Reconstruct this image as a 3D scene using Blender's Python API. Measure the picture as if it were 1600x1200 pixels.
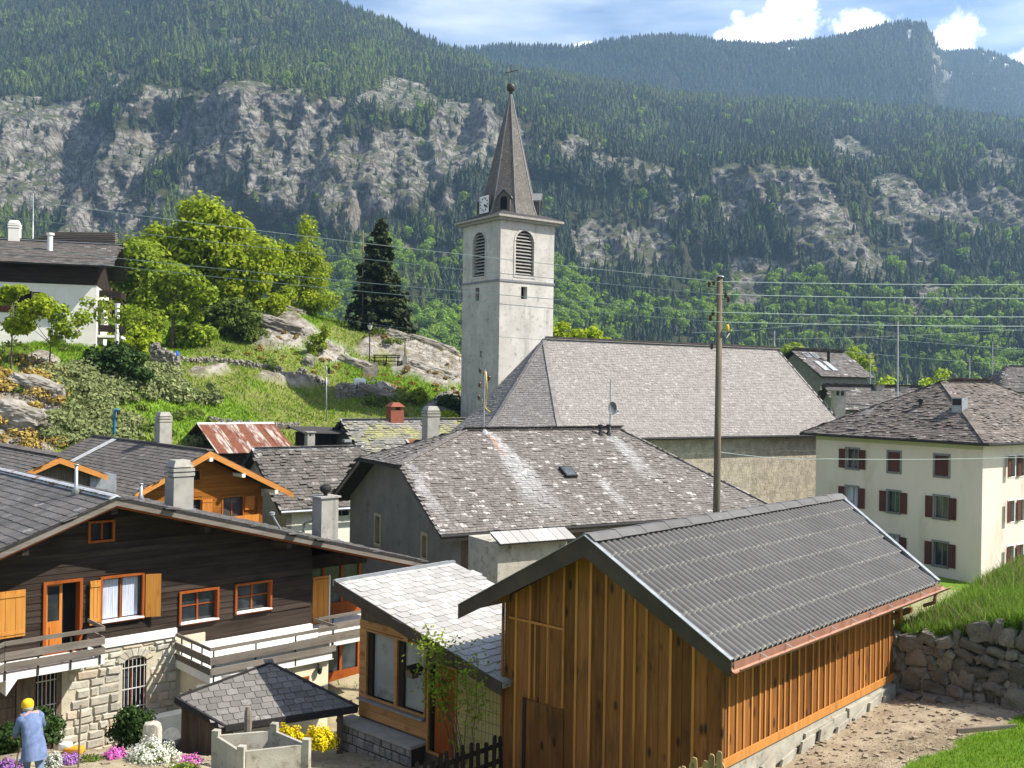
import bpy, math, random
import numpy as np
from mathutils import Vector, Matrix

for o in list(bpy.data.objects):
    bpy.data.objects.remove(o)
scene = bpy.context.scene
COL = scene.collection
random.seed(7)
RNG = np.random.default_rng(11)

# ------------------------------------------------------------------ camera
FPX, ROLL, CZ = 1570.0, math.radians(0.9), 10.0
cam_d = bpy.data.cameras.new('camera')
cam = bpy.data.objects.new('camera', cam_d)
COL.objects.link(cam)
cam_d.sensor_width = 36.0
cam_d.lens = 36.0 * FPX / 1600.0
cam_d.clip_start = 0.1
cam_d.clip_end = 20000.0
cam.location = (0, 0, CZ)
cam.rotation_euler = (math.pi / 2, -ROLL, 0)
scene.camera = cam

# ------------------------------------------------------------------ sun and sky
SUN = Vector((0.680, -0.05, 0.735)).normalized()
SUN_EL = math.asin(SUN.z)
SUN_AZ = math.atan2(SUN.x, SUN.y)
sun_d = bpy.data.lights.new('sun', 'SUN')
sun_d.energy = 5.0
sun_d.angle = math.radians(0.53)
sun_d.color = (1.0, 0.94, 0.84)
sun = bpy.data.objects.new('sun', sun_d)
COL.objects.link(sun)
sun.location = SUN * 60
sun.rotation_euler = (-SUN).to_track_quat('-Z', 'Y').to_euler()

world = bpy.data.worlds.new('World')
scene.world = world
world.use_nodes = True
wn = world.node_tree
bg = wn.nodes['Background']
sky = wn.nodes.new('ShaderNodeTexSky')
sky.sky_type = 'NISHITA'
sky.sun_disc = False
sky.sun_elevation = SUN_EL
sky.sun_rotation = SUN_AZ
sky.altitude = 1200
sky.air_density = 1.0
sky.dust_density = 2.6
sky.ozone_density = 1.2
bg.inputs['Strength'].default_value = 0.09

def wnode(t, **kw):
    n = wn.nodes.new(t)
    for k, v in kw.items():
        setattr(n, k, v)
    return n
def wmath(op, a, b=None, clamp=False):
    n = wnode('ShaderNodeMath', operation=op, use_clamp=clamp)
    for i, v in enumerate((a, b)):
        if v is None: continue
        if isinstance(v, (int, float)): n.inputs[i].default_value = v
        else: wn.links.new(v, n.inputs[i])
    return n.outputs[0]
# fair-weather clouds: puffs where the photograph has them, thin cirrus everywhere
tc = wnode('ShaderNodeTexCoord')
vdir = tc.outputs['Generated']
nz1 = wnode('ShaderNodeTexNoise'); nz1.inputs['Scale'].default_value = 22; nz1.inputs['Detail'].default_value = 8
nz1.inputs['Roughness'].default_value = 0.62
wn.links.new(vdir, nz1.inputs['Vector'])
def puff(px, py, rx, ry):
    a = ((px - 800) * math.cos(ROLL) - (600 - py) * math.sin(ROLL)) / FPX
    b = ((px - 800) * math.sin(ROLL) + (600 - py) * math.cos(ROLL)) / FPX
    c = Vector((a, 1, b)).normalized()
    s = wnode('ShaderNodeVectorMath', operation='SUBTRACT'); wn.links.new(vdir, s.inputs[0]); s.inputs[1].default_value = c
    m = wnode('ShaderNodeVectorMath', operation='MULTIPLY'); wn.links.new(s.outputs[0], m.inputs[0])
    m.inputs[1].default_value = (FPX / rx, FPX / rx, FPX / ry)
    l = wnode('ShaderNodeVectorMath', operation='LENGTH'); wn.links.new(m.outputs[0], l.inputs[0])
    return wmath('SUBTRACT', 1.0, l.outputs['Value'])
acc = None
for p in ((1212, 48, 72, 34), (1240, 16, 52, 26), (1150, 60, 40, 18), (1342, 40, 50, 28), (912, 72, 24, 7), (1500, 60, 170, 60)):
    v = puff(*p)
    if p[0] == 1500: v = wmath('MULTIPLY', v, 0.42)
    acc = v if acc is None else wmath('MAXIMUM', acc, v)
acc = wmath('MAXIMUM', acc, -0.4)
d1 = wmath('MULTIPLY', wmath('SUBTRACT', nz1.outputs['Fac'], 0.5), 3.2)
cl = wnode('ShaderNodeMapRange'); cl.interpolation_type = 'SMOOTHSTEP'
wn.links.new(wmath('ADD', acc, d1), cl.inputs['Value'])
cl.inputs['From Min'].default_value = 0.02; cl.inputs['From Max'].default_value = 0.80
# cirrus
mp = wnode('ShaderNodeMapping'); mp.inputs['Scale'].default_value = (3, 3, 16)
wn.links.new(vdir, mp.inputs['Vector'])
nz2 = wnode('ShaderNodeTexNoise'); nz2.inputs['Scale'].default_value = 2.2; nz2.inputs['Detail'].default_value = 7
wn.links.new(mp.outputs[0], nz2.inputs['Vector'])
ci = wnode('ShaderNodeMapRange'); wn.links.new(nz2.outputs['Fac'], ci.inputs['Value'])
ci.inputs['From Min'].default_value = 0.38; ci.inputs['From Max'].default_value = 0.85; ci.inputs['To Max'].default_value = 0.42
cf = wmath('MAXIMUM', cl.outputs[0], ci.outputs[0])
mx = wnode('ShaderNodeMix', data_type='RGBA')
wn.links.new(cf, mx.inputs[0]); wn.links.new(sky.outputs[0], mx.inputs[6])
mx.inputs[7].default_value = (13.0, 13.0, 13.2, 1)
wn.links.new(mx.outputs[2], bg.inputs['Color'])

scene.view_settings.view_transform = 'Standard'
scene.view_settings.look = 'None'
scene.view_settings.gamma = 1.0
scene.view_settings.use_curve_mapping = False
scene.view_settings.exposure = 1.08
scene.render.engine = 'CYCLES'
scene.cycles.max_bounces = 4
scene.cycles.transparent_max_bounces = 8
scene.cycles.volume_bounces = 0

# ------------------------------------------------------------------ geometry of the view (real places read off the picture)
def ray(px, py):
    dx, dy = px - 800, 600 - py
    return ((dx * math.cos(ROLL) - dy * math.sin(ROLL)) / FPX, 1.0, (dx * math.sin(ROLL) + dy * math.cos(ROLL)) / FPX)
def at(px, py, Y):
    r = ray(px, py); return Vector((r[0] * Y, Y, CZ + r[2] * Y))
def dirvp(vp):
    u = (vp - 800) / FPX; n = math.hypot(u, 1); return Vector((u / n, 1 / n))

# ------------------------------------------------------------------ numpy noise
def _hash(i, j, k):
    n = (i * 374761393 + j * 668265263 + k * 2147483647 + 1013904223) & 0xffffffff
    n = ((n ^ (n >> 13)) * 1274126177) & 0xffffffff
    return ((n ^ (n >> 16)) & 0xffff) / 65535.0
def vnoise(x, y, z=0.0):
    x = np.asarray(x, float); y = np.asarray(y, float); z = np.asarray(z, float) + 0 * x
    xi, yi, zi = np.floor(x).astype(np.int64), np.floor(y).astype(np.int64), np.floor(z).astype(np.int64)
    xf, yf, zf = x - xi, y - yi, z - zi
    xf, yf, zf = [t * t * (3 - 2 * t) for t in (xf, yf, zf)]
    r = 0
    for a in (0, 1):
        for b in (0, 1):
            for c in (0, 1):
                w = (xf if a else 1 - xf) * (yf if b else 1 - yf) * (zf if c else 1 - zf)
                r = r + w * _hash(xi + a, yi + b, zi + c)
    return r * 2 - 1
def fbm(x, y, z=0.0, o=4, g=0.5):
    s, a, f = 0, 1, 1
    for k in range(o):
        s = s + a * vnoise(x * f + 17.3 * k, y * f - 9.1 * k, np.asarray(z) * f + 5.7 * k); a *= g; f *= 2.03
    return s
def ridged(x, y, z=0.0, o=4, g=0.5):
    s, a, f = 0, 1, 1
    for k in range(o):
        s = s + a * (1 - 2 * np.abs(vnoise(x * f + 7.3 * k, y * f - 19.1 * k, np.asarray(z) * f + 2.7 * k))); a *= g; f *= 2.1
    return s
def sstep(a, b, x):
    t = np.clip((np.asarray(x, float) - a) / (b - a), 0, 1); return t * t * (3 - 2 * t)

# ------------------------------------------------------------------ object helpers
def tag(o, label=None, cat=None, group=None, kind=None):
    if label: o['label'] = label
    if cat: o['category'] = cat
    if group: o['group'] = group
    if kind: o['kind'] = kind
    return o
def empty(name, loc=(0, 0, 0), rz=0.0, label=None, cat=None, group=None):
    o = bpy.data.objects.new(name, None)
    o.empty_display_size = 0.3
    COL.objects.link(o)
    o.location = loc; o.rotation_euler = (0, 0, rz)
    return tag(o, label, cat, group)
def link_mesh(name, me, mat=None, parent=None):
    o = bpy.data.objects.new(name, me)
    COL.objects.link(o)
    if parent is not None: o.parent = parent
    if mat is not None and len(me.materials) == 0: me.materials.append(mat)
    return o
def copy_tree(o, parent=None):
    c = o.copy(); COL.objects.link(c); c.parent = parent
    for ch in list(o.children): copy_tree(ch, c)
    return c

class MB:
    """collects shapes, then becomes ONE mesh object"""
    def __init__(s): s.v = []; s.f = []; s.t = []
    def face(s, pts, t=None):
        n = len(s.v); s.v += [tuple(p) for p in pts]; s.f.append(tuple(range(n, n + len(pts)))); s.t.append(t or 0.0); return s
    def hexa(s, p, t=0.0):
        n = len(s.v); s.v += [tuple(q) for q in p]
        for q in ((0, 3, 2, 1), (4, 5, 6, 7), (0, 1, 5, 4), (1, 2, 6, 5), (2, 3, 7, 6), (3, 0, 4, 7)):
            s.f.append(tuple(n + i for i in q)); s.t.append(t)
        return s
    def box(s, x0, x1, y0, y1, z0, z1, t=0.0):
        return s.hexa([(x0, y0, z0), (x1, y0, z0), (x1, y1, z0), (x0, y1, z0), (x0, y0, z1), (x1, y0, z1), (x1, y1, z1), (x0, y1, z1)], t)
    def bar(s, a, b, w, h, up=(0, 0, 1), t=0.0):
        a, b = Vector(a), Vector(b); d = (b - a).normalized(); u = Vector(up)
        r = d.cross(u)
        if r.length < 1e-4: r = d.cross(Vector((1, 0, 0)))
        r.normalize(); u = r.cross(d).normalized(); r = r * w / 2; u = u * h / 2
        return s.hexa([a - r - u, a + r - u, a + r + u, a - r + u, b - r - u, b + r - u, b + r + u, b - r + u], t)
    def prism(s, poly, off):
        """poly: 3D points (planar), off: extrusion vector"""
        off = Vector(off); n = len(s.v); k = len(poly)
        s.v += [tuple(Vector(p)) for p in poly] + [tuple(Vector(p) + off) for p in poly]
        s.f.append(tuple(range(n + k - 1, n - 1, -1))); s.f.append(tuple(range(n + k, n + 2 * k)))
        for i in range(k):
            j = (i + 1) % k; s.f.append((n + i, n + j, n + k + j, n + k + i))
        s.t += [0.0] * (k + 2)
        return s
    def tube(s, pts, rad, n=8, cap=True):
        pts = [Vector(p) for p in pts]
        if isinstance(rad, (int, float)): rad = [rad] * len(pts)
        base = len(s.v)
        for i, p in enumerate(pts):
            d = (pts[min(i + 1, len(pts) - 1)] - pts[max(i - 1, 0)]).normalized()
            a = d.cross(Vector((0, 0, 1)))
            if a.length < 1e-3: a = d.cross(Vector((0, 1, 0)))
            a.normalize(); b = d.cross(a).normalized()
            for k in range(n):
                an = 2 * math.pi * k / n
                s.v.append(tuple(p + (a * math.cos(an) + b * math.sin(an)) * rad[i]))
        for i in range(len(pts) - 1):
            for k in range(n):
                q = base + i * n + k; r = base + i * n + (k + 1) % n
                s.f.append((q, r, r + n, q + n)); s.t.append(0.0)
        if cap:
            s.f.append(tuple(base + k for k in range(n - 1, -1, -1))); e = base + (len(pts) - 1) * n
            s.f.append(tuple(e + k for k in range(n))); s.t += [0.0, 0.0]
        return s
    def lathe(s, c, prof, n=12):
        base = len(s.v); c = Vector(c)
        for r, z in prof:
            for k in range(n):
                an = 2 * math.pi * k / n; s.v.append((c.x + r * math.cos(an), c.y + r * math.sin(an), c.z + z))
        for i in range(len(prof) - 1):
            for k in range(n):
                q = base + i * n + k; r = base + i * n + (k + 1) % n
                s.f.append((q, r, r + n, q + n)); s.t.append(0.0)
        s.f.append(tuple(base + k for k in range(n - 1, -1, -1))); e = base + (len(prof) - 1) * n
        s.f.append(tuple(e + k for k in range(n))); s.t += [0.0, 0.0]
        return s
    def mesh(s, name, mat=None, smooth=False, tint=False):
        me = bpy.data.meshes.new(name)
        me.from_pydata(s.v, [], s.f)
        if mat is not None: me.materials.append(mat)
        if smooth: me.polygons.foreach_set('use_smooth', [True] * len(me.polygons))
        if tint:
            at_ = me.attributes.new('tint', 'FLOAT', 'FACE'); at_.data.foreach_set('value', s.t)
        me.update()
        return me
    def build(s, name, mat, parent=None, smooth=False, tint=False):
        return link_mesh(name, s.mesh(name, mat, smooth, tint), None, parent)

def np_mesh(name, V, Fq, mat=None, smooth=False, attrs=None):
    """big mesh from numpy arrays: V (n,3), Fq (m,k)"""
    me = bpy.data.meshes.new(name)
    V = np.asarray(V, np.float32); Fq = np.asarray(Fq, np.int32)
    m, k = Fq.shape
    me.vertices.add(len(V)); me.vertices.foreach_set('co', V.ravel())
    me.loops.add(m * k); me.loops.foreach_set('vertex_index', Fq.ravel())
    me.polygons.add(m); me.polygons.foreach_set('loop_start', np.arange(0, m * k, k, dtype=np.int32))
    if smooth: me.polygons.foreach_set('use_smooth', np.ones(m, bool))
    if mat is not None: me.materials.append(mat)
    for n_, dom, arr in (attrs or []):
        a = me.attributes.new(n_, 'FLOAT', dom); a.data.foreach_set('value', np.asarray(arr, np.float32))
    me.update(calc_edges=True)
    return me
# ------------------------------------------------------------------ materials
def S(r, g, b):
    f = lambda c: (c / 255 / 12.92) if c / 255 <= 0.04045 else ((c / 255 + 0.055) / 1.055) ** 2.4
    return (f(r), f(g), f(b))
class NT:
    def __init__(s, name):
        s.m = bpy.data.materials.new(name); s.m.use_nodes = True; s.t = s.m.node_tree
        s.b = s.t.nodes['Principled BSDF']; s.b.inputs['Specular IOR Level'].default_value = 0.10
        s.tc = s.t.nodes.new('ShaderNodeTexCoord'); s.obj = s.tc.outputs['Object']
    def n(s, t, **kw):
        x = s.t.nodes.new(t)
        for k, v in kw.items(): setattr(x, k, v)
        return x
    def l(s, a, b): s.t.links.new(a, b)
    def put(s, sock, v):
        if isinstance(v, (int, float)): sock.default_value = v
        elif isinstance(v, tuple): sock.default_value = v if len(v) == len(sock.default_value) else (*v, 1)
        else: s.l(v, sock)
    def math(s, op, a, b=0.0, clamp=False):
        x = s.n('ShaderNodeMath', operation=op, use_clamp=clamp); s.put(x.inputs[0], a); s.put(x.inputs[1], b); return x.outputs[0]
    def vec(s, sc=(1, 1, 1), off=None):
        x = s.n('ShaderNodeMapping'); s.l(s.obj, x.inputs['Vector']); x.inputs['Scale'].default_value = sc
        if off is not None: s.l(off, x.inputs['Location'])
        return x.outputs[0]
    def noise(s, v, scale, detail=5, rough=0.55, dist=0.0):
        x = s.n('ShaderNodeTexNoise'); s.l(v, x.inputs['Vector']); x.inputs['Scale'].default_value = scale
        x.inputs['Detail'].default_value = detail; x.inputs['Roughness'].default_value = rough; x.inputs['Distortion'].default_value = dist
        return x.outputs['Fac']
    def voro(s, v, scale, feature='F1', out='Distance', rnd=1.0):
        x = s.n('ShaderNodeTexVoronoi', feature=feature); s.l(v, x.inputs['Vector']); x.inputs['Scale'].default_value = scale
        x.inputs['Randomness'].default_value = rnd
        return x.outputs[out]
    def rng(s, v, a, b, c=0.0, d=1.0, smooth=True):
        x = s.n('ShaderNodeMapRange'); s.l(v, x.inputs['Value']); x.interpolation_type = 'SMOOTHSTEP' if smooth else 'LINEAR'
        for k, q in zip(('From Min', 'From Max', 'To Min', 'To Max'), (a, b, c, d)): x.inputs[k].default_value = q
        return x.outputs[0]
    def mix(s, f, a, b, mode='MIX'):
        x = s.n('ShaderNodeMix', data_type='RGBA', blend_type=mode); s.put(x.inputs[0], f); s.put(x.inputs[6], a); s.put(x.inputs[7], b); return x.outputs[2]
    def attr(s, name): return s.n('ShaderNodeAttribute', attribute_name=name).outputs['Fac']
    def rand(s): return s.n('ShaderNodeObjectInfo').outputs['Random']
    def value(s, col, v):
        x = s.n('ShaderNodeHueSaturation'); s.put(x.inputs['Color'], col); s.put(x.inputs['Value'], v); return x.outputs[0]
    def bump(s, h, strength=0.3, dist=0.02):
        x = s.n('ShaderNodeBump'); s.l(h, x.inputs['Height']); x.inputs['Strength'].default_value = strength; x.inputs['Distance'].default_value = dist
        s.l(x.outputs[0], s.b.inputs['Normal'])
    def done(s, col, rough=0.8, metal=0.0, spec=None):
        s.put(s.b.inputs['Base Color'], col); s.put(s.b.inputs['Roughness'], rough); s.put(s.b.inputs['Metallic'], metal)
        if spec is not None: s.b.inputs['Specular IOR Level'].default_value = spec
        return s.m

def simple(name, c, c2=None, scale=6, rough=0.75, bump=0.0, bscale=30, metal=0.0, rnd=0.0, dirt=None, stretch=(1, 1, 1), spec=None):
    t = NT(name); c2 = c2 or tuple(x * 0.7 for x in c)
    off = None
    if rnd:
        r = t.rand(); cx = t.n('ShaderNodeCombineXYZ')
        for i, q in enumerate((37.0, 91.0, 53.0)): t.l(t.math('MULTIPLY', r, q), cx.inputs[i])
        off = cx.outputs[0]
    v = t.vec(stretch, off)
    f = t.rng(t.noise(v, scale), 0.3, 0.7)
    col = t.mix(f, c, c2)
    if dirt:
        dc, ds, lo, hi = dirt
        col = t.mix(t.rng(t.noise(v, ds, 8, 0.65), lo, hi), col, dc)
    if rnd: col = t.value(col, t.rng(t.rand(), 0, 1, 1 - rnd, 1 + rnd, False))
    if bump: t.bump(t.noise(v, bscale, 6, 0.6), bump, 0.02)
    return t.done(col, rough, metal, spec)

def wood(name, c1, c2, dark, axis='z', rnd=0.25, knots=0.6, rough=0.7, grain=14, weather=None):
    t = NT(name); r = t.rand(); cx = t.n('ShaderNodeCombineXYZ')
    for i, q in enumerate((37.0, 91.0, 53.0)): t.l(t.math('MULTIPLY', r, q), cx.inputs[i])
    st = {'x': (0.06, 1, 1), 'y': (1, 0.06, 1), 'z': (1, 1, 0.06)}[axis]
    v = t.vec(st, cx.outputs[0]); v2 = t.vec({'x': (.45, 1, 1), 'y': (1, .45, 1), 'z': (1, 1, .45)}[axis], cx.outputs[0])
    g = t.noise(v, grain, 6, 0.6, 0.6)
    col = t.mix(t.rng(g, 0.32, 0.68), c1, c2)
    big = t.noise(v2, 1.7, 4, 0.6)
    col = t.mix(t.rng(big, 0.50, 0.78, 0, 0.75), col, dark)
    if knots:
        k = t.voro(v2, 3.6)
        col = t.mix(t.rng(k, 0.07, 0.26, knots, 0.0), col, dark)
    if weather:
        col = t.mix(t.rng(t.noise(v2, 2.3, 7, 0.65), 0.42, 0.66, 0, 0.8), col, weather)
    col = t.value(col, t.rng(r, 0, 1, 1 - rnd, 1 + rnd, False))
    t.bump(g, 0.25, 0.01)
    return t.done(col, rough, 0, 0.04)

def slate(name, base, alt, pale, pale_amt=0.12, lich=None, streaks=(), objrand=False, rough=0.62, moss=None):
    """per-piece tint from the 'tint' attribute (or the object's random number)"""
    t = NT(name); r = t.rand() if objrand else t.attr('tint')
    v = t.vec()
    col = t.mix(t.rng(r, 0.0, 1.0, 0, 1, False), base, alt)
    col = t.mix(t.rng(t.noise(v, 0.5, 4), 0.35, 0.7, 0, 0.6), col, tuple(x * 0.72 for x in base))
    fr = t.math('FRACT', t.math('MULTIPLY', r, 13.7))
    spot = t.math('MULTIPLY', t.rng(fr, 1 - pale_amt - 0.02, 1 - pale_amt + 0.02), t.rng(t.noise(v, 9.0, 5, 0.6), 0.42, 0.58))
    patch = t.rng(t.noise(v, 0.55, 3), 0.42, 0.66, 0.15, 1.0)
    col = t.mix(t.math('MULTIPLY', spot, patch), col, pale)
    if lich: col = t.mix(t.rng(t.noise(v, lich[1], 6, 0.65), lich[2], lich[3], 0, 0.85), col, lich[0])
    for (axis, x0, w, y0, y1, c) in streaks:     # metal wash below chimneys and poles: a stain on the slates
        sp = t.n('ShaderNodeSeparateXYZ'); t.l(t.obj, sp.inputs[0])
        X, Y = (sp.outputs[0], sp.outputs[1]) if axis == 'x' else (sp.outputs[1], sp.outputs[0])
        wob = t.math('MULTIPLY', t.math('SUBTRACT', t.noise(v, 1.4, 5), 0.5), 0.9)
        dx = t.math('ABSOLUTE', t.math('ADD', t.math('SUBTRACT', X, x0), wob))
        m = t.rng(dx, w * 0.45, w, 1, 0)
        m = t.math('MULTIPLY', m, t.math('MULTIPLY', t.rng(Y, y0, y0 + 0.25), t.rng(Y, y1 - abs(y1 - y0) * 0.6, y1, 1, 0)))
        m = t.math('MULTIPLY', m, t.rng(t.noise(v, 6.0, 5, 0.7), 0.25, 0.62, 0.35, 0.95))
        col = t.mix(m, col, c)
    col = t.value(col, t.rng(t.math('FRACT', t.math('MULTIPLY', r, 5.31)), 0, 1, 0.82, 1.18, False))
    t.bump(t.noise(v, 25, 5, 0.6), 0.25, 0.01)
    return t.done(col, rough)

def stone(name, c1, c2, c3, scale=3.0, bump=0.6, rnd=0.2, rough=0.9, moss=None):
    t = NT(name); r = t.rand(); cx = t.n('ShaderNodeCombineXYZ')
    for i, q in enumerate((37.0, 91.0, 53.0)): t.l(t.math('MULTIPLY', r, q), cx.inputs[i])
    v = t.vec((1, 1, 1), cx.outputs[0])
    n1 = t.noise(v, scale, 8, 0.65); n2 = t.noise(v, scale * 5, 6, 0.6)
    col = t.mix(t.rng(n1, 0.35, 0.65), c1, c2); col = t.mix(t.rng(n2, 0.5, 0.72, 0, 0.8), col, c3)
    if rnd:
        col = t.mix(t.rng(t.math('FRACT', t.math('MULTIPLY', r, 7.7)), 0.55, 0.9, 0, 0.6), col, c3)
        col = t.value(col, t.rng(r, 0, 1, 1 - rnd, 1 + rnd, False))
    if moss: col = t.mix(t.rng(t.noise(v, scale * 1.7, 6, 0.7), 0.55, 0.72, 0, 0.8), col, moss)
    t.bump(t.math('ADD', n1, t.math('MULTIPLY', n2, 0.4)), bump, 0.05)
    return t.done(col, rough)

def foliage(name, c1, c2, rnd=0.3, trans=0.35, nscale=1.2, rough=0.6):
    t = NT(name); t.m.use_backface_culling = False
    r = t.attr('tint'); ro = t.rand()
    col = t.mix(t.rng(r, 0, 1, 0, 1, False), c1, c2)
    col = t.value(col, t.math('MULTIPLY', t.rng(t.math('FRACT', t.math('MULTIPLY', r, 9.3)), 0, 1, 1 - rnd, 1 + rnd, False), t.rng(ro, 0, 1, 0.85, 1.15, False)))
    t.done(col, rough, 0, 0.10)
    tr = t.n('ShaderNodeBsdfTranslucent'); t.l(col, tr.inputs['Color'])
    ms = t.n('ShaderNodeMixShader'); ms.inputs[0].default_value = trans
    t.l(t.b.outputs[0], ms.inputs[1]); t.l(tr.outputs[0], ms.inputs[2])
    t.l(ms.outputs[0], t.t.nodes['Material Output'].inputs['Surface'])
    return t.m

def glass(name, tint=(0.02, 0.025, 0.03), rough=0.06):
    t = NT(name); v = t.vec()
    col = t.mix(t.rng(t.noise(v, 1.3, 3), 0.4, 0.7), tint, tuple(x * 2.2 + 0.01 for x in tint))
    return t.done(col, rough, 0, 0.6)

M = {}
M['dark_plank'] = wood('dark_plank', (.030, .022, .018), (.052, .040, .032), (.016, .012, .010), 'x', 0.22, 0.3, 0.75, 9)
M['orange_wood'] = wood('orange_wood', (.50, .20, .045), (.40, .14, .03), (.25, .08, .02), 'z', 0.12, 0.25, 0.5)
M['red_wood'] = wood('red_wood', (.30, .085, .022), (.24, .062, .016), (.14, .035, .012), 'z', 0.1, 0.0, 0.5)
M['shutter_wood'] = wood('shutter_wood', (.50, .235, .055), (.42, .18, .04), (.28, .11, .03), 'z', 0.12, 0.35, 0.5)
M['grey_wood'] = wood('grey_wood', (.13, .11, .095), (.19, .165, .14), (.07, .058, .05), 'x', 0.2, 0.3, 0.85, 11, (.20, .18, .155))
M['shed_plank'] = wood('shed_plank', (.255, .108, .034), (.17, .070, .022), (.048, .027, .016), 'z', 0.30, 1.0, 0.65, 15)
M['shed_batten'] = wood('shed_batten', (.50, .235, .065), (.42, .18, .05), (.22, .10, .03), 'z', 0.15, 0.2, 0.6)
M['pine_board'] = wood('pine_board', (.44, .24, .10), (.36, .18, .07), (.20, .09, .035), 'x', 0.15, 0.6, 0.6)
M['chalet_wood'] = wood('chalet_wood', (.30, .115, .020), (.24, .088, .016), (.16, .055, .012), 'x', 0.15, 0.15, 0.6)
M['verge_wood'] = wood('verge_wood', (.46, .21, .06), (.40, .17, .045), (.30, .12, .03), 'x', 0.1, 0.1, 0.6)
M['old_wood'] = wood('old_wood', (.10, .075, .055), (.16, .125, .095), (.05, .038, .03), 'z', 0.2, 0.3, 0.85)
M['fence_wood'] = wood('fence_wood', (.028, .022, .018), (.045, .034, .026), (.018, .014, .012), 'z', 0.2, 0.2, 0.8)
M['pale_fence'] = wood('pale_fence', (.42, .30, .16), (.34, .24, .12), (.22, .15, .08), 'z', 0.15, 0.2, 0.7)
M['pole_wood'] = wood('pole_wood', (.155, .13, .095), (.11, .092, .070), (.09, .07, .05), 'z', 0.1, 0.2, 0.85, 18)
M['brown_metal'] = simple('brown_metal', (.055, .042, .035), (.075, .058, .048), 2, 0.45, 0.05, 40, 0.2, dirt=((.12, .09, .07), 5, .60, .75))
M['copper'] = simple('copper', (.38, .215, .15), (.29, .15, .10), 3, 0.5, 0.04, 20, 0.35)
M['zinc'] = simple('zinc', (.36, .38, .40), (.26, .28, .30), 5, 0.45, 0.05, 20, 0.6)
M['steel'] = simple('steel', (.42, .44, .45), (.30, .31, .32), 7, 0.4, 0, 20, 0.6)
M['iron'] = simple('iron', (.025, .025, .027), (.04, .037, .034), 12, 0.6, 0.1)
M['white_iron'] = simple('white_iron', (.62, .62, .60), (.45, .44, .42), 8, 0.5)
def eternit():
    t = NT('eternit'); v = t.vec(); s = t.n('ShaderNodeSeparateXYZ'); t.l(t.obj, s.inputs[0])
    col = t.mix(t.rng(t.noise(v, 2.2), .3, .7), (.110, .107, .106), (.138, .135, .132))
    lap = t.math('MULTIPLY', t.rng(s.outputs[1], .015, .075, 1, 0), t.rng(t.noise(v, 16, 5, .7), .36, .60))
    col = t.mix(t.math('MULTIPLY', lap, .7), col, (.30, .285, .25))
    col = t.mix(t.rng(t.noise(v, 7, 8, .65), .58, .80), col, (.21, .21, .20))
    col = t.value(col, t.rng(t.rand(), 0, 1, .92, 1.08, False))
    t.bump(t.noise(v, 60), .12, .02)
    return t.done(col, .6)
M['eternit'] = eternit()
M['slate_near'] = slate('slate_near', (.110, .101, .094), (.135, .125, .118), (.30, .29, .28), 0.10, None, (), True, 0.45)
M['slate_white'] = slate('slate_white', (.40, .385, .365), (.36, .345, .33), (.50, .485, .465), 0.12, None, (), True, 0.42)
M['slate_joined'] = slate('slate_joined', (.100, .092, .086), (.125, .116, .110), (.30, .29, .28), 0.10)
M['slate_canopy'] = slate('slate_canopy', (.15, .14, .132), (.18, .168, .16), (.30, .29, .28), 0.10, None, (), True, 0.5)
M['slate_under'] = simple('slate_under', (.045, .042, .042), (.06, .056, .056), 6, 0.8)
M['ridge_tin'] = simple('ridge_tin', (.62, .64, .66), (.50, .52, .54), 3, 0.4, 0, 10, 0.3, dirt=((.35, .17, .09), 2.4, .55, .66))
M['cement'] = simple('cement', (.34, .325, .29), (.27, .26, .235), 3, 0.9, 0.25, 40, dirt=((.14, .135, .12), 2.5, .55, .75))
M['concrete'] = simple('concrete', (.42, .40, .34), (.32, .305, .26), 2.2, 0.9, 0.35, 35, dirt=((.15, .14, .11), 3.2, .52, .72))
M['grey_render'] = simple('grey_render', (.19, .182, .168), (.155, .149, .138), 1.1, 0.92, 0.35, 30, dirt=((.10, .098, .095), 1.6, .52, .75))
M['white_render'] = simple('white_render', (.74, .72, .66), (.66, .64, .58), 1.3, 0.9, 0.2, 30, dirt=((.50, .47, .41), 2.1, .60, .80))
M['cream_render'] = simple('cream_render', (.64, .575, .505), (.60, .535, .465), 0.9, 0.9, 0.15, 40, dirt=((.47, .41, .33), 0.7, .50, .78), stretch=(1, 1, .35))
M['green_band'] = simple('green_band', (.40, .41, .26), (.36, .37, .23), 3, 0.85)
M['cream_base'] = simple('cream_base', (.70, .64, .47), (.62, .56, .40), 1.4, 0.9, 0.2, 30, dirt=((.40, .36, .27), 1.8, .60, .80))
M['mortar'] = simple('mortar', (.50, .455, .35), (.42, .38, .29), 5, 0.95, 0.6, 25)
M['yellow_render'] = simple('yellow_render', (.50, .41, .17), (.44, .36, .15), 2, 0.9, 0.2, 30)
M['block_stone'] = stone('block_stone', (.44, .415, .345), (.33, .32, .29), (.50, .39, .27), 3.0, 0.7, 0.22)
M['rubble_dark'] = stone('rubble_dark', (.19, .168, .135), (.13, .118, .10), (.25, .23, .195), 2.5, 0.8, 0.25, moss=(.08, .085, .04))
M['rubble_base'] = stone('rubble_base', (.26, .25, .23), (.19, .18, .165), (.33, .31, .27), 4, 0.7, 0.25)
M['rubble_joint'] = simple('rubble_joint', (.035, .030, .024), (.05, .042, .034), 6, 0.95, 0.5, 20)
M['church_stone'] = stone('church_stone', (.44, .39, .31), (.27, .24, .19), (.54, .49, .40), 1.8, 1.0, 0, 0.95)
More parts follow.
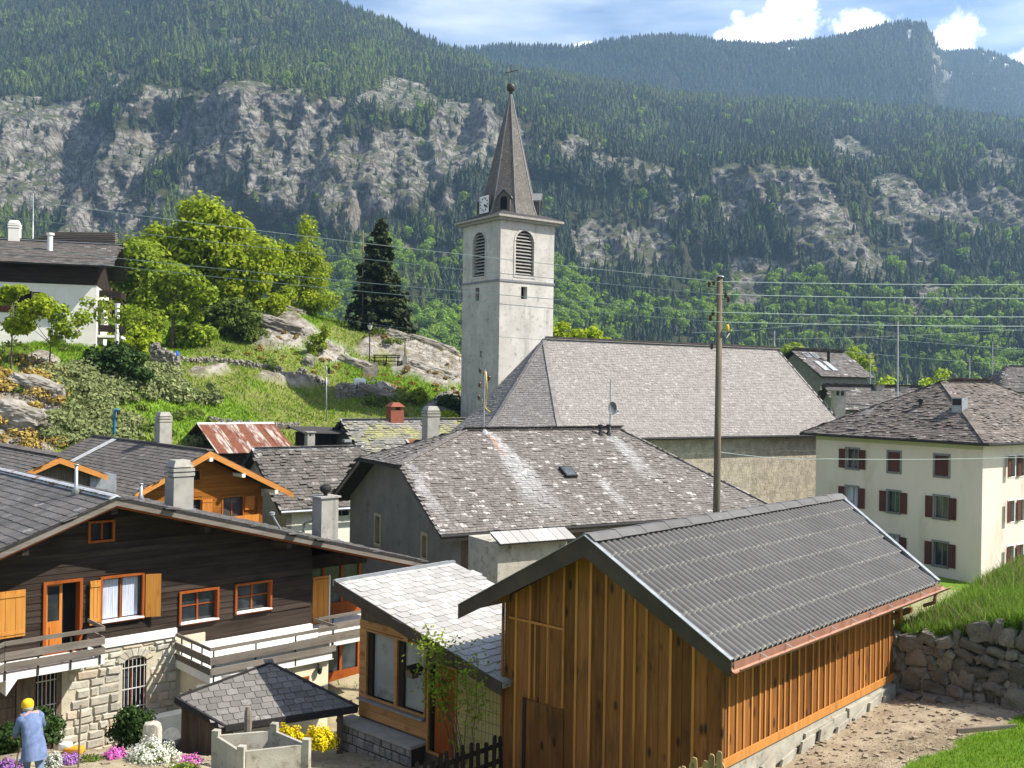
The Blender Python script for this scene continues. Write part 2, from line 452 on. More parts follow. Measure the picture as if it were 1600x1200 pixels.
def plaster(name, c, c2, stain, grime):
    t = NT(name); v = t.vec(); vs = t.vec((1.2, 1.2, 0.16))
    col = t.mix(t.rng(t.noise(v, 0.6, 6), 0.35, 0.7), c, c2)
    col = t.mix(t.rng(t.noise(vs, 1.6, 7, 0.65), 0.5, 0.75, 0, 0.75), col, stain)
    col = t.mix(t.rng(t.noise(v, 2.6, 9, 0.72), 0.52, 0.70, 0, 0.75), col, grime)
    vb = t.vec((.7, .7, 2.2)); t.bump(t.noise(vb, 6, 7, 0.65), 0.35, 0.04)
    return t.done(col, 0.93)
M['tower_plaster'] = plaster('tower_plaster', (.42, .40, .365), (.52, .50, .46), (.28, .265, .24), (.20, .19, .175))
M['glass_dark'] = glass('glass_dark')
M['glass_grey'] = glass('glass_grey', (.05, .055, .06), 0.08)
M['frost'] = simple('frost', (.30, .315, .30), (.24, .25, .24), 1.2, 0.25, 0, 10, 0.0, dirt=((.09, .10, .09), 1.5, .5, .75), spec=0.6)
M['curtain'] = simple('curtain', (.52, .56, .66), (.34, .38, .48), 6, 0.8, stretch=(6, 1, .3))
M['dark_room'] = simple('dark_room', (.010, .010, .011), (.016, .015, .015), 3, 0.9)  # near-black colour standing in for the shade of unlit interiors
M['red_shutter'] = wood('red_shutter', (.105, .046, .035), (.082, .034, .027), (.075, .026, .022), 'z', 0.15, 0.0, 0.65)
M['window_stone'] = simple('window_stone', (.22, .222, .225), (.18, .185, .19), 4, 0.85, 0.2, 30)
M['window_sand'] = simple('window_sand', (.38, .33, .22), (.32, .27, .18), 4, 0.85, 0.2, 30)
M['white_paint'] = simple('white_paint', (.78, .77, .74), (.70, .69, .66), 4, 0.6, dirt=((.45, .43, .39), 5, .60, .78))
M['rust'] = None
def rust():
    t = NT('rust_sheet'); v = t.vec((3.2, .35, 1)); v1 = t.vec()
    col = t.mix(t.rng(t.noise(v1, 4, 6), .35, .65), (.20, .075, .042), (.13, .052, .032))
    sep = t.n('ShaderNodeSeparateXYZ'); t.l(t.obj, sep.inputs[0])
    st = t.math('FRACT', t.math('MULTIPLY', sep.outputs[0], 0.83))
    f = t.math('MULTIPLY', t.rng(st, .38, .46), t.rng(t.noise(v, 1.1, 6, .7), .44, .60))
    col = t.mix(t.math('MULTIPLY', f, .8), col, (.46, .42, .37))
    t.bump(t.noise(v1, 20), .15, .01)
    return t.done(col, .6, .1)
M['rust'] = rust()
M['bronze'] = simple('bronze', (.075, .07, .06), (.05, .047, .04), 8, 0.5, 0, 10, 0.3)
M['clock_white'] = simple('clock_white', (.76, .76, .74), (.70, .70, .68), 5, 0.5)
M['blue_pipe'] = simple('blue_pipe', (.03, .16, .34), (.04, .20, .40), 3, 0.4)
M['wire'] = simple('wire', (.27, .34, .32), (.22, .28, .27), 3, 0.6, 0, 10, 0.2)
M['porcelain'] = simple('porcelain', (.07, .025, .018), (.05, .02, .015), 9, 0.2, spec=0.6)
M['yellow_plastic'] = simple('yellow_plastic', (.62, .44, .08), (.5, .36, .08), 9, 0.4)
M['brick'] = simple('brick', (.26, .09, .055), (.19, .065, .042), 9, 0.9, 0.4, 30)
M['dish'] = simple('dish', (.10, .115, .12), (.13, .145, .15), 4, 0.5)
M['blue_tarp'] = simple('blue_tarp', (.02, .06, .45), (.03, .08, .5), 4, 0.4)
M['bark'] = wood('bark', (.11, .085, .065), (.15, .12, .095), (.06, .047, .038), 'z', 0.15, 0, 0.9)
M['leaf_bright'] = foliage('leaf_bright', (.26, .355, .014), (.40, .47, .04), 0.3, 0.5)
M['leaf_mid'] = foliage('leaf_mid', (.17, .25, .018), (.28, .35, .035), 0.3, 0.45)
M['leaf_olive'] = foliage('leaf_olive', (.085, .13, .022), (.15, .20, .04), 0.35, 0.35)
M['leaf_dark'] = foliage('leaf_dark', (.020, .045, .010), (.045, .08, .018), 0.35, 0.25)
M['needle'] = foliage('needle', (.024, .036, .013), (.058, .070, .024), 0.4, 0.15)
M['needle_far'] = foliage('needle_far', (.018, .032, .015), (.042, .060, .022), 0.45, 0.15)
M['larch_far'] = foliage('larch_far', (.075, .110, .024), (.12, .155, .035), 0.3, 0.3)
M['leaf_far'] = foliage('leaf_far', (.15, .25, .022), (.24, .34, .04), 0.3, 0.4)
M['sage'] = foliage('sage', (.19, .235, .085), (.27, .30, .13), 0.3, 0.3)
M['grass_tall'] = foliage('grass_tall', (.10, .20, .014), (.22, .33, .05), 0.35, 0.45)
M['grass_lawn'] = foliage('grass_lawn', (.105, .225, .008), (.17, .30, .018), 0.25, 0.45)
M['grass_hill'] = foliage('grass_hill', (.14, .26, .014), (.23, .34, .03), 0.35, 0.4)
M['straw'] = foliage('straw', (.34, .28, .16), (.24, .19, .11), 0.3, 0.2)
M['ochre_shrub'] = foliage('ochre_shrub', (.24, .17, .04), (.32, .23, .06), 0.35, 0.2)
M['fl_white'] = foliage('fl_white', (.70, .70, .66), (.58, .60, .50), 0.15, 0.2)
M['fl_pink'] = foliage('fl_pink', (.60, .10, .45), (.70, .22, .55), 0.2, 0.2)
M['fl_purple'] = foliage('fl_purple', (.30, .12, .42), (.40, .2, .5), 0.2, 0.2)
M['fl_yellow'] = foliage('fl_yellow', (.70, .55, .015), (.62, .48, .01), 0.15, 0.2)
M['skin'] = simple('skin', (.50, .27, .18), (.44, .22, .15), 10, 0.6)
M['coat'] = simple('coat', (.16, .21, .36), (.10, .14, .26), 7, 0.9, 0.7, 9)
M['jeans'] = simple('jeans', (.10, .15, .24), (.14, .19, .28), 8, 0.9, 0.2, 20)
M['cap'] = simple('cap', (.68, .42, .03), (.60, .36, .02), 12, 0.9, 0.3, 40)
M['plastic_white'] = simple('plastic_white', (.72, .72, .70), (.64, .64, .62), 4, 0.4)
M['heatpump'] = simple('heatpump', (.10, .11, .11), (.13, .14, .14), 4, 0.5)
M['orange_cloth'] = simple('orange_cloth', (.62, .27, .03), (.52, .22, .03), 6, 0.8)
# ------------------------------------------------------------------ terrain of the village
DS = dirvp(2235); GS = Vector((-DS.y, DS.x))           # timber shed: long wall, gable
SH_N = at(1128, 1050, 18.0); SH_L, SH_W = 7.80, 5.30
WALL0 = Vector((9.12, 23.85)); WDIR = Vector((GS.x * -1, GS.y * -1)); WBACK = Vector((DS.x, DS.y))

def rbf_fit(P):
    P = np.asarray(P, float); n = len(P)
    d = np.hypot(P[:, None, 0] - P[None, :, 0], P[:, None, 1] - P[None, :, 1])
    K = np.where(d > 0, d * d * np.log(d + 1e-9), 0) + np.eye(n) * 1.5
    A = np.zeros((n + 3, n + 3)); A[:n, :n] = K; A[:n, n] = 1; A[:n, n + 1:] = P[:, :2]; A[n, :n] = 1; A[n + 1:, :n] = P[:, :2].T
    w = np.linalg.solve(A, np.r_[P[:, 2], 0, 0, 0])
    def f(x, y):
        x = np.asarray(x, float); sh = x.shape; x = x.ravel(); y = np.asarray(y, float).ravel(); out = np.empty(len(x))
        for i in range(0, len(x), 20000):
            xs, ys = x[i:i + 20000], y[i:i + 20000]
            d = np.hypot(xs[:, None] - P[None, :, 0], ys[:, None] - P[None, :, 1])
            out[i:i + 20000] = np.where(d > 0, d * d * np.log(d + 1e-9), 0) @ w[:n] + w[n] + xs * w[n + 1] + ys * w[n + 2]
        return out.reshape(sh)
    return f
ctrl = [(0, 0, 8.3), (-8, 0, 8.2), (8, 0, 8.4), (0, 6, 7.2), (-7, 6, 6.8), (9, 7, 6.6), (0, 11, 5.0), (6, 12, 4.5), (-6, 12, 4.4), (12, 13, 5.0),
        (-1, 16, 2.6), (4, 15, 3.3), (9, 16, 3.55), (12, 18, 3.75), (5.2, 17.6, 2.98), (7.5, 19.6, 2.98), (9.3, 22.6, 3.0), (11.2, 21.4, 3.15), (3.2, 18.2, 2.5),
        (0, 20.5, 1.5), (-2, 21, 1.4), (-4, 24, 1.0), (-6, 20, 2.05), (-9, 19, 2.1), (-11, 18.5, 2.2), (-8, 22, 1.9), (-11, 21.5, 1.95), (-5.5, 22.5, 1.4), (-4.6, 26, .6),
        (-13, 23.2, .45), (-10.5, 25, .35), (-7.5, 25.5, .35), (-6.0, 26.4, .3), (-3, 29, .3), (-16, 20, 1.2), (0, 27, .8), (5, 30, .9), (-14, 30, .8), (-5, 36, .6),
        (-22, 26, 2), (-27, 36, 4.5), (-20, 44, 2.4), (-12, 42, 1.2), (0, 38, 0.4), (8, 38, .3), (16, 45, -.6), (24, 52, -1.2), (31, 56, -1.6), (38, 60, -1.6), (24, 74, -1.0),
        (10, 64, .2), (0, 66, 2), (-6, 57, 1.2), (-14, 55, 1.0), (-14, 62, 2.6), (-4, 70, 4.2), (8, 78, 3.2), (24, 90, -2), (45, 75, -3), (50, 100, -5), (30, 115, -4), (0, 112, 6), (10, 100, 2)]
for p in [(20, 690, 55), (100, 680, 58), (200, 662, 64), (300, 662, 68), (400, 667, 72), (500, 655, 76), (600, 645, 80), (690, 638, 84),
          (50, 620, 60), (0, 560, 64), (100, 560, 68), (150, 547, 72), (200, 600, 68), (250, 592, 73), (300, 602, 75), (400, 612, 78), (480, 622, 81),
          (250, 560, 80), (330, 545, 84), (420, 562, 86), (500, 592, 86), (570, 602, 87), (640, 600, 89), (700, 612, 90),
          (250, 530, 88), (350, 512, 92), (410, 497, 95), (450, 522, 94), (520, 542, 94), (577, 571, 94), (630, 577, 95), (700, 590, 96),
          (400, 470, 104), (450, 480, 104), (520, 502, 106), (560, 508, 106), (640, 533, 106), (718, 560, 106), (760, 575, 106),
          (190, 470, 98), (100, 455, 100), (0, 440, 100), (300, 462, 102), (-150, 440, 100), (-150, 600, 62), (-200, 700, 50),
          (400, 500, 135), (560, 560, 135), (718, 620, 135), (200, 490, 135), (0, 470, 140)]:
    v = at(*p); ctrl.append((v.x, v.y, v.z))
for x in (-220, -120, -40, 40, 120, 220):
    for y in (190, 300, 450):
        ctrl.append((x, y, -16 - (y - 190) * 0.01))
low_f = rbf_fit(ctrl)
bank_f = rbf_fit([(9.2, 24.0, 4.05), (10.2, 23.1, 4.35), (11.3, 22.1, 4.85), (12.6, 21, 5.45), (15, 19, 6.3), (19, 16, 7.2), (11.0, 26.5, 4.15), (12.6, 28.5, 4.25), (15.2, 29.5, 4.9),
                  (14, 25, 4.95), (18, 24, 5.9), (19, 31, 5.5), (17, 35, 3.6), (13, 33, 3.2), (22, 38, 2.6), (25, 44, .3), (18, 44, -.5), (12, 38, 1.0), (8, 30, 2.2), (24, 26, 6.8)])
def ground(x, y, detail=True):
    x = np.asarray(x, float); y = np.asarray(y, float)
    z = low_f(x, y)
    s = (x - WALL0.x) * WDIR.x + (y - WALL0.y) * WDIR.y
    n = (x - WALL0.x) * WBACK.x + (y - WALL0.y) * WBACK.y
    w = sstep(-2.2, 0.2, s) * (n > 0.12) * (1 - sstep(16, 24, n)) * (1 - sstep(14, 24, s))
    if np.any(w > 0): z = z * (1 - w) + bank_f(x, y) * w
    if detail:
        hill = rockmask(x, y, z)
        z = z + 0.04 * fbm(x * 1.1, y * 1.1, 0, 3) + hill * (0.55 * ridged(x * .16, y * .22, 3.1, 4) - 0.2 + .22 * ridged(x * .7, y * .9, 1, 3))
        far = sstep(50, 90, y)
        z = z + far * 0.3 * fbm(x * .25, y * .25, 7, 3)
    return z
def img(x, y, z):
    u = x / y * FPX; v = (z - CZ) / y * FPX
    return 800 + u * math.cos(ROLL) + v * math.sin(ROLL), 600 - (v * math.cos(ROLL) - u * math.sin(ROLL))
ROCKS = [(440, 525, 60, 28), (520, 550, 50, 26), (660, 560, 80, 30), (590, 545, 50, 24), (700, 575, 55, 34), (40, 640, 60, 70), (60, 590, 50, 35), (330, 583, 60, 9), (450, 596, 80, 9), (600, 615, 40, 14), (430, 500, 40, 16), (700, 640, 40, 25), (15, 700, 70, 40)]
def rockmask(x, y, z):
    yy = np.maximum(np.asarray(y, float), 1.0)
    px, py = img(x, yy, z); m = np.full(np.shape(px), -1.0)
    for cx, cy, rx, ry in ROCKS:
        m = np.maximum(m, 1 - np.hypot((px - cx) / rx, (py - cy) / ry))
    m = m + 0.35 * fbm(np.asarray(x) * .22, np.asarray(y) * .22, 2, 3)
    return sstep(0.05, 0.35, m) * (yy > 48) * (yy < 112)

def terrain_mat():
    t = NT('village_ground'); v = t.vec(); rk, di, lw = t.attr('rock'), t.attr('dirt'), t.attr('dry')
    g = t.mix(t.rng(t.noise(v, .35, 6), .35, .68), (.095, .175, .016), (.15, .225, .03))
    g = t.mix(t.rng(t.noise(v, 2.5, 7, .65), .52, .76, 0, .55), g, (.17, .145, .06))
    g = t.mix(lw, g, (.17, .13, .06))
    n1 = t.noise(v, 1.1, 9, .68); n2 = t.noise(t.vec((.5, 1.2, 1.6)), 2.1, 8, .7)
    r = t.mix(t.rng(n1, .36, .62), (.13, .115, .095), (.33, .31, .28)); r = t.mix(t.rng(n2, .48, .66, 0, .9), r, (.10, .075, .045))
    r = t.mix(t.rng(t.noise(v, .9, 6, .7), .54, .68, 0, .75), r, (.15, .14, .035))
    d = t.mix(t.rng(t.noise(v, 1.1, 8, .7), .35, .65), (.24, .185, .13), (.38, .32, .23))
    d = t.mix(t.rng(t.noise(v, 14, 6, .7), .55, .70, 0, .9), d, (.36, .32, .25))
    col = t.mix(rk, g, r); col = t.mix(di, col, d)
    t.bump(t.math('ADD', n1, t.math('MULTIPLY', t.noise(v, 12, 6, .65), .4)), .6, .12)
    return t.done(col, .95)
YR = np.concatenate([np.linspace(-12, 9, 16), np.geomspace(9.3, 62, 210), np.geomspace(62.5, 130, 210)[1:], np.geomspace(132, 450, 34)])
UC = np.linspace(-0.86, 0.86, 330)
XX = UC[None, :] * np.maximum(YR, 26)[:, None]; YY = YR[:, None] + 0 * XX
ZZ = ground(XX, YY)
RKM = rockmask(XX, YY, low_f(XX, YY))
s_ = (XX - WALL0.x) * WDIR.x + (YY - WALL0.y) * WDIR.y; n_ = (XX - WALL0.x) * WBACK.x + (YY - WALL0.y) * WBACK.y
def lawn_edge(x, y):   # > 0 on the lawn at the lower right
    return (x - 6.6) * 0.62 - (y - 17.9) * 0.79 + 0.35 * vnoise(x * 1.3, y * 1.3)
front = (n_ < 0.15)
DI = ((YY < 33) & (YY > 11) & front & (XX > 3.0) & (lawn_edge(XX, YY) < 0)) * 1.0
DI = np.maximum(DI, ((YY < 34) & (YY > 17.5) & (XX < 3.2) & (XX > -20)) * 0.9)
DI = np.maximum(DI, ((YY >= 33) & (YY < 58) & (XX > -12) & (XX < 34)) * 0.6)
DRY = sstep(.1, .5, fbm(XX * .13, YY * .13, 5, 3)) * (YY > 50) * .5
def grid_faces(r, c):
    i = np.arange(r - 1)[:, None] * c + np.arange(c - 1)[None, :]
    return np.stack([i, i + 1, i + c + 1, i + c], -1).reshape(-1, 4)
TV = np.stack([XX, YY, ZZ], -1).reshape(-1, 3)
me = np_mesh('ground', TV, grid_faces(*XX.shape), terrain_mat(), True, [('rock', 'POINT', RKM.ravel()), ('dirt', 'POINT', DI.ravel()), ('dry', 'POINT', DRY.ravel())])
ground_obj = tag(link_mesh('ground', me), 'village ground of grass, bare soil and rock', None, None, 'structure')
def gz(x, y): return float(ground(np.array([x]), np.array([y]))[0])

# ------------------------------------------------------------------ far trees: prototypes and scatter
def conifer_proto(name, mat, tiers=7, n=7, slim=0.21, seed=0):
    rr = random.Random(seed); mb = MB()
    for k in range(tiers):
        z0 = 0.06 + 0.80 * k / tiers; top = min(1.0, z0 + 0.30); r = slim * (1 - k / tiers) ** 0.85 + 0.025
        ph = rr.random() * 6.28; ap = (rr.uniform(-.01, .01), rr.uniform(-.01, .01), top)
        for j in range(n):
            a0 = ph + 6.283 * j / n; a1 = a0 + 6.283 / n * rr.uniform(.75, 1.0); rj = r * rr.uniform(.7, 1.2); zz = z0 - rj * rr.uniform(.15, .5)
            am = (a0 + a1) / 2
            mb.face([ap, (math.cos(a0) * rj * .62, math.sin(a0) * rj * .62, z0 + .02), (math.cos(am) * rj, math.sin(am) * rj, zz), (math.cos(a1) * rj * .62, math.sin(a1) * rj * .62, z0 + .02)], rr.random())
    return mb.mesh(name, mat, False, True)
def broad_proto(name, mat, n=260, seed=0, w=.42):
    rr = random.Random(seed); mb = MB(); lobes = []
    for k in range(7):
        a = rr.random() * 6.28; d = rr.uniform(.05, w * .55); lobes.append((math.cos(a) * d, math.sin(a) * d, rr.uniform(.38, .80), rr.uniform(.13, .22)))
    for i in range(n):
        lx, ly, lz, lr = rr.choice(lobes)
        d = Vector((rr.gauss(0, 1), rr.gauss(0, 1), rr.gauss(0, 1) + .25)).normalized(); p = Vector((lx, ly, lz)) + d * lr * rr.uniform(.75, 1.08)
        nn = (d + Vector((rr.gauss(0, .4), rr.gauss(0, .4), rr.gauss(0, .4)))).normalized(); a = nn.orthogonal().normalized(); b = nn.cross(a); s = rr.uniform(.035, .075)
        mb.face([p + a * s, p + b * s * .8, p - a * s, p - b * s * .8], rr.random())
    return mb.mesh(name, mat, False, True)
PROTO = {'conifer': [conifer_proto('crown', M['needle_far'], 7, 7, sl, i) for i, sl in enumerate((.24, .28, .22))],
         'larch': [conifer_proto('crown', M['larch_far'], 7, 7, .30, 10 + i) for i in range(2)],
         'broad': [broad_proto('crown', M['leaf_far'], 260, 20 + i) for i in range(3)],
         'mini': [conifer_proto('crown', M['needle_far'], 4, 5, .28, 30 + i) for i in range(2)]}
tr = MB(); tr.tube([(0, 0, -.08), (0, 0, .5), (0, 0, .95)], [.022, .013, .003], 5); TRUNK_FAR = tr.mesh('trunk', M['bark'])
def scatter(name, P, sc, protos, label):
    """an uncountable wood: one object, instanced on points"""
    coll = bpy.data.collections.new(name + '_kinds')
    for i, me in enumerate(protos):
        o = bpy.data.objects.new(name + '_kind', me); coll.objects.link(o)
    n = len(P); me = bpy.data.meshes.new(name); me.vertices.add(n); me.vertices.foreach_set('co', np.asarray(P, np.float32).ravel())
    for nm, arr in (('sc', sc), ('rz', RNG.random(n) * 6.28)):
        a = me.attributes.new(nm, 'FLOAT', 'POINT'); a.data.foreach_set('value', np.asarray(arr, np.float32))
    a = me.attributes.new('pick', 'INT', 'POINT'); a.data.foreach_set('value', RNG.integers(0, len(protos), n).astype(np.int32))
    o = link_mesh(name, me)
    ng = bpy.data.node_groups.new(name, 'GeometryNodeTree')
    ng.interface.new_socket('Geometry', in_out='INPUT', socket_type='NodeSocketGeometry'); ng.interface.new_socket('Geometry', in_out='OUTPUT', socket_type='NodeSocketGeometry')
    N = ng.nodes; gi, go = N.new('NodeGroupInput'), N.new('NodeGroupOutput'); ip = N.new('GeometryNodeInstanceOnPoints'); ci = N.new('GeometryNodeCollectionInfo')
    ci.inputs['Collection'].default_value = coll; ci.inputs['Separate Children'].default_value = True; ci.inputs['Reset Children'].default_value = True
    ip.inputs['Pick Instance'].default_value = True
    def na(nm, ty):
        q = N.new('GeometryNodeInputNamedAttribute'); q.data_type = ty; q.inputs['Name'].default_value = nm; return q.outputs['Attribute']
    cx = N.new('ShaderNodeCombineXYZ'); ng.links.new(na('rz', 'FLOAT'), cx.inputs[2])
    ng.links.new(gi.outputs[0], ip.inputs['Points']); ng.links.new(ci.outputs[0], ip.inputs['Instance']); ng.links.new(na('pick', 'INT'), ip.inputs['Instance Index'])
    ng.links.new(cx.outputs[0], ip.inputs['Rotation']); ng.links.new(na('sc', 'FLOAT'), ip.inputs['Scale']); ng.links.new(ip.outputs[0], go.inputs[0])
    md = o.modifiers.new('scatter', 'NODES'); md.node_group = ng
    return tag(o, label, None, None, 'stuff')

# ------------------------------------------------------------------ mountains
def rock_mat():
    t = NT('mountain_rock'); v = t.vec(); rk, sn = t.attr('rock'), t.attr('snow')
    n1 = t.noise(t.vec((1, 1, 1.6)), .05, 12, .74); n2 = t.noise(t.vec((1.6, 1.6, .5)), .13, 10, .75)
    ck = t.voro(t.vec((1, 1, .45)), .07, 'DISTANCE_TO_EDGE')
    r = t.mix(t.rng(n1, .38, .62), (.19, .175, .15), (.50, .465, .405)); r = t.mix(t.rng(n2, .48, .60, 0, .9), r, (.075, .072, .068)); r = t.mix(t.rng(t.math('ADD', ck, t.math('MULTIPLY', n1, .25)), .13, .20, .85, 0), r, (.06, .057, .053))
    r = t.mix(t.rng(t.noise(v, .02, 8, .7), .54, .66, 0, .5), r, (.26, .215, .15))
    g = t.mix(t.rng(t.noise(v, .03, 6, .6), .35, .65), (.045, .055, .022), (.085, .09, .035))
    r = t.mix(t.rng(t.noise(t.vec((1, 1, 2.5)), .045, 8, .7), .57, .66, 0, .7), r, (.09, .10, .04))
    gn = t.n('ShaderNodeNewGeometry'); sp = t.n('ShaderNodeSeparateXYZ'); t.l(gn.outputs['Normal'], sp.inputs[0])
    r = t.mix(t.math('MULTIPLY', t.rng(sp.outputs[2], .60, .80), t.rng(t.noise(v, .08, 6, .7), .42, .58)), r, (.10, .115, .045))
    col = t.mix(rk, g, r); col = t.mix(sn, col, (.80, .82, .85))
    t.bump(t.math('ADD', n2, n1), 1.0, 9.0)
    return t.done(col, .95)
RM = rock_mat()
def keys(px, tab):
    xs = [a for a, b in tab]; ys = [b for a, b in tab]; return np.interp(px, xs, ys)
PXC = np.linspace(-560, 2160, 620)
T_SH = [(-600, -105), (-200, -100), (0, -95), (200, -85), (400, -55), (515, 0), (600, 34), (660, 60), (720, 84), (760, 101), (800, 114), (900, 126), (1000, 141), (1060, 151), (1250, 162), (1400, 169), (1600, 192), (2200, 250)]
T_CT = [(-600, 200), (0, 192), (100, 192), (200, 166), (270, 153), (350, 150), (450, 154), (520, 161), (600, 170), (700, 186), (800, 196), (900, 236), (1000, 262), (1100, 278), (1250, 262), (1350, 292), (1450, 268), (1550, 280), (2200, 300)]
T_CB = [(-600, 380), (0, 372), (200, 378), (400, 366), (500, 345), (600, 330), (700, 380), (800, 405), (950, 432), (1100, 428), (1300, 408), (1450, 448), (1600, 440), (2200, 440)]
lv_y = [np.full_like(PXC, 735), np.full_like(PXC, 620), keys(PXC, T_CB), keys(PXC, T_CT), keys(PXC, T_SH)]
lv_Y = [np.full_like(PXC, 400.), np.full_like(PXC, 520.), 790 + 25 * np.sin(PXC / 160), 925 + 30 * np.sin(PXC / 120 + 1), 1480 + 0 * PXC]
rows_n = [10, 110, 190, 170]
PYg, Yg = [], []
for k, nr in enumerate(rows_n):
    tt = np.linspace(0, 1, nr, endpoint=False)[:, None]
    PYg.append(lv_y[k][None] * (1 - tt) + lv_y[k + 1][None] * tt); Yg.append(lv_Y[k][None] * (1 - tt) + lv_Y[k + 1][None] * tt)
PYg = np.concatenate(PYg + [lv_y[4][None]]); Yg = np.concatenate(Yg + [lv_Y[4][None]]); PXg = PXC[None] + 0 * PYg
def unimg(px, py, Y):
    dx, dy = px - 800, 600 - py
    return (dx * math.cos(ROLL) - dy * math.sin(ROLL)) / FPX * Y, CZ + (dx * math.sin(ROLL) + dy * math.cos(ROLL)) / FPX * Y
Xg, Zg = unimg(PXg, PYg, Yg)
CLIFF = [(100, 255, 160, 75), (330, 225, 180, 88), (430, 190, 120, 45), (60, 305, 100, 60), (200, 335, 130, 45), (430, 262, 62, 55), (620, 235, 70, 66), (655, 262, 40, 55), (528, 285, 26, 60), (690, 250, 60, 60), (750, 225, 50, 60), (715, 335, 42, 62), (510, 180, 45, 25),
         (880, 250, 65, 26), (960, 272, 62, 32), (930, 402, 30, 42), (1000, 392, 44, 52), (1150, 330, 84, 56), (1230, 342, 84, 62), (1290, 372, 34, 66), (1390, 322, 60, 60), (1500, 345, 74, 72), (1310, 240, 32, 42), (1390, 408, 66, 40), (1540, 300, 40, 52), (1420, 462, 36, 42), (1150, 440, 26, 36), (1330, 410, 30, 30), (-150, 280, 200, 90), (1750, 340, 130, 80)]
RK = np.full(PXg.shape, -1.0)
for cx, cy, rx, ry in CLIFF:
    RK = np.maximum(RK, 1 - np.hypot((PXg - cx) / (rx * 1.3), (PYg - cy) / (ry * 1.25)))
RKn = RK + .62 * fbm(Xg / 42, Zg / 34, 4, 5, .6) + .26 * ridged(Xg / 18, Zg / 60, 1, 3) - .36 + .26 * (1 - sstep(680, 820, PXg))
RKs = sstep(-.02, .22, RKn)
cl = sstep(-.5, .25, RK)
but = 26 * ridged(Xg / 80, Zg / 240, 1.5, 3) + 8 * ridged(Xg / 26 + .3 * Zg / 30, Zg / 75, 6, 4) + 4.5 * ridged(Xg / 8, Zg / 34, 2, 4) + 2 * ridged(Xg / 5, Zg / 6, 9, 2)
ledge = 2.6 * (vnoise(Xg / 40, Zg / 11, 3) + .5 * vnoise(Xg / 15, Zg / 5, 9))
roll = 26 * fbm(Xg / 170, Zg / 120, 8, 4)
amp = sstep(0, 12, np.arange(PXg.shape[0]))[:, None] * (1 - sstep(PXg.shape[0] - 30, PXg.shape[0] - 1, np.arange(PXg.shape[0]))[:, None] * .8)
Yd = Yg - amp * (cl * (but * .8 + ledge + 3 * fbm(Xg / 7, Zg / 7, 2, 3)) + roll * (1 - .6 * cl))
Zd = Zg + amp * (1 - cl) * 5 * fbm(Xg / 30, Yg / 30, 3, 3)
SNOW = np.zeros(PXg.shape)
# fall behind the shoulder so the ridge has a back
back = [(120, -25), (420, -160), (620, -330)]
XA = np.concatenate([Xg] + [Xg[-1:] for _ in back]); YA = np.concatenate([Yd] + [Yd[-1:] + b[0] for b in back]); ZA = np.concatenate([Zd] + [Zd[-1:] + b[1] for b in back])
RKa = np.concatenate([RKs] + [RKs[-1:] * 0 for _ in back])
me = np_mesh('cliff_mountain', np.stack([XA, YA, ZA], -1).reshape(-1, 3), grid_faces(*XA.shape), RM, True, [('rock', 'POINT', RKa.ravel()), ('snow', 'POINT', RKa.ravel() * 0)])
tag(link_mesh('mountain', me), 'steep grey cliff mountainside rising behind the village', None, None, 'structure')

# back ridge
PXB = np.linspace(300, 2160, 420)
T_RB = [(300, 120), (600, 90), (720, 79), (800, 74), (900, 77), (960, 66), (1030, 58), (1080, 61), (1130, 69), (1200, 73), (1300, 63), (1350, 51), (1385, 41), (1410, 37), (1446, 41), (1458, 62), (1470, 84), (1500, 83), (1530, 80), (1570, 92), (1600, 106), (1700, 150), (1900, 240), (2200, 330)]
rb = keys(PXB, T_RB); tt = np.linspace(0, 1, 130)[:, None]
PYb = 260 * (1 - tt) + rb[None] * tt; farther = sstep(1452, 1476, PXB)[None]
Yb = (1640 + 380 * tt) + farther * 420 * tt ** .5
PXb = PXB[None] + 0 * PYb
Xb, Zb = unimg(PXb, PYb, Yb)
RB = np.full(PXb.shape, -1.0)
for cx, cy, rx, ry in ((1462, 95, 12, 34), (1470, 125, 14, 16)):
    RB = np.maximum(RB, 1 - np.hypot((PXb - cx) / rx, (PYb - cy) / ry))
RBs = sstep(.0, .4, RB + .35 * fbm(Xb / 40, Zb / 28, 3, 3) - .15) * .8
SN = np.full(PXb.shape, -1.0)
for cx, cy, rx, ry in ((1550, 95, 16, 6), (1530, 88, 8, 5), (1568, 104, 8, 4), (1424, 52, 3, 9), (1422, 62, 4, 4), (1238, 78, 9, 3), (1225, 84, 5, 2), (1512, 122, 4, 4), (1434, 128, 3, 4), (1585, 140, 5, 4)):
    SN = np.maximum(SN, 1 - np.hypot((PXb - cx) / rx, (PYb - cy) / ry))
SNs = sstep(0, .3, SN + .45 * fbm(Xb / 25, Zb / 20, 1, 3))
ampb = np.linspace(0, 1, 130)[:, None] * (1 - sstep(.9, 1, tt))
Yb2 = Yb - ampb * (35 * fbm(Xb / 200, Zb / 140, 2, 4) + RBs * 20 * ridged(Xb / 40, Zb / 80, 1, 3))
XB = np.concatenate([Xb, Xb[-1:], Xb[-1:]]); YB = np.concatenate([Yb2, Yb2[-1:] + 250, Yb2[-1:] + 700]); ZB = np.concatenate([Zb, Zb[-1:] - 120, Zb[-1:] - 500])
pad = np.zeros((2, len(PXB)))
me = np_mesh('back_ridge', np.stack([XB, YB, ZB], -1).reshape(-1, 3), grid_faces(*XB.shape), RM, True, [('rock', 'POINT', np.concatenate([RBs, pad]).ravel()), ('snow', 'POINT', np.concatenate([SNs, pad]).ravel())])
tag(link_mesh('mountain_ridge', me), 'forested back ridge with a blunt rocky summit', None, None, 'structure')

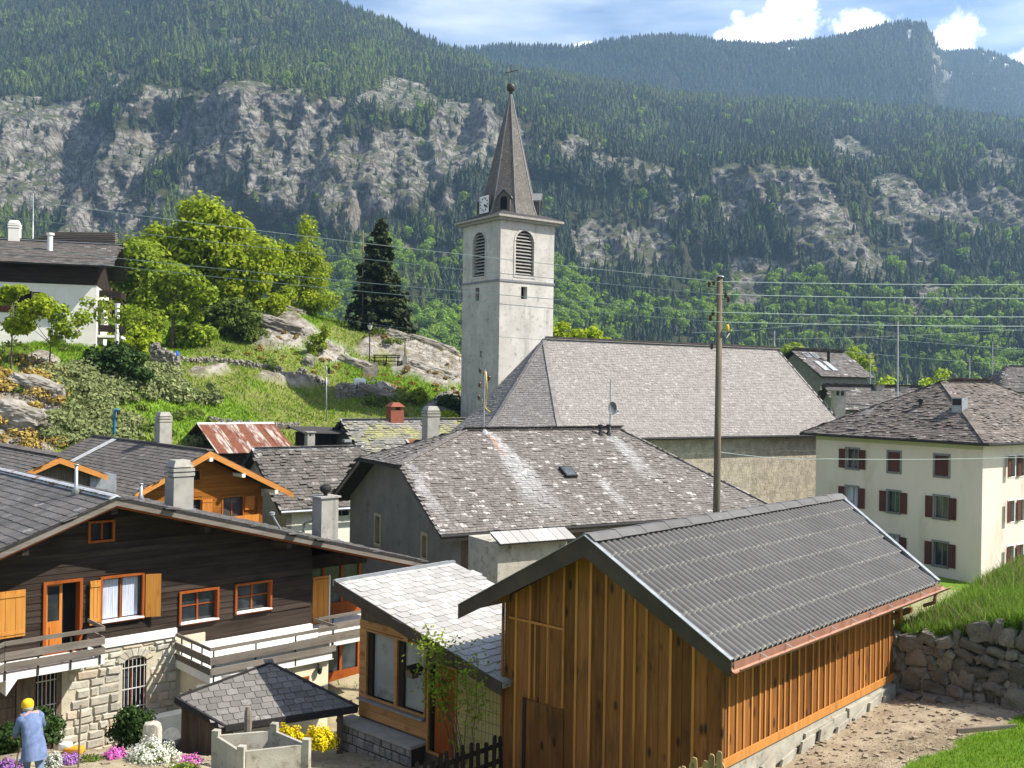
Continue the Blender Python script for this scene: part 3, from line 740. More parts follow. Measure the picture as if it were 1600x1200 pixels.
def sample(X, Y, Z, dens, n):
    a = np.stack([X, Y, Z], -1); e1 = a[:-1, 1:] - a[:-1, :-1]; e2 = a[1:, :-1] - a[:-1, :-1]
    # trees per area seen from above, so that steep faces carry few
    ar = np.abs(e1[..., 0] * e2[..., 1] - e1[..., 1] * e2[..., 0]) + .35 * np.linalg.norm(np.cross(e1, e2), axis=-1)
    w = (ar * dens[:-1, :-1]).ravel(); w = w / w.sum()
    idx = RNG.choice(len(w), n, p=w); i, j = np.unravel_index(idx, ar.shape); fu, fv = RNG.random(n)[:, None], RNG.random(n)[:, None]
    P = a[i, j] * (1 - fu) * (1 - fv) + a[i, j + 1] * fu * (1 - fv) + a[i + 1, j] * (1 - fu) * fv + a[i + 1, j + 1] * fu * fv
    return P, i, j
inview = ((PXg > -420) & (PXg < 2050) & (PYg > -200) & (PYg < 640)) * 1.0
rockfree = (1 - RKs) ** 1.3 + .06
# bare gullies and meadows between the trees on the lower slopes
dens = inview * rockfree * (.30 + .70 * sstep(-.45, .15, fbm(Xg / 38, Zg / 30, 14, 4)))
low = sstep(10, 60, PYg - keys(PXg, T_CB) + 40 * fbm(Xg / 60, Zg / 60, 2, 2))
P, ii, jj = sample(Xg, Yd, Zd, dens, 72000)
pxs, pys = PXg[ii, jj], PYg[ii, jj]; lw = low[ii, jj]
nb = fbm(P[:, 0] / 45, P[:, 2] / 30, 6, 3)
shd = keys(pxs, T_SH)
cond_l = (sstep(-.05, .5, fbm(P[:, 0] / 70, P[:, 2] / 50, 11, 3)) * .6 + .65 * np.exp(-((pys - shd - 8) / 14) ** 2) * (pxs > 720) + .35 * np.exp(-((pys - 105) / 30) ** 2) * (pxs < 620) * (pxs > 150))
is_b = RNG.random(len(P)) < np.clip(lw * (.55 + 1.2 * nb) * (.30 + .75 * ((pxs > 470) & (pxs < 1180)) + .0 * (pxs >= 1180)), 0, .92) + .012
is_l = (~is_b) & (RNG.random(len(P)) < np.clip(cond_l, 0, .85))
size = np.where(is_b, RNG.uniform(6.5, 15, len(P)), 6 + 11 * RNG.random(len(P)) ** 1.3) * np.where(RKs[ii, jj] > .5, .55, 1)
ang = size / P[:, 1] * ((np.abs(pxs - 800) < 780) & (pys > 0) & (pys < 560))
def solo(mask, count, protos, nm, label, cat, group):
    idx = np.where(mask)[0]; idx = idx[np.argsort(-ang[idx])][:count * 3:3]
    for i in idx:
        t = empty(nm, P[i] - np.array([0, 0, .4]), random.random() * 6.28, label, cat, group); t.scale = (size[i],) * 3
        link_mesh('crown', random.choice(protos), None, t); link_mesh('trunk', TRUNK_FAR, None, t)
    return idx
used = np.zeros(len(P), bool)
used[solo(is_b, 170, PROTO['broad'], 'broadleaf_tree', 'fresh green broadleaf tree on the wooded slope below the cliffs', 'tree', 'broadleaf trees below the cliffs')] = True
used[solo(~is_b & ~is_l, 120, PROTO['conifer'], 'spruce_tree', 'dark conifer on the wooded slope below the cliffs', 'tree', 'conifers below the cliffs')] = True
for nm, mask, pr, lb in (('conifer_forest', ~is_b & ~is_l, 'conifer', 'dark conifer forest covering the mountainside'), ('larch_forest', is_l, 'larch', 'lighter larch wood mixed into the mountain forest'), ('broadleaf_wood', is_b, 'broad', 'fresh green broadleaf wood on the lower mountain slope')):
    k = mask & ~used; scatter(nm, P[k] - np.array([0, 0, .4]), size[k], PROTO[pr], lb)
densb = ((PXb > 560) & (PXb < 1800) & (PYb < 225)) * ((1 - RBs) ** 1.5) * (1 - SNs) + 1e-9
PB, ib, jb = sample(Xb, Yb2, Zb, densb, 30000)
top = RNG.integers(0, len(PXB), 2600)
PT = np.stack([Xb[-1, top] + RNG.uniform(-4, 4, 2600), Yb2[-1, top] + RNG.uniform(-5, 25, 2600), Zb[-1, top]], -1)
PB = np.concatenate([PB, PT]); 
scatter('ridge_forest', PB, RNG.uniform(8.5, 15, len(PB)), PROTO['mini'], 'distant conifer forest covering the back ridge')

# ------------------------------------------------------------------ haze: the air of the valley
hz = bpy.data.materials.new('valley_air'); hz.use_nodes = True; hn = hz.node_tree
hn.nodes.remove(hn.nodes['Principled BSDF']); pv = hn.nodes.new('ShaderNodeVolumePrincipled')
pv.inputs['Color'].default_value = (.42, .68, 1.0, 1); pv.inputs['Density'].default_value = 0.00015; pv.inputs['Anisotropy'].default_value = 0.25
hn.links.new(pv.outputs[0], hn.nodes['Material Output'].inputs['Volume'])
hb = MB(); zmax = float(max(ZA.max(), ZB.max())) + 60; zmin = float(min(ZA.min(), ZB.min(), ZZ.min())) - 1.5
xmax = float(max(abs(XA).max(), abs(XB).max())) + 60
hb.box(-xmax, xmax, -90, float(max(YA.max(), YB.max())) + 80, zmin, zmax)
tag(hb.build('haze', hz), 'pale blue valley haze', None, None, 'stuff')
# ------------------------------------------------------------------ building helpers
class Site:
    """a thing that stands at (x, y), front along d; shapes are given with real heights, x along the front, y backwards"""
    def __init__(s, name, o, d, zb, label, cat, group=None):
        s.o = Vector((o[0], o[1])); s.d = Vector((d[0], d[1])).normalized(); s.b = Vector((-s.d.y, s.d.x)); s.zb = zb
        s.e = empty(name, (s.o.x, s.o.y, zb), math.atan2(s.d.y, s.d.x), label, cat, group)
    def put(s, mb, name, mat, parent=None, smooth=False, tint=False):
        mb.v = [(x, y, z - s.zb) for x, y, z in mb.v]
        return mb.build(name, mat, parent or s.e, smooth, tint)
    def hit(s, px, py, y=0.0):
        """where the sight line meets the vertical plane at local depth y -> (x, z)"""
        r = ray(px, py); o = s.o + s.b * y
        D = r[0] * (-s.d.y) + s.d.x * r[1]
        t = (o.x * (-s.d.y) + s.d.x * o.y) / D
        return (r[0] * t - o.x) * s.d.x + (r[1] * t - o.y) * s.d.y, CZ + r[2] * t
    def loc(s, p):
        v = Vector((p[0], p[1])) - s.o; return Vector((v.dot(s.d), v.dot(s.b), p[2]))
    def world(s, x, y, z): v = s.o + s.d * x + s.b * y; return Vector((v.x, v.y, z))

def inpoly(u, v, poly):
    c = False; j = len(poly) - 1
    for i in range(len(poly)):
        (xi, yi), (xj, yj) = poly[i], poly[j]
        if (yi > v) != (yj > v) and u < (xj - xi) * (v - yi) / (yj - yi) + xi: c = not c
        j = i
    return c
def slates(site, parent, pts, w, h, mat, joined_mat, solo=None, seed=1, t=0.012, jit=0.06, name='slate', tilt=0.0, lift=0.0, scallop=False):
    """covers the flat polygon pts (first edge = eave, left to right seen from outside) with slates. solo(x,y,z) picks those that are objects of their own"""
    rr = random.Random(seed); P = [Vector(p) for p in pts]
    U = (P[1] - P[0]).normalized(); N = U.cross(P[-1] - P[0]).normalized()
    if N.z < 0: N = -N
    V = N.cross(U).normalized()
    poly = [((p - P[0]).dot(U), (p - P[0]).dot(V)) for p in P]
    u0, u1 = min(a for a, b in poly), max(a for a, b in poly); vmax = max(b for a, b in poly)
    J = MB(); single = []
    nr = int(vmax / h) + 1
    for k in range(nr):
        v = k * h; u = u0 - (k % 2) * w / 2 - rr.random() * w * .2
        while u < u1:
            wi = w * rr.uniform(1 - jit * 2.5, 1 + jit * 2.5); uc, vc = u + wi / 2, v + h * .5
            if inpoly(uc, min(vc, vmax - .01), poly):
                ov = h * .35; l0 = v - h * .12 + rr.uniform(-1, 1) * h * jit; l1 = v + h + ov
                if l0 < 0: l0 = -.02
                hh = t * rr.uniform(1.5, 2.3) + (rr.random() ** 6) * tilt + lift; th = t; g = .004 + w * .012; sk = rr.uniform(-1, 1) * h * jit * .6
                def pt(a, b, c): return P[0] + U * a + V * b + N * c
                a0, a1 = u + g, u + wi - g
                if scallop:
                    c_ = w * .10
                    top = [pt(a0, l0 + c_, hh), pt(a0 + c_, l0, hh), pt(a1 - c_, l0, hh), pt(a1, l0 + c_, hh), pt(a1, l1, .002 + lift), pt(a0, l1, .002 + lift)]
                else:
                    top = [pt(a0, l0 - sk, hh), pt(a1, l0 + sk, hh), pt(a1, l1, .002 + lift), pt(a0, l1, .002 + lift)]
                r = rr.random(); tgt = J
                me = None
                if solo and solo(*((top[0] + top[1]) / 2)): tgt = MB(); single.append(tgt)
                tgt.face(top, r)
                m_ = len(top) - 2
                for i in range(m_ - 1):
                    tgt.face([top[i] - N * th, top[i + 1] - N * th, top[i + 1], top[i]], r)
                tgt.face([top[-1] - N * th, top[0] - N * th, top[0], top[-1]], r); tgt.face([top[m_ - 1] - N * th, top[-2] - N * th, top[-2], top[m_ - 1]], r)
            u += wi
    for q in single[:290]: site.put(q, name, mat, parent)
    for q in single[290:]:
        n = len(J.v); J.v += q.v; J.f += [tuple(i + n for i in f) for f in q.f]; J.t += q.t
    if J.f:
        o = site.put(J, name + '_courses', joined_mat, parent, False, True); o['kind'] = 'stuff'
def wall_open(mb, xs, top, zb, openings, y0, y1):
    """wall along x with real openings; top: function x -> z; xs: break points of the top line"""
    br = sorted(set([round(v, 4) for v in xs] + [round(v, 4) for o in openings for v in o[:2] if xs[0] < v < xs[-1]]))
    for a, b in zip(br, br[1:]):
        m = (a + b) / 2; segs = []; z = zb
        for o in sorted([o for o in openings if o[0] < m < o[1]], key=lambda o: o[2]):
            if o[2] > z: segs.append((z, z, o[2], o[2]))
            z = max(z, o[3])
        segs.append((z, z, top(a), top(b)))
        for za, zb_, zc, zd in segs:
            if min(zc, zd) <= za and max(zc, zd) <= za: continue
            mb.hexa([(a, y0, za), (b, y0, zb_), (b, y1, zb_), (a, y1, za), (a, y0, zc), (b, y0, zd), (b, y1, zd), (a, y1, zc)])
    return mb
def window(site, x0, x1, z0, z1, fr, pane, y=0.0, proud=.03, rec=.12, fw=.07, mull=(0.5,), trans=(), sill=None, bar=.05, parent=None, name='window', ax='x'):
    """frame round an opening (part) with pane, mullions and sill as sub-parts; ax 'x': wall along x facing -y, 'y': wall along y facing -x"""
    def bx(m, a, b, c, d, e, f):   # a,b along wall; c,d depth; e,f height
        if ax == 'x': m.box(a, b, c, d, e, f)
        else: m.box(c, d, a, b, e, f)
    m = MB(); d0, d1 = y - proud, y + rec
    bx(m, x0 - fw, x0, d0, d1, z0 - fw, z1 + fw); bx(m, x1, x1 + fw, d0, d1, z0 - fw, z1 + fw); bx(m, x0, x1, d0, d1, z1, z1 + fw); bx(m, x0, x1, d0, d1, z0 - fw, z0)
    f = site.put(m, name, fr, parent)
    m = MB(); bx(m, x0, x1, y + rec - .03, y + rec - .005, z0, z1); site.put(m, 'pane', pane, f)
    m = MB()
    for q in mull: xm = x0 + (x1 - x0) * q; bx(m, xm - bar / 2, xm + bar / 2, y + rec - .06, y + rec - .028, z0, z1)
    for q in trans: zm = z0 + (z1 - z0) * q; bx(m, x0, x1, y + rec - .055, y + rec - .029, zm - bar * .3, zm + bar * .3)
    if m.f: site.put(m, 'mullion', fr, f)
    if sill is not None:
        m = MB(); bx(m, x0 - fw * .6, x1 + fw * .6, d0 - .06, y + rec - .061, z0 - .012, z0 + .02); site.put(m, 'sill', sill, f)
    return f
def shutter(site, x0, x1, z0, z1, mat, y=-.05, parent=None, battens=True, ax='x', t=.035):
    def bx(m, a, b, c, d, e, f):
        if ax == 'x': m.box(a, b, c, d, e, f)
        else: m.box(c, d, a, b, e, f)
    m = MB(); n = 3; w = (x1 - x0) / n
    for i in range(n): bx(m, x0 + i * w + .004, x0 + (i + 1) * w - .004, y - t, y, z0, z1)
    bx(m, x0 + .002, x1 - .002, y - .004, y + .001, z0 + .01, z1 - .01)
    if battens:
        for q in (.1, .9): zz = z0 + (z1 - z0) * q; bx(m, x0 + .01, x1 - .01, y - t - .02, y - t, zz - .045, zz + .045)
    return site.put(m, 'shutter', mat, parent)
def chimney(site, x, y, z0, z1, w, d, style='cowl', mat='cement', parent=None):
    m = MB(); m.box(x - w / 2, x + w / 2, y - d / 2, y + d / 2, z0, z1); c = site.put(m, 'chimney', M[mat], parent)
    m = MB(); h = (z1 - z0)
    if style == 'cowl':
        z = z1; k = w * .5
        for i, (g, th) in enumerate(((1.08, .16), (1.08, .14))):
            m.box(x - w / 2 * g, x + w / 2 * g, y - d / 2 * g, y + d / 2 * g, z + w * .07, z + w * .07 + w * th)
            m.box(x - w / 2 * .8, x + w / 2 * .8, y - d / 2 * .8, y + d / 2 * .8, z, z + w * .071); z += w * (.07 + th)
        a, b2, t0, t1 = w / 2 * 1.0, d / 2 * 1.0, z, z + w * .32
        m.box(x - w / 2 * .8, x + w / 2 * .8, y - d / 2 * .8, y + d / 2 * .8, z, z + w * .071); t0 += w * .07; t1 += w * .07
        m.hexa([(x - a, y - b2, t0), (x + a, y - b2, t0), (x + a, y + b2, t0), (x - a, y + b2, t0), (x - a * .72, y - b2 * .72, t1), (x + a * .72, y - b2 * .72, t1), (x + a * .72, y + b2 * .72, t1), (x - a * .72, y + b2 * .72, t1)])
    elif style == 'slab':
        m.box(x - w * .60, x + w * .60, y - d * .60, y + d * .60, z1, z1 + .05)
    elif style == 'posts':
        for sx in (-1, 1):
            for sy in (-1, 1): m.box(x + sx * w * .38 - .05, x + sx * w * .38 + .05, y + sy * d * .38 - .05, y + sy * d * .38 + .05, z1, z1 + .22)
        m.box(x - w * .62, x + w * .62, y - d * .62, y + d * .62, z1 + .22, z1 + .29)
    site.put(m, 'cap', M[mat], c)
    m = MB(); m.box(x - w / 2 - .05, x + w / 2 + .05, y - d / 2 - .05, y + d / 2 + .05, z0 - .05, z0 + .14); site.put(m, 'flashing', M['zinc'], c)
    return c
def put_matrix(site, me, name, org, U, V, N, parent=None):
    o = link_mesh(name, me, None, parent or site.e); org = Vector(org) - Vector((0, 0, site.zb))
    o.matrix_basis = Matrix(((U.x, V.x, N.x, org.x), (U.y, V.y, N.y, org.y), (U.z, V.z, N.z, org.z), (0, 0, 0, 1)))
    return o

# ------------------------------------------------------------------ 1. new timber shed in the right foreground
sh = Site('timber_shed', (SH_N.x, SH_N.y), DS, 2.2, 'new brown timber shed with corrugated grey roof in the right foreground', 'shed')
RZ, EZ, RY = 7.06, 5.33, 2.65          # ridge and eave heights, ridge position
XF, XE, XR, YL = -.60, 9.15, 10.55, 6.05
def sh_top(y):  # underside of the roof at the walls
    return RZ - .20 - abs(y - RY) * (RZ - EZ) / (RY + .5)
m = MB(); wall_open(m, [0.12, 7.78], lambda x: sh_top(.06) - .02, 2.9, [], .03, .15); site_wall = sh.put(m, 'long_wall', M['old_wood'])
rr = random.Random(3); x = 0.0; k = 0
while x < 7.75:
    w = min(rr.uniform(.20, .36), 7.80 - x)
    m = MB(); m.box(x + .004, x + w - .004, 0, .028, 3.30, sh_top(0) - .01); sh.put(m, 'plank', M['shed_plank'], site_wall)
    if x > .05:
        m = MB(); m.box(x - .026, x + .026, -.024, -.001, 3.30, sh_top(0) - .012); sh.put(m, 'batten', M['shed_batten'], site_wall)
    x += w
m = MB(); m.box(0.0, 7.8, -.06, -.026, 3.17, 3.33); sh.put(m, 'base_board', M['shed_batten'], site_wall)
m = MB(); m.box(.05, 7.7, -.02, .2, 2.3, 3.169); m.box(5.2, 7.75, -.10, -.022, 2.5, 3.08); m.box(3.2, 5.15, -.07, -.022, 2.4, 3.02); sh.put(m, 'foundation', M['concrete'])
for i in range(9):   # rough slabs leaning at the foot of the wall
    m = MB(); x0 = .3 + i * .82; m.prism([(x0, -.10, 2.55), (x0 + .6, -.10, 2.5), (x0 + .68, -.12, 2.98 + .08 * math.sin(i * 2.1)), (x0 + .12, -.12, 2.92 + .1 * math.cos(i * 1.7))], (0, -.05, 0)); sh.put(m, 'slab', M['concrete'])
gw = MB(); wall_open(gw, [0.0, RY, SH_W], lambda y: sh_top(y) - .02, 1.0, [], .03, .15); gw.v = [(b, a, c) for a, b, c in gw.v]; gw.f = [f[::-1] for f in gw.f]
gable = sh.put(gw, 'gable_wall', M['old_wood'])
edges = [0.0]
for px in (1128, 1088, 1052, 1018, 998, 978, 953, 928, 905, 882, 861, 838, 820, 803, 788):
    xx, zz = sh.hit(px, 1000, 0)   # not on this wall; measured below
# plank joints of the gable read along the wall
GJ = []
for px in (1084, 1048, 1010, 992, 973, 946, 922, 900, 880, 856, 828, 806):
    r = ray(px, 1060); D = (-r[0] * GS.y + GS.x * r[1]); t = (SH_N.x * -GS.y + GS.x * SH_N.y) / D
    GJ.append((r[0] * t - SH_N.x) * GS.x + (t - SH_N.y) * GS.y)
edges = [0.0] + GJ + [SH_W]
for i, (a, b) in enumerate(zip(edges, edges[1:])):
    split = [a, b] if b - a < .46 else [a, (a + b) / 2, b]
    for a2, b2 in zip(split, split[1:]):
        m = MB(); m.hexa([(0, a2 + .004, 1.1), (.028, a2 + .004, 1.1), (.028, b2 - .004, 1.1), (0, b2 - .004, 1.1), (0, a2 + .004, sh_top(a2)), (.028, a2 + .004, sh_top(a2)), (.028, b2 - .004, sh_top(b2)), (0, b2 - .004, sh_top(b2))])
        sh.put(m, 'plank', M['shed_plank'], gable)
    if i:
        z0 = 1.1
        if 3.55 < a < 4.9: z0 = 3.42
        m = MB(); m.box(-.026, -.001, a - .028, a + .028, z0, sh_top(a) - .02); sh.put(m, 'batten', M['shed_batten'], gable)
for a in (4.05, 4.42):
    m = MB(); m.box(-.026, -.001, a - .022, a + .022, 3.42, 5.02); sh.put(m, 'batten', M['shed_batten'], gable)
m = MB(); m.box(-.045, -.027, 3.62, 5.15, 5.0, 5.05); sh.put(m, 'batten', M['shed_batten'], gable)
m = MB(); m.box(-.05, 0.0, -.055, -.003, 1.1, sh_top(0) - .02); sh.put(m, 'corner_board', M['shed_plank'], gable)
m = MB(); m.box(-.05, 0.0, SH_W + .003, SH_W + .05, 1.1, sh_top(SH_W) - .02); sh.put(m, 'corner_board', M['shed_plank'], gable)
m = MB(); m.box(-.035, -.027, 3.62, 4.62, 1.2, 3.38); dr = sh.put(m, 'door', M['shed_plank'], gable)
m = MB(); m.box(-.045, -.0355, 4.63, 4.72, 1.2, 3.42); sh.put(m, 'dark_gap_strip', M['fence_wood'], gable)  # solid dark strip, its colour stands in for shade beside the door
# back and left walls, posts of the open far bay
m = MB(); m.box(7.66, 7.78, .16, SH_W - .16, 1.6, 5.0); m.box(0.16, 7.78, SH_W - .13, SH_W, 1.0, sh_top(SH_W) - .03); sh.put(m, 'back_wall', M['shed_plank'])
for xx, yy in ((8.25, .05), (8.85, .6)):
    m = MB(); m.box(xx - .07, xx + .07, yy - .07, yy + .07, 2.6, sh_top(yy) - .03); sh.put(m, 'post', M['shed_batten'])
m = MB(); m.bar((7.8, .05, 4.62), (9.0, .05, 4.62), .1, .12); sh.put(m, 'beam', M['shed_plank'])
for yy in (.05, RY, SH_W - .05):
    m = MB(); m.box(-.5, 8.9, yy - .08, yy + .08, sh_top(yy) - .02, sh_top(yy) + .12); sh.put(m, 'purlin', M['shed_plank'])
roof = MB()
for s, yE in ((1, -.5), (-1, YL)):
    zE = RZ - abs(yE - RY) * (RZ - EZ) / (RY + .5)
    xe = XE if s == 1 else XE
    a = [(XF + .03, yE, zE - .07), (xe, yE, zE - .07), (XR, RY, RZ - .07), (XF + .03, RY, RZ - .07)]
    roof.prism(a if s == 1 else a[::-1], (0, 0, -.06))
roof = sh.put(roof, 'roof', M['old_wood'])
# corrugated sheets
def corr(width, length, pitch, amp=.040):
    n = max(4, int(round(width / pitch)) * 6); mb = MB()
    for r in range(2):
        for i in range(n + 1):
            u = width * i / n; mb.v.append((u, r * length, amp * math.sin(2 * math.pi * u / pitch) + (.022 if r == 0 else 0)))
    for i in range(n): mb.f.append((i, i + 1, n + 2 + i, n + 1 + i)); mb.t.append(0)
    for i in range(n):   # the thick lower edge
        k = len(mb.v); p, q = mb.v[i], mb.v[i + 1]; mb.v += [p, q, (q[0], q[1], q[2] - .012), (p[0], p[1], p[2] - .012)]; mb.f.append((k + 3, k + 2, k + 1, k)); mb.t.append(0)
    return mb
PITCH = .19; SW = PITCH * 8
SLOPE = math.hypot(RY + .5, RZ - EZ); NR = 6; RH = (SLOPE + .02) / NR
full = corr(SW, RH + .10, PITCH).mesh('sheet', M['eternit'], True)
Vd = Vector((0, (RY + .5) / SLOPE, (RZ - EZ) / SLOPE)); Ud = Vector((1, 0, 0)); Nd = Ud.cross(Vd)
Vl = Vector((0, -(RY + .5) / SLOPE, (RZ - EZ) / SLOPE)); Nl = Vector((0, -Vl.z, Vl.y)); Nl = Vl.cross(-Ud)
for r in range(NR):
    xe = XE + (XR - XE) * (r + .5) / NR; x = XF
    while x < xe - .05:
        w = min(SW, xe - x); me = full if w > SW - .01 else corr(max(PITCH, round(w / PITCH) * PITCH), RH + .10, PITCH).mesh('sheet', M['eternit'], True)
        org = Vector((x, -.53, EZ - .02)) + Vd * (RH * r)
        put_matrix(sh, me, 'sheet', org, Ud, Vd, Nd, roof); x += w
left_len = math.hypot(YL - RY, (YL - RY) * (RZ - EZ) / (RY + .5))
for i in range(9):
    me = full
    for r in range(5):
        org = Vector((XF + SW * (i + 1), RY, RZ - .02)) - Vl * (left_len + .02) + Vl * (RH * r)
        put_matrix(sh, full, 'sheet', org, -Ud, Vl, Vl.cross(-Ud) * -1 if (Vl.cross(-Ud)).z < 0 else (-Ud).cross(Vl), roof)
n_cap = 13
for i in range(n_cap):
    x0 = XF - .02 + i * (XR - XF + .04) / n_cap; x1 = x0 + (XR - XF + .04) / n_cap + .06; m = MB()
    for sx, zz in ((0, .012), (1, 0)):
        xq = x0 if sx == 0 else x1; m.v += [(xq, RY - .24, RZ - .045 + zz), (xq, RY - .07, RZ + .075 + zz), (xq, RY + .07, RZ + .075 + zz), (xq, RY + .24, RZ - .045 + zz)]
    m.f += [(0, 4, 5, 1), (1, 5, 6, 2), (2, 6, 7, 3), (3, 2, 1, 0)]; m.t += [0] * 4
    sh.put(m, 'ridge_cap', M['eternit'], roof)
for yE, nm in ((-.56, 0), (YL + .02, 1)):
    zE = RZ - abs(yE - RY) * (RZ - EZ) / (RY + .5); m = MB()
    m.prism([(XF - .03, RY, RZ + .05), (XF - .03, yE, zE + .05), (XF - .03, yE, zE - .25), (XF - .03, RY, RZ - .36)], (-.03, 0, 0)); sh.put(m, 'verge_board', M['brown_metal'], roof)
    m = MB(); m.bar((XF - .035, RY, RZ + .058), (XF - .035, yE, zE + .058), .10, .012); sh.put(m, 'verge_trim', M['zinc'], roof)
m = MB(); m.bar((XR + .02, RY, RZ + .03), (XE + .02, -.55, EZ + .03), .09, .10); sh.put(m, 'verge_trim', M['zinc'], roof)
g_ = MB(); n = 7
for i in range(2):
    xx = XF - .05 if i == 0 else XE + .35
    for k in range(n + 1):
        an = math.pi * k / n; g_.v.append((xx, -.64 - .085 * math.cos(an), EZ - .11 - .085 * math.sin(an)))
for k in range(n): g_.f.append((k, k + 1, n + 2 + k, n + 1 + k)); g_.t.append(0)
gut = sh.put(g_, 'gutter', M['copper'], roof, True)
m = MB(); m.tube([(XF - .05, -.73, EZ - .11), (XE + .35, -.73, EZ - .11)], .014, 6); m.box(XF + .02, XE + .1, -.575, -.565, EZ - .17, EZ - .03); sh.put(m, 'gutter_bead', M['copper'], gut)
for i in range(10):
    m = MB(); xx = .35 + i * .95; m.bar((xx, -.73, EZ - .10), (xx, -.55, EZ - .04), .03, .006); sh.put(m, 'bracket', M['steel'], gut)
m = MB(); m.tube([(8.75, -.64, EZ - .18), (8.75, -.60, EZ - .40), (8.95, -.3, EZ - .55), (9.25, -.25, EZ - .58)], .045, 8); sh.put(m, 'downpipe', M['copper'], gut, True)

# ------------------------------------------------------------------ 2. dark chalet on the left
EC = dirvp(2488); CH_V = at(182, 775, 25.2); BC = Vector((-EC.y, EC.x)); OV = .98
ch = Site('dark_chalet', (CH_V.x + BC.x * OV, CH_V.y + BC.y * OV), EC, 0.1, 'dark brown timber chalet with stone ground floor and orange windows at left', 'house')
AZ = 7.035; SLL, SLR = .385, .272      # slopes of the left and right roof planes
def ch_line(x): return AZ + (x * SLL if x < 0 else -x * SLR)
XL, XRr, DEP = -5.6, 9.9, 10.5
def ch_top(x): return ch_line(x) - .26
OP = {}
def opn(name, p0, p1): a, b = ch.hit(*p0), ch.hit(*p1); OP[name] = (a[0], b[0], b[1], a[1]); return OP[name]
opn('door', (72, 914), (123, 1003)); opn('w1', (160, 905), (221, 963)); opn('w2', (283, 928), (338, 966)); opn('w3', (370, 916), (421, 950)); opn('gw', (141, 818), (175, 842))
OP['door'] = (OP['door'][0], OP['door'][1], 3.10, OP['door'][3])
ST = 2.98         # top of the stone storey
opn('arch', (191, 1032), (227, 1108)); opn('door2', (56, 1052), (93, 1140))
ops = list(OP.values())
m = MB(); wall_open(m, [XL, 0, 6.30], ch_top, -.6, ops, .03, .32); front = ch.put(m, 'front_wall', M['dark_plank'])
m = MB(); m.box(XL, XL + .3, .33, DEP - .3, -.6, ch_top(XL) - .1); m.box(9.0, 9.3, 1.7, DEP - .3, -.6, ch_top(9.3) - .1); wall_open(m, [XL, 0, 9.3], lambda x: ch_top(x) - .02, -.6, [], DEP - .3, DEP); ch.put(m, 'back_wall', M['dark_plank'])
ROW = .165; z = ST + .26; zt = AZ
while z < zt:
    xa = max(XL, (z - AZ + .30 + ROW) / SLL) if z + ROW > ch_top(XL) else XL; xb = min(6.30, (AZ - z - .30 - ROW) / SLR)
    if xa < xb:
        cuts = [xa, xb]; spans = [(xa, xb)]
        for o in ops:
            if o[2] - .06 < z + ROW and o[3] + .06 > z:
                ns = []
                for s0, s1 in spans:
                    if o[1] + .06 <= s0 or o[0] - .06 >= s1: ns.append((s0, s1))
                    else:
                        if o[0] - .06 > s0: ns.append((s0, o[0] - .06))
                        if o[1] + .06 < s1: ns.append((o[1] + .06, s1))
                spans = ns
        for s0, s1 in spans:
            if s1 - s0 < .03: continue
            m = MB(); m.hexa([(s0, -.004, z), (s1, -.004, z), (s1, .028, z), (s0, .028, z), (s0, .012, z + ROW - .006), (s1, .012, z + ROW - .006), (s1, .028, z + ROW - .006), (s0, .028, z + ROW - .006)]); ch.put(m, 'plank', M['dark_plank'], front)
    z += ROW
def chwin(n, **kw): o = OP[n]; return window(ch, o[0], o[1], o[2], o[3], M['red_wood'], kw.pop('pane', M['glass_dark']), 0, .05, .16, .06, **kw)
w1 = chwin('w1', pane=M['glass_grey'], sill=M['white_paint'])
m = MB(); o = OP['w1']
for i in range(2):
    xa = o[0] + .05 + i * (o[1] - o[0]) / 2; n = 14; wd = (o[1] - o[0]) / 2 - .12
    for k in range(n): m.face([(xa + wd * k / n, .118 + .006 * (k % 2), o[2] + .05), (xa + wd * (k + 1) / n, .118 + .006 * ((k + 1) % 2), o[2] + .05), (xa + wd * (k + 1) / n, .118 + .006 * ((k + 1) % 2), o[3] - .05), (xa + wd * k / n, .118 + .006 * (k % 2), o[3] - .05)])
ch.put(m, 'curtain', M['curtain'], w1)
a, b = ch.hit(139, 910), ch.hit(158, 969); shutter(ch, a[0], OP['w1'][0] - .07, OP['w1'][2] - .02, OP['w1'][3], M['shutter_wood'], -.06, w1)
# the right-hand leaf stands open at an angle
m = MB(); xh = OP['w1'][1] + .075
for i in range(3):
    q0, q1 = i * .13, i * .13 + .126; cs, sn = .92, .39
    m.prism([(xh + q0 * cs, -.07 - q0 * sn, OP['w1'][2] - .02), (xh + q1 * cs, -.07 - q1 * sn, OP['w1'][2] - .02), (xh + q1 * cs, -.07 - q1 * sn, OP['w1'][3]), (xh + q0 * cs, -.07 - q0 * sn, OP['w1'][3])], (sn * .035, cs * .035, 0))
ch.put(m, 'shutter', M['shutter_wood'], w1)
chwin('w2', sill=M['white_paint'], trans=(.55,)); chwin('w3', sill=M['white_paint'], trans=(.55,)); chwin('gw', mull=(.6,))
o = OP['door']; df = window(ch, o[0], o[1], o[2], o[3], M['red_wood'], M['dark_room'], 0, .05, .30, .07, mull=(), name='door_frame')
m = MB(); w = (o[1] - o[0]) * .52; x0 = o[0] + .02
m.box(x0, x0 + .07, .14, .18, o[2], o[3]); m.box(x0 + w - .07, x0 + w, .14, .18, o[2], o[3]); m.box(x0 + .07, x0 + w - .07, .14, .18, o[3] - .08, o[3]); m.box(x0 + .07, x0 + w - .07, .14, .18, o[2], o[2] + .75)
for zz in (.12, .42): m.box(x0 + .12, x0 + w - .12, .12, .139, o[2] + zz, o[2] + zz + .2)
dl = ch.put(m, 'door_leaf', M['orange_wood'], df)
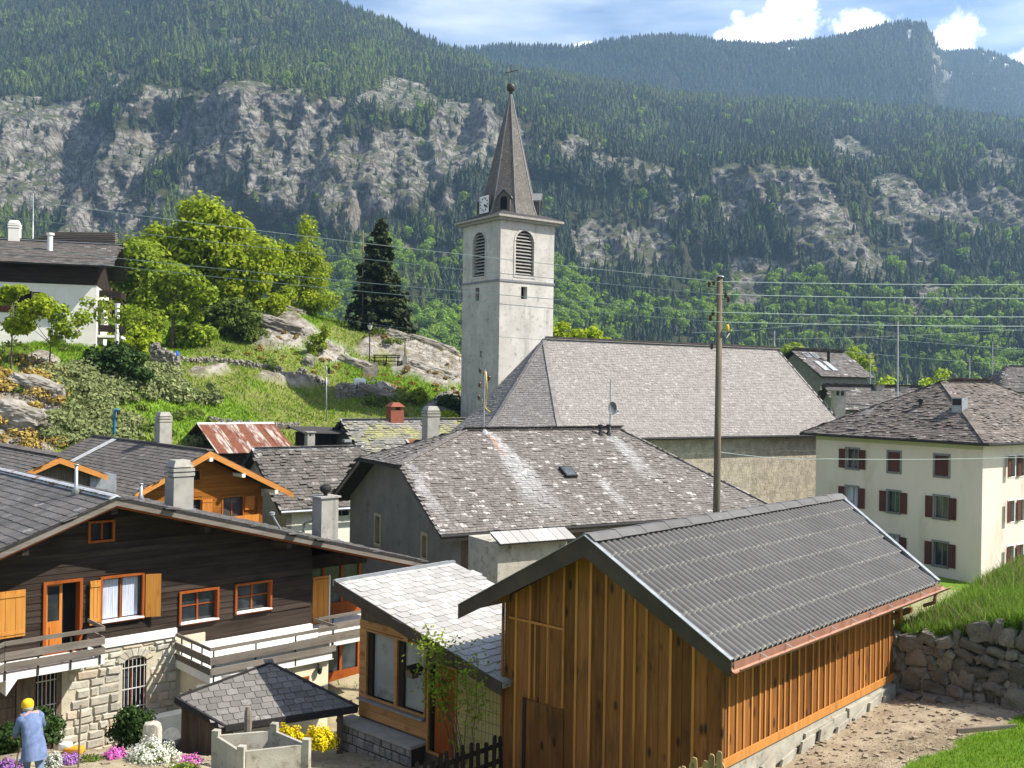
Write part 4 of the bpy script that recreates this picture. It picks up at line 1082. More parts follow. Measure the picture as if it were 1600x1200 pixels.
m = MB(); m.box(x0 + .07, x0 + w - .07, .155, .165, o[2] + .75, o[3] - .08); ch.put(m, 'pane', M['glass_dark'], df)
a, b = ch.hit(-2, 925), ch.hit(38, 992); shutter(ch, a[0] - .1, b[0], b[1], a[1], M['shutter_wood'], -.04)
m = MB(); m.box(a[0] - 1.1, a[0] - .12, -.03, .0, b[1], a[1]); ch.put(m, 'window', M['red_wood'])
# floor band and stone storey
m = MB(); m.box(-.32, 2.05, -.10, -.001, 3.02, 3.24); ch.put(m, 'floor_band', M['white_paint'])
m = MB(); wall_open(m, [-1.05, 2.9], lambda x: ST, -.6, [OP['arch'], OP['door2']], -.035, .028); sw_ = ch.put(m, 'stone_wall', M['mortar'])
rr = random.Random(12); z = -.4
while z < ST - .1:
    h = rr.uniform(.16, .27); x = -1.04
    h = min(h, ST - z)
    while x < 2.06:
        w = min(rr.uniform(.2, .55), 2.09 - x); bad = any(o[0] - .02 < x + w and o[1] + .02 > x and o[2] - .05 < z + h and o[3] + .22 > z for o in (OP['arch'], OP['door2']))
        if bad:
            # shorten up to the opening
            for o in (OP['arch'], OP['door2']):
                if o[0] > x + .1 and o[0] - .02 < x + w and o[2] - .05 < z + h and o[3] + .22 > z: w = o[0] - .03 - x; bad = w < .1
        if not bad and w > .08:
            m = MB(); j = lambda: rr.uniform(-.012, .012); dp = rr.uniform(.02, .07); g = .014
            m.hexa([(x + g, -.036, z + g), (x + w - g, -.036, z + g), (x + w - g, -.036 + .001, z + h - g), (x + g, -.036, z + h - g)] + [(x + g + .03 + j(), -.036 - dp + j(), z + g + .025 + j()), (x + w - g - .03 + j(), -.036 - dp + j(), z + g + .025 + j()), (x + w - g - .03 + j(), -.036 - dp + j(), z + h - g - .025 + j()), (x + g + .03 + j(), -.036 - dp + j(), z + h - g - .025 + j())])
            ch.put(m, 'stone', M['block_stone'], sw_)
        x += max(w, .09)
    z += h
# arched stones over the barred window
o = OP['arch']; cx = (o[0] + o[1]) / 2; R0 = (o[1] - o[0]) / 2 + .02
for k in range(7):
    a0 = math.pi * (.13 + .74 * k / 7); a1 = math.pi * (.13 + .74 * (k + .9) / 7); m = MB(); zc = o[3] - .16
    pt = lambda r, a: (cx - r * math.cos(a) * 1.0, -.04, zc + r * math.sin(a) * .75)
    m.prism([pt(R0, a0), pt(R0, a1), pt(R0 + .24, a1), pt(R0 + .24, a0)], (0, -.05, 0)); ch.put(m, 'stone', M['block_stone'], sw_)
def barred(o, name, white):
    f = window(ch, o[0], o[1], o[2], o[3], M['red_wood'], M['glass_dark'], 0, .0, .22, .03, name=name)
    m = MB()
    for i in range(6): xx = o[0] + (o[1] - o[0]) * (i + .5) / 6; m.tube([(xx, -.02, o[2]), (xx, -.02, o[3])], .010, 5)
    for q in (.1, .45, .85): zz = o[2] + (o[3] - o[2]) * q; m.box(o[0], o[1], -.028, -.012, zz - .012, zz + .012)
    ch.put(m, 'window_bars', M['white_iron'] if white else M['iron'], f)
barred(OP['arch'], 'window', True); barred(OP['door2'], 'cellar_door', True)
m = MB(); m.box(OP['arch'][0] - .1, OP['arch'][1] + .1, -.12, .0, OP['arch'][2] - .1, OP['arch'][2] - .03); ch.put(m, 'sill', M['white_paint'])
# boarded part left of the cellar door
for i in range(13):
    m = MB(); z0 = -.4 + i * .26; m.box(-5.6, -2.02, -.03, .025, z0, z0 + .25); ch.put(m, 'plank', M['old_wood'], front)
m = MB(); m.box(-2.0, OP['door2'][0] - .03, -.06, .02, -.5, ST); m.box(OP['door2'][1] + .02, -1.06, -.06, .02, -.5, ST); ch.put(m, 'post', M['old_wood'], front)
# balcony in front of the door
BP = -1.13; bl, br_ = -2.60, -.30
m = MB(); m.box(-4.6, br_ + .02, BP + .03, -.11, 2.90, 3.08); m.prism([(bl + .05, BP + .03, 2.90), (bl + .30, BP + .03, 2.90), (bl + .05, BP + .03, 2.55)], (0, 1.0, 0)); bal = ch.put(m, 'balcony', M['white_paint'])
for z0, z1 in ((3.74, 3.84), (3.40, 3.58), (3.16, 3.33)):
    m = MB(); m.box(bl, br_, BP - .035, BP, z0, z1); ch.put(m, 'rail_board', M['grey_wood'], bal)
    m = MB(); m.box(br_ - .02, br_ + .015, BP + .001, -.02, z0 - .0, z1 - .002); ch.put(m, 'rail_board', M['grey_wood'], bal)
    m = MB(); m.prism([(bl - .01, BP - .035, z0), (bl - .01, BP - .035, z1), (bl - 1.6, BP - .035, z1 - .55), (bl - 1.6, BP - .035, z0 - .55)], (0, .035, 0)); ch.put(m, 'rail_board', M['grey_wood'], bal)
for xx in (bl + .02, bl + .75, bl + 1.5, br_ - .1):
    m = MB(); m.box(xx - .02, xx + .02, BP + .002, BP + .029, 2.92, 3.80); ch.put(m, 'rail_post', M['iron'], bal)
# terrace: white slab on a cream block, weathered rails
TA, TP = 2.06, -2.06
m = MB(); wall_open(m, [TA + .12, TA + 3.62], lambda x: 2.17, -.6, [(TA + 2.55, TA + 2.95, .9, 1.75)], TP + .12, TP + .34)
m.box(TA + .12, TA + .34, TP + .341, .0, -.6, 2.17); m.box(TA + 3.40, TA + 3.62, TP + .341, 1.0, -.6, 2.17); tb = ch.put(m, 'terrace_wall', M['cream_base'])
window(ch, TA + 2.55, TA + 2.95, .9, 1.75, M['red_wood'], M['glass_dark'], TP + .12, .02, .12, .05)
m = MB(); m.box(TA + .1, TA + .118, TP + .9, TP + 1.4, .8, 1.7); ch.put(m, 'window', M['red_wood'], tb)
m = MB(); m.box(TA - .02, TA + 3.70, TP - .02, .0, 2.171, 2.40); m.box(TA + 3.701, TA + 7.0, -.9, 1.5, 2.171, 2.40); sl = ch.put(m, 'terrace_slab', M['white_paint'])
m = MB(); m.box(TA + .06, TA + 3.62, TP + .06, TP + .10, 2.401, 2.62); m.box(TA + .06, TA + 4.2, -.15, -.011, 2.401, 2.72); ch.put(m, 'kerb', M['white_paint'], sl)
for z0, z1 in ((3.02, 3.11), (2.66, 2.86), (2.40, 2.57)):
    nm = 'rail_board'
    m = MB(); m.box(TA, TA + 3.75, TP - .07, TP - .03, z0, z1); ch.put(m, nm, M['grey_wood'], sl)
    m = MB(); m.box(TA - .04, TA - .002, TP - .07, .02, z0, z1 - .003); ch.put(m, nm, M['grey_wood'], sl)
    m = MB(); m.box(TA + 3.9, TA + 7.0, -.98, -.94, z0, z1); ch.put(m, nm, M['grey_wood'], sl)
    if z0 > 3: m = MB(); m.box(TA + 3.76, TA + 3.80, TP - .07, -.94, z0, z1); ch.put(m, nm, M['grey_wood'], sl)
for i in range(4):
    m = MB(); xx = TA + .06 + i * 1.2; m.box(xx, xx + .035, TP - .029, TP + .005, 2.2, 3.05); ch.put(m, 'rail_post', M['iron'], sl)
for xx in (TA + 4.4, TA + 5.6):
    m = MB(); m.box(xx, xx + .035, -.939, -.905, 2.2, 3.05); ch.put(m, 'rail_post', M['iron'], sl)
for i in range(3):
    m = MB(); yy = TP + .5 + i * .6; m.box(TA - .001, TA + .03, yy, yy + .035, 2.2, 3.05); ch.put(m, 'rail_post', M['iron'], sl)
m = MB(); lx = ch.hit(497, 1046, TP + .1); m.lathe((lx[0], TP + .02, lx[1] - .12), [(.02, 0), (.06, .04), (.075, .17), (.09, .18), (.02, .26)], 8); m.bar((lx[0], TP + .02, lx[1] + .1), (lx[0], TP + .12, lx[1] + .16), .03, .03); ch.put(m, 'wall_lamp', M['iron'], tb)
# glazed bays at the right end, recessed
m = MB(); m.box(6.30, 6.34, .03, 1.2, -.6, 4.4); ch.put(m, 'corner_wall', M['dark_plank'])
m = MB(); m.box(6.35, 9.3, 1.45, 1.6, 4.02, 4.45); up = ch.put(m, 'lintel', M['dark_plank']); m = MB(); m.box(6.35, 9.3, 1.45, 1.6, 2.0, 2.17); ch.put(m, 'lintel', M['dark_plank'])
m = MB(); m.box(6.35, 9.3, 1.52, 1.55, 2.41, 4.02); ch.put(m, 'pane', M['glass_grey'], up)
m = MB(); m.box(6.35, 9.3, 1.52, 1.55, .2, 2.0); ch.put(m, 'pane', M['glass_dark'], up)
for xx in (6.95, 7.6, 8.3, 9.0):
    m = MB(); m.box(xx, xx + .09, 1.46, 1.515, 2.41, 4.02); m.box(xx, xx + .09, 1.46, 1.515, .2, 2.0); ch.put(m, 'mullion', M['red_wood'], up)
m = MB(); m.box(6.35, 9.3, 1.44, 1.459, 2.41, 2.85); m.box(6.35, 9.3, 1.44, 1.459, .1, .62); ch.put(m, 'panel', M['red_wood'], up)
a = ch.hit(488, 902, .9); b = ch.hit(512, 985, .9); shutter(ch, a[0], b[0], 2.42, a[1], M['shutter_wood'], .9, None)
m = MB(); m.box(b[0] + .01, b[0] + .05, .86, .9, 2.42, a[1]); ch.put(m, 'frame_post', M['white_paint'])
# roof
m = MB()
m.prism([(XL - .6, -OV, ch_line(XL - .6) - .13), (0, -OV, AZ - .13), (0, -OV, AZ - .21), (XL - .6, -OV, ch_line(XL - .6) - .21)], (0, DEP + OV + .4, 0))
m.prism([(0, -OV, AZ - .13), (XRr, -OV, ch_line(XRr) - .13), (XRr, -OV, ch_line(XRr) - .21), (0, -OV, AZ - .21)], (0, DEP + OV + .4, 0)); croof = ch.put(m, 'roof', M['old_wood'])
m = MB()
m.prism([(XL - .6, -OV + .01, ch_line(XL - .6) - .045), (0, -OV + .01, AZ - .045), (0, -OV + .01, AZ - .129), (XL - .6, -OV + .01, ch_line(XL - .6) - .129)], (0, DEP + OV + .38, 0))
m.prism([(0, -OV + .01, AZ - .045), (XRr, -OV + .01, ch_line(XRr) - .045), (XRr, -OV + .01, ch_line(XRr) - .129), (0, -OV + .01, AZ - .129)], (0, DEP + OV + .38, 0)); ch.put(m, 'roof_deck', M['slate_under'], croof)
def vis_left(x, y, z):
    w = ch.world(x, y, z); px, py = img(w.x, w.y, w.z); return -30 < px < 200 and y < 7.2 and x < .02
slates(ch, croof, [(XL - .6, DEP + .3, ch_line(XL - .6) - .045), (XL - .6, -OV, ch_line(XL - .6) - .045), (0, -OV, AZ - .045), (0, DEP + .3, AZ - .045)], .32, .25, M['slate_near'], M['slate_joined'], vis_left, 5, .012, .05, 'slate', .0, 0, True)
slates(ch, croof, [(XRr, -OV - .03, ch_line(XRr) - .045), (XRr, DEP + .3, ch_line(XRr) - .045), (0, DEP + .3, AZ - .045), (0, -OV - .03, AZ - .045)], .30, .235, M['slate_near'], M['slate_joined'], None, 6, .028, .05, 'slate', .03, 0)
for i in range(11):
    m = MB(); y0 = -OV - .02 + i * 1.05
    m.hexa([(-.16, y0, AZ - .075), (.16, y0, AZ - .075), (.16, y0 + 1.0, AZ - .075), (-.16, y0 + 1.0, AZ - .075), (-.02, y0, AZ + .03), (.02, y0, AZ + .03), (.02, y0 + 1.0, AZ + .03), (-.02, y0 + 1.0, AZ + .03)]); ch.put(m, 'ridge_sheet', M['ridge_tin'], croof)
for xa, za, xb, zb2 in ((0, AZ, XL - .6, ch_line(XL - .6)), (0, AZ, XRr, ch_line(XRr))):
    m = MB(); m.prism([(xa, -OV - .01, za - .09), (xb, -OV - .01, zb2 - .09), (xb, -OV - .01, zb2 - .24), (xa, -OV - .01, za - .24)], (0, -.03, 0)); ch.put(m, 'verge_board', M['grey_wood'], croof)
    m = MB(); m.prism([(xa, -OV - .041, za - .01), (xb, -OV - .041, zb2 - .01), (xb, -OV - .041, zb2 - .10), (xa, -OV - .041, za - .10)], (0, -.012, 0)); ch.put(m, 'verge_trim', M['iron'], croof)
    m = MB(); m.prism([(xa, -OV + .03, za - .241), (xb, -OV + .03, zb2 - .241), (xb, -OV + .03, zb2 - .30), (xa, -OV + .03, za - .30)], (0, .05, 0)); ch.put(m, 'verge_batten', M['red_wood'], croof)
for xx in (-4.2, -2.1, 0, 2.5, 5, 7.6):
    m = MB(); zz = ch_line(xx) - .31; m.box(xx - .08, xx + .08, -OV + .1, .35, zz - .16, zz); ch.put(m, 'purlin', M['dark_plank'], croof)
c1 = ch.hit(286, 760, 1.5)
chimney(ch, c1[0], 1.75, ch_line(c1[0]) - .15, 7.15, .60, .60, 'cowl')
c2 = ch.hit(515, 800, .9)
cc = chimney(ch, c2[0], 1.15, ch_line(c2[0]) - .15, ch.hit(515, 778, .9)[1], .62, .55, 'slab')
m = MB(); zc = ch.hit(515, 778, .9)[1] + .05; m.lathe((c2[0], 1.15, zc), [(.06, 0), (.07, .08), (.16, .13), (.19, .22), (.16, .31), (.05, .36)], 12); ch.put(m, 'cowl_ball', M['iron'], cc, True)
for px, py0, py1 in ((119, 757, 727), (220, 776, 757)):
    q = ch.hit(px, py0, 1.1); q1 = ch.hit(px, py1, 1.1); zb_ = ch_line(q[0]); m = MB(); m.lathe((q[0], 1.1, zb_ - .08), [(.16, 0), (.05, .24), (.045, q1[1] - zb_ + .08)], 8); m.lathe((q[0], 1.1, q1[1]), [(.07, 0), (.07, .03)], 8); ch.put(m, 'vent_pipe', M['steel'], croof, True)
q = ch.hit(440, 830, 1.0); q1 = ch.hit(425, 804, 1.0); m = MB(); m.tube([(q[0], 1.0, ch_line(q[0]) - .05), (q1[0], 1.0, q1[1])], .03, 6); m.lathe((q1[0], 1.0, q1[1] - .03), [(.03, 0), (.09, .02), (.09, .10), (.03, .12)], 8); ch.put(m, 'vent_pipe', M['steel'], croof)

# ------------------------------------------------------------------ 3. garden house with pale slate roof
AP = at(560, 1120, 25.2)
an = Site('garden_house', (AP.x, AP.y), -GS, .6, 'small pine garden house with pale slate roof and frosted windows left of the shed', 'garden house')
def an_t(x): return 4.98 - (x + .35) * .232
m = MB(); wall_open(m, [0, 4.92], lambda x: an_t(x) - .22, .6, [(.3, 1.36, 2.2, 3.8), (1.46, 2.42, 2.2, 3.8), (2.57, 3.46, 1.42, 3.46)], .03, .16); aw = an.put(m, 'front_wall', M['old_wood'])
m = MB(); m.box(0, .12, .161, 3.3, .6, an_t(0) - .24); m.box(.121, 4.92, 3.2, 3.32, .6, 3.5); m.box(4.8, 4.92, .17, 3.19, .6, 3.4); an.put(m, 'side_wall', M['yellow_render'])
z = 1.66
while z < 4.9:
    h = .20
    for x0, x1 in ((0.0, 2.5), (2.5, 3.5)):
        segs = [(x0, x1)]
        if z < 3.86 and z + h > 2.12: segs = [(0.0, .24)] if x0 == 0 else []
        if x0 == 2.5 and z < 3.5: segs = []
        for a, b in segs:
            zt = min(z + h - .014, an_t(b) - .24)
            if zt > z + .03:
                zl = min(z + h - .014, an_t(a) - .24); m = MB(); m.hexa([(a, -.006, z), (b, -.006, z), (b, .028, z), (a, .028, z), (a, .006, zl), (b, .006, zt), (b, .028, zt), (a, .028, zl)]); an.put(m, 'board', M['pine_board'], aw)
    z += h
for x0, x1 in ((.3, 1.36), (1.46, 2.42)):
    f = window(an, x0, x1, 2.2, 3.8, M['pine_board'], M['frost'], 0, .03, .15, .05, mull=(), sill=None)
    m = MB(); m.box(x0, x0 + .16, .05, .118, 2.2, 3.8); an.put(m, 'side_post', M['fence_wood'], f)
m = MB(); m.box(.1, 2.5, -.16, -.031, 2.10, 2.14); an.put(m, 'sill', M['zinc'], aw)
f = window(an, 2.57, 3.46, 1.42, 3.46, M['pine_board'], M['dark_room'], 0, .03, .16, .05, mull=(), name='door_frame')
m = MB(); m.box(2.72, 3.46, .06, .10, 1.42, 3.44); m.box(2.74, 3.44, .045, .059, 2.28, 2.36); an.put(m, 'door', M['red_wood'], f)
m = MB(); m.box(3.52, 4.92, -.008, .028, 1.0, 3.42); an.put(m, 'plaster_panel', M['yellow_render'], aw)
m = MB()
for i in range(9): xx = 3.9 + i * .11; m.tube([(xx, -.05, 1.2), (xx, -.05, 3.3)], .004, 4)
for i in range(9): zz = 1.35 + i * .24; m.tube([(3.6, -.055, zz), (4.9, -.055, zz)], .004, 4)
tag(an.put(m, 'trellis', M['iron'], aw))
m = MB(); m.box(-.2, 2.46, -.42, .0, .2, 1.52); sb = an.put(m, 'stone_base', M['rubble_joint'])
rr = random.Random(4); z = .5
while z < 1.5:
    h = min(rr.uniform(.15, .24), 1.52 - z); x = -.2
    while x < 2.44:
        w = min(rr.uniform(.16, .36), 2.46 - x); j = lambda: rr.uniform(-.015, .015); g = .012; dp = rr.uniform(.02, .05)
        m = MB(); m.hexa([(x + g, -.421, z + g), (x + w - g, -.421, z + g), (x + w - g, -.42, z + h - g), (x + g, -.42, z + h - g)] + [(x + g + .03 + j(), -.42 - dp, z + g + .03 + j()), (x + w - g - .03 + j(), -.42 - dp, z + g + .03 + j()), (x + w - g - .03 + j(), -.42 - dp, z + h - g - .03 + j()), (x + g + .03 + j(), -.42 - dp, z + h - g - .03 + j())]); an.put(m, 'stone', M['rubble_base'], sb); x += w
    z += h
m = MB(); m.box(-.26, 2.5, -.50, .02, 1.521, 1.60); an.put(m, 'coping', M['cement'], sb)
m = MB(); RX0, RX1, RY0, RY1 = -.38, 5.35, -.5, 3.62
m.prism([(RX0, RY0, an_t(RX0) - .0), (RX1, RY0, an_t(RX1)), (RX1, RY0, an_t(RX1) - .10), (RX0, RY0, an_t(RX0) - .10)], (0, RY1 - RY0, 0)); ar = an.put(m, 'roof', M['slate_white'])
slates(an, ar, [(RX1, RY0 + .02, an_t(RX1)), (RX1, RY1, an_t(RX1)), (RX0, RY1, an_t(RX0)), (RX0, RY0 + .02, an_t(RX0))], .36, .27, M['slate_white'], M['slate_white'], lambda x, y, z: True, 8, .012, .04, 'slate', 0, 0, True)
m = MB(); m.prism([(RX0, RY0 - .01, an_t(RX0) + .04), (RX1, RY0 - .01, an_t(RX1) + .04), (RX1, RY0 - .01, an_t(RX1) - .24), (RX0, RY0 - .01, an_t(RX0) - .24)], (0, -.03, 0)); an.put(m, 'verge_board', M['brown_metal'], ar)
m = MB(); m.box(RX0 - .04, RX0 + .08, RY0 - .04, RY1, an_t(RX0) - .1, an_t(RX0) + .055); an.put(m, 'ridge_trim', M['zinc'], ar)
m = MB(); m.box(2.15, 2.3, -.45, .1, an_t(2.2) - .42, an_t(2.2) - .25); an.put(m, 'purlin', M['pine_board'], ar)
m = MB(); m.tube([(RX1 - .02, RY0, an_t(RX1) - .02), (RX1 - .02, RY1, an_t(RX1) - .02)], .06, 8); an.put(m, 'gutter', M['zinc'], ar)
bh = Site('bird_house', tuple(an.world(2.28, -.28, 0))[:2], -GS, 3.0, 'small dark wooden bird house by the frosted window', 'bird house')
m = MB(); m.box(-.12, .12, -.1, .1, 3.12, 3.30); bh.put(m, 'box', M['old_wood'])
m = MB(); m.prism([(-.22, -.2, 3.28), (0, -.2, 3.42), (.22, -.2, 3.28), (0, -.2, 3.36)], (0, .42, 0)); bh.put(m, 'roof', M['fence_wood'])
m = MB(); m.bar((0, .1, 3.18), (.02, .27, 3.14), .04, .04); bh.put(m, 'bracket', M['fence_wood'])

# ------------------------------------------------------------------ 4. little slate canopy below the terrace
F_ = at(352, 1136, 23.2); zE = F_.z
def atz(px, py, z): r = ray(px, py); t = (z - CZ) / r[2]; return Vector((r[0] * t, t, z))
R_ = atz(559, 1105, zE); A_ = at(422, 1037, 25.4)
nrm = (R_ - F_).cross(A_ - F_).normalized()
def onpl(px, py, o, n): r = Vector(ray(px, py)); t = (o - Vector((0, 0, CZ))).dot(n) / r.dot(n); return Vector((0, 0, CZ)) + r * t
L_ = onpl(274, 1091, F_, nrm)
le = Site('slate_canopy', (F_.x, F_.y), (R_ - F_).xy, .2, 'small slate roofed lean-to below the terrace rails', 'lean-to')
pts = [le.loc(p) for p in (F_, R_, A_, L_)]
m = MB(); m.prism([p - Vector((0, 0, .02)) for p in pts], (0, 0, -.12)); lr = le.put(m, 'roof', M['slate_under'])
slates(le, lr, pts, .27, .2, M['slate_canopy'], M['slate_canopy'], lambda x, y, z: True, 9, .012, .05, 'slate', 0, 0, True)
for a, b in ((0, 1), (1, 2), (2, 3), (3, 0)):
    m = MB(); m.bar(pts[a] + Vector((0, 0, -.03)), pts[b] + Vector((0, 0, -.03)), .07, .14); le.put(m, 'edge_board' if a != 1 else 'hip_cap', M['slate_under'] if a == 1 else M['iron'], lr)
for p in ((pts[3] * .9 + pts[2] * .1) + Vector((0, 0, 0)), pts[0] * .9 + pts[2] * .1, pts[1] * .9 + pts[3] * .1):
    m = MB(); m.box(p.x - .06, p.x + .06, p.y - .06, p.y + .06, .1, p.z - .14); le.put(m, 'post', M['old_wood'])
m = MB(); a, b = pts[3], pts[0]; n_ = Vector((-(b - a).y, (b - a).x, 0)).normalized() * .08
m.prism([Vector((a.x, a.y, .1)) * 1 + n_ * 3, Vector((b.x, b.y, .1)) + n_ * 3, Vector((b.x, b.y, b.z - .2)) + n_ * 3, Vector((a.x, a.y, a.z - .2)) + n_ * 3], n_); le.put(m, 'side_wall', M['old_wood'])
# ------------------------------------------------------------------ more slate kinds
def slate2(name, base, alt, pale, amt, streaks=(), lich=None, rough=.7, var=(.84, 1.16), mott=.5):
    t = NT(name); r = t.attr('tint'); v = t.vec()
    col = t.mix(t.rng(r, 0, 1, 0, 1, False), base, alt)
    fr = t.math('FRACT', t.math('MULTIPLY', r, 13.7)); pt = t.rng(t.noise(v, .55, 4, .6), .38, .64, .2, 1.0)
    sp = t.math('MULTIPLY', t.rng(fr, 1 - amt - .02, 1 - amt + .02), t.rng(t.noise(v, 7, 5, .6), .40, .56))
    col = t.mix(t.math('MULTIPLY', sp, pt), col, pale)
    col = t.mix(t.rng(t.noise(v, 3.5, 8, .7), .54, .70, 0, mott), col, pale)
    if lich: col = t.mix(t.rng(t.noise(v, lich[1], 6, .65), lich[2], lich[3], 0, .8), col, lich[0])
    s = t.n('ShaderNodeSeparateXYZ'); t.l(t.obj, s.inputs[0])
    for x0, w0, w1, y0, y1, c in streaks:
        f = t.rng(s.outputs[1], y0, y1, w1, w0, False)
        wob = t.math('MULTIPLY', t.math('SUBTRACT', t.noise(v, .9, 6, .65), .5), 1.0)
        dx = t.math('DIVIDE', t.math('ABSOLUTE', t.math('ADD', t.math('SUBTRACT', s.outputs[0], x0), wob)), f)
        m = t.rng(dx, .45, 1.0, 1, 0); L = y1 - y0
        m = t.math('MULTIPLY', m, t.math('MULTIPLY', t.rng(s.outputs[1], y0, y0 + .6 * L, .0, 1), t.rng(s.outputs[1], y1 - .1, y1, 1, 0)))
        col = t.mix(t.math('MULTIPLY', m, t.rng(t.noise(v, 5, 6, .7), .3, .62, .35, .95)), col, c)
    col = t.value(col, t.rng(t.math('FRACT', t.math('MULTIPLY', r, 5.31)), 0, 1, var[0], var[1], False))
    t.bump(t.noise(v, 18, 5, .6), .3, .02)
    return t.done(col, rough)
PALE = (.40, .385, .365)
M['slate_hut'] = slate2('slate_hut', (.138, .124, .113), (.172, .156, .143), (.48, .455, .43), .13, ((4.7, .35, 1.5, -.9, 5.3, (.36, .355, .35)), (4.45, .10, .22, 3.4, 5.2, (.36, .19, .12)), (11.4, .4, .9, 1.4, 5.0, (.34, .335, .33)), (8.55, .3, .5, -.3, 1.95, (.33, .325, .32)), (-.4, .25, .35, -.9, 3.4, (.30, .29, .285))))
M['slate_church'] = slate2('slate_church', (.200, .184, .172), (.255, .236, .222), (.36, .34, .32), .08, var=(.92, 1.08), mott=.45)
M['slate_apse'] = M['slate_church']
M['slate_spire'] = slate2('slate_spire', (.130, .118, .106), (.148, .134, .122), (.24, .225, .21), .06)
M['slate_cream'] = slate2('slate_cream', (.120, .102, .088), (.170, .146, .127), (.32, .285, .26), .20, ((-9.2, .3, .6, .5, 3.0, (.25, .24, .235)),))
M['slate_mid'] = slate2('slate_mid', (.095, .086, .080), (.130, .119, .112), PALE, .08, ((-4.0, .35, .6, -20, 20, (.02, .02, .02)),) if False else ())
M['slate_chalet'] = slate2('slate_chalet', (.105, .094, .085), (.122, .110, .101), (.26, .25, .24), .03)
M['slate_green'] = slate2('slate_green', (.16, .155, .145), (.22, .21, .195), PALE, .12, (), ((.27, .27, .10), .8, .46, .62))
M['slate_cottage'] = slate2('slate_cottage', (.095, .086, .076), (.135, .122, .110), (.36, .34, .31), .10)

def plane_roof(site, parent, pts, w, h, mat, seed, t=.02, tilt=.06, jit=.09, under=True):
    if under:
        P = [Vector(p) for p in pts]; n = (P[1] - P[0]).cross(P[-1] - P[0]).normalized()
        if n.z < 0: n = -n
        m = MB(); m.prism([p - n * .01 for p in P], -n * .09); r = site.put(m, 'roof_plane', M['slate_under'], parent)
    else: r = parent
    slates(site, r, pts, w, h, mat, mat, None, seed, t, jit, 'slate', tilt)
    return r
def cap_line(site, parent, a, b, w, mat, name='ridge_cap', n=None):
    a, b = Vector(a), Vector(b); L = (b - a).length; n = n or max(1, int(L / 1.2)); m = MB()
    for i in range(n):
        p, q = a.lerp(b, i / n), a.lerp(b, (i + .97) / n); m.bar(p + Vector((0, 0, .015)), q + Vector((0, 0, .015)), w, .05)
    m.t = [random.random() for _ in m.f]
    o = site.put(m, name, mat, parent, False, True); o['kind'] = 'stuff'

# ------------------------------------------------------------------ 5. long house with half-hipped slate roof
HD = dirvp(3500); HP = at(707, 830, 40)
hu = Site('grey_house', (HP.x, HP.y), HD, .2, 'long grey rendered house with half-hipped old slate roof below the church', 'house')
W, EH, RH_, EO, GO = 11.2, 4.12, 7.84, .7, .9; yc = W / 2; JZ = 6.5
hs = (RH_ - EH) / (yc + EO)
def hz(y): return RH_ - abs(y - yc) * hs
jy = (RH_ - JZ) / hs
def gtop(y): return min(hz(y), JZ + .15) - .18
g = MB(); a = hu.hit
def hit_side(site, px, py, x=0.0):   # plane x = const, returns (y, z)
    r = ray(px, py); o = site.o + site.d * x; D = r[0] * (-site.b.y) + site.b.x * r[1]; t = (o.x * (-site.b.y) + site.b.x * o.y) / D
    return (r[0] * t - o.x) * site.b.x + (r[1] * t - o.y) * site.b.y, CZ + r[2] * t
w1a, w1b = hit_side(hu, 596, 805), hit_side(hu, 585, 850); w2a, w2b = hit_side(hu, 669, 835), hit_side(hu, 658, 873)
HO = [(w1a[0] + .12, w1b[0] - .12, w1b[1] + .1, w1a[1] - .1), (w2a[0] + .12, w2b[0] - .12, w2b[1] + .1, w2a[1] - .1)]
wall_open(g, [0, yc - jy, yc + jy, W], gtop, -.8, HO, 0, .4); g.v = [(y, x, z) for x, y, z in g.v]; g.f = [f[::-1] for f in g.f]
gwl = hu.put(g, 'gable_wall', M['grey_render'])
for o in HO: window(hu, o[0], o[1], o[2], o[3], M['window_sand'], M['glass_dark'], 0, .04, .25, .14, mull=(.5,), ax='y', bar=.03)
m = MB(); FW = [(5.2, 5.9, 1.9, 3.1), (8.6, 9.4, 1.9, 3.2), (12.2, 13, 1.9, 3.2)]
wall_open(m, [.401, 16.6], lambda x: hz(0) - .25, -.8, FW, 0, .4); fwall = hu.put(m, 'front_wall', M['old_wood'])
for o in FW: window(hu, o[0], o[1], o[2], o[3], M['window_sand'], M['glass_dark'], 0, .04, .2, .12); shutter(hu, o[1] + .2, o[1] + .65, o[2], o[3], M['red_shutter'], -.03)
m = MB(); m.box(.401, 16.6, W - .4, W, -.8, hz(W) - .25); m.box(16.2, 16.6, .401, W - .401, -.8, 4.0); hu.put(m, 'back_wall', M['grey_render'])
xr0, xr1, xe1 = 3.4, 12.2, 17.3
hr = MB(); hr.box(xr0, xr1, yc - .1, yc + .1, RH_ - .5, RH_ - .25); hr = hu.put(hr, 'roof', M['old_wood'])
E0, E1 = (-GO, -EO, EH), (xe1, -EO, EH); B0, B1 = (-GO, W + EO, EH), (xe1, W + EO, EH); RA, RB_ = (xr0, yc, RH_), (xr1, yc, RH_)
J0, J1 = (-GO, yc - jy, JZ), (-GO, yc + jy, JZ)
plane_roof(hu, hr, [E0, E1, RB_, RA, J0], .27, .155, M['slate_hut'], 21, .014, .035, .07)
plane_roof(hu, hr, [B1, B0, J1, RA, RB_], .45, .3, M['slate_hut'], 22)
plane_roof(hu, hr, [E1, B1, RB_], .3, .2, M['slate_hut'], 23, .014, .03, .07)
plane_roof(hu, hr, [J1, J0, RA], .27, .155, M['slate_hut'], 24, .014, .035, .07)
for p, q in ((RA, RB_), (RB_, E1), (RA, J0), (RA, J1), (RB_, B1)): cap_line(hu, hr, p, q, .34, M['slate_hut'], n=26)
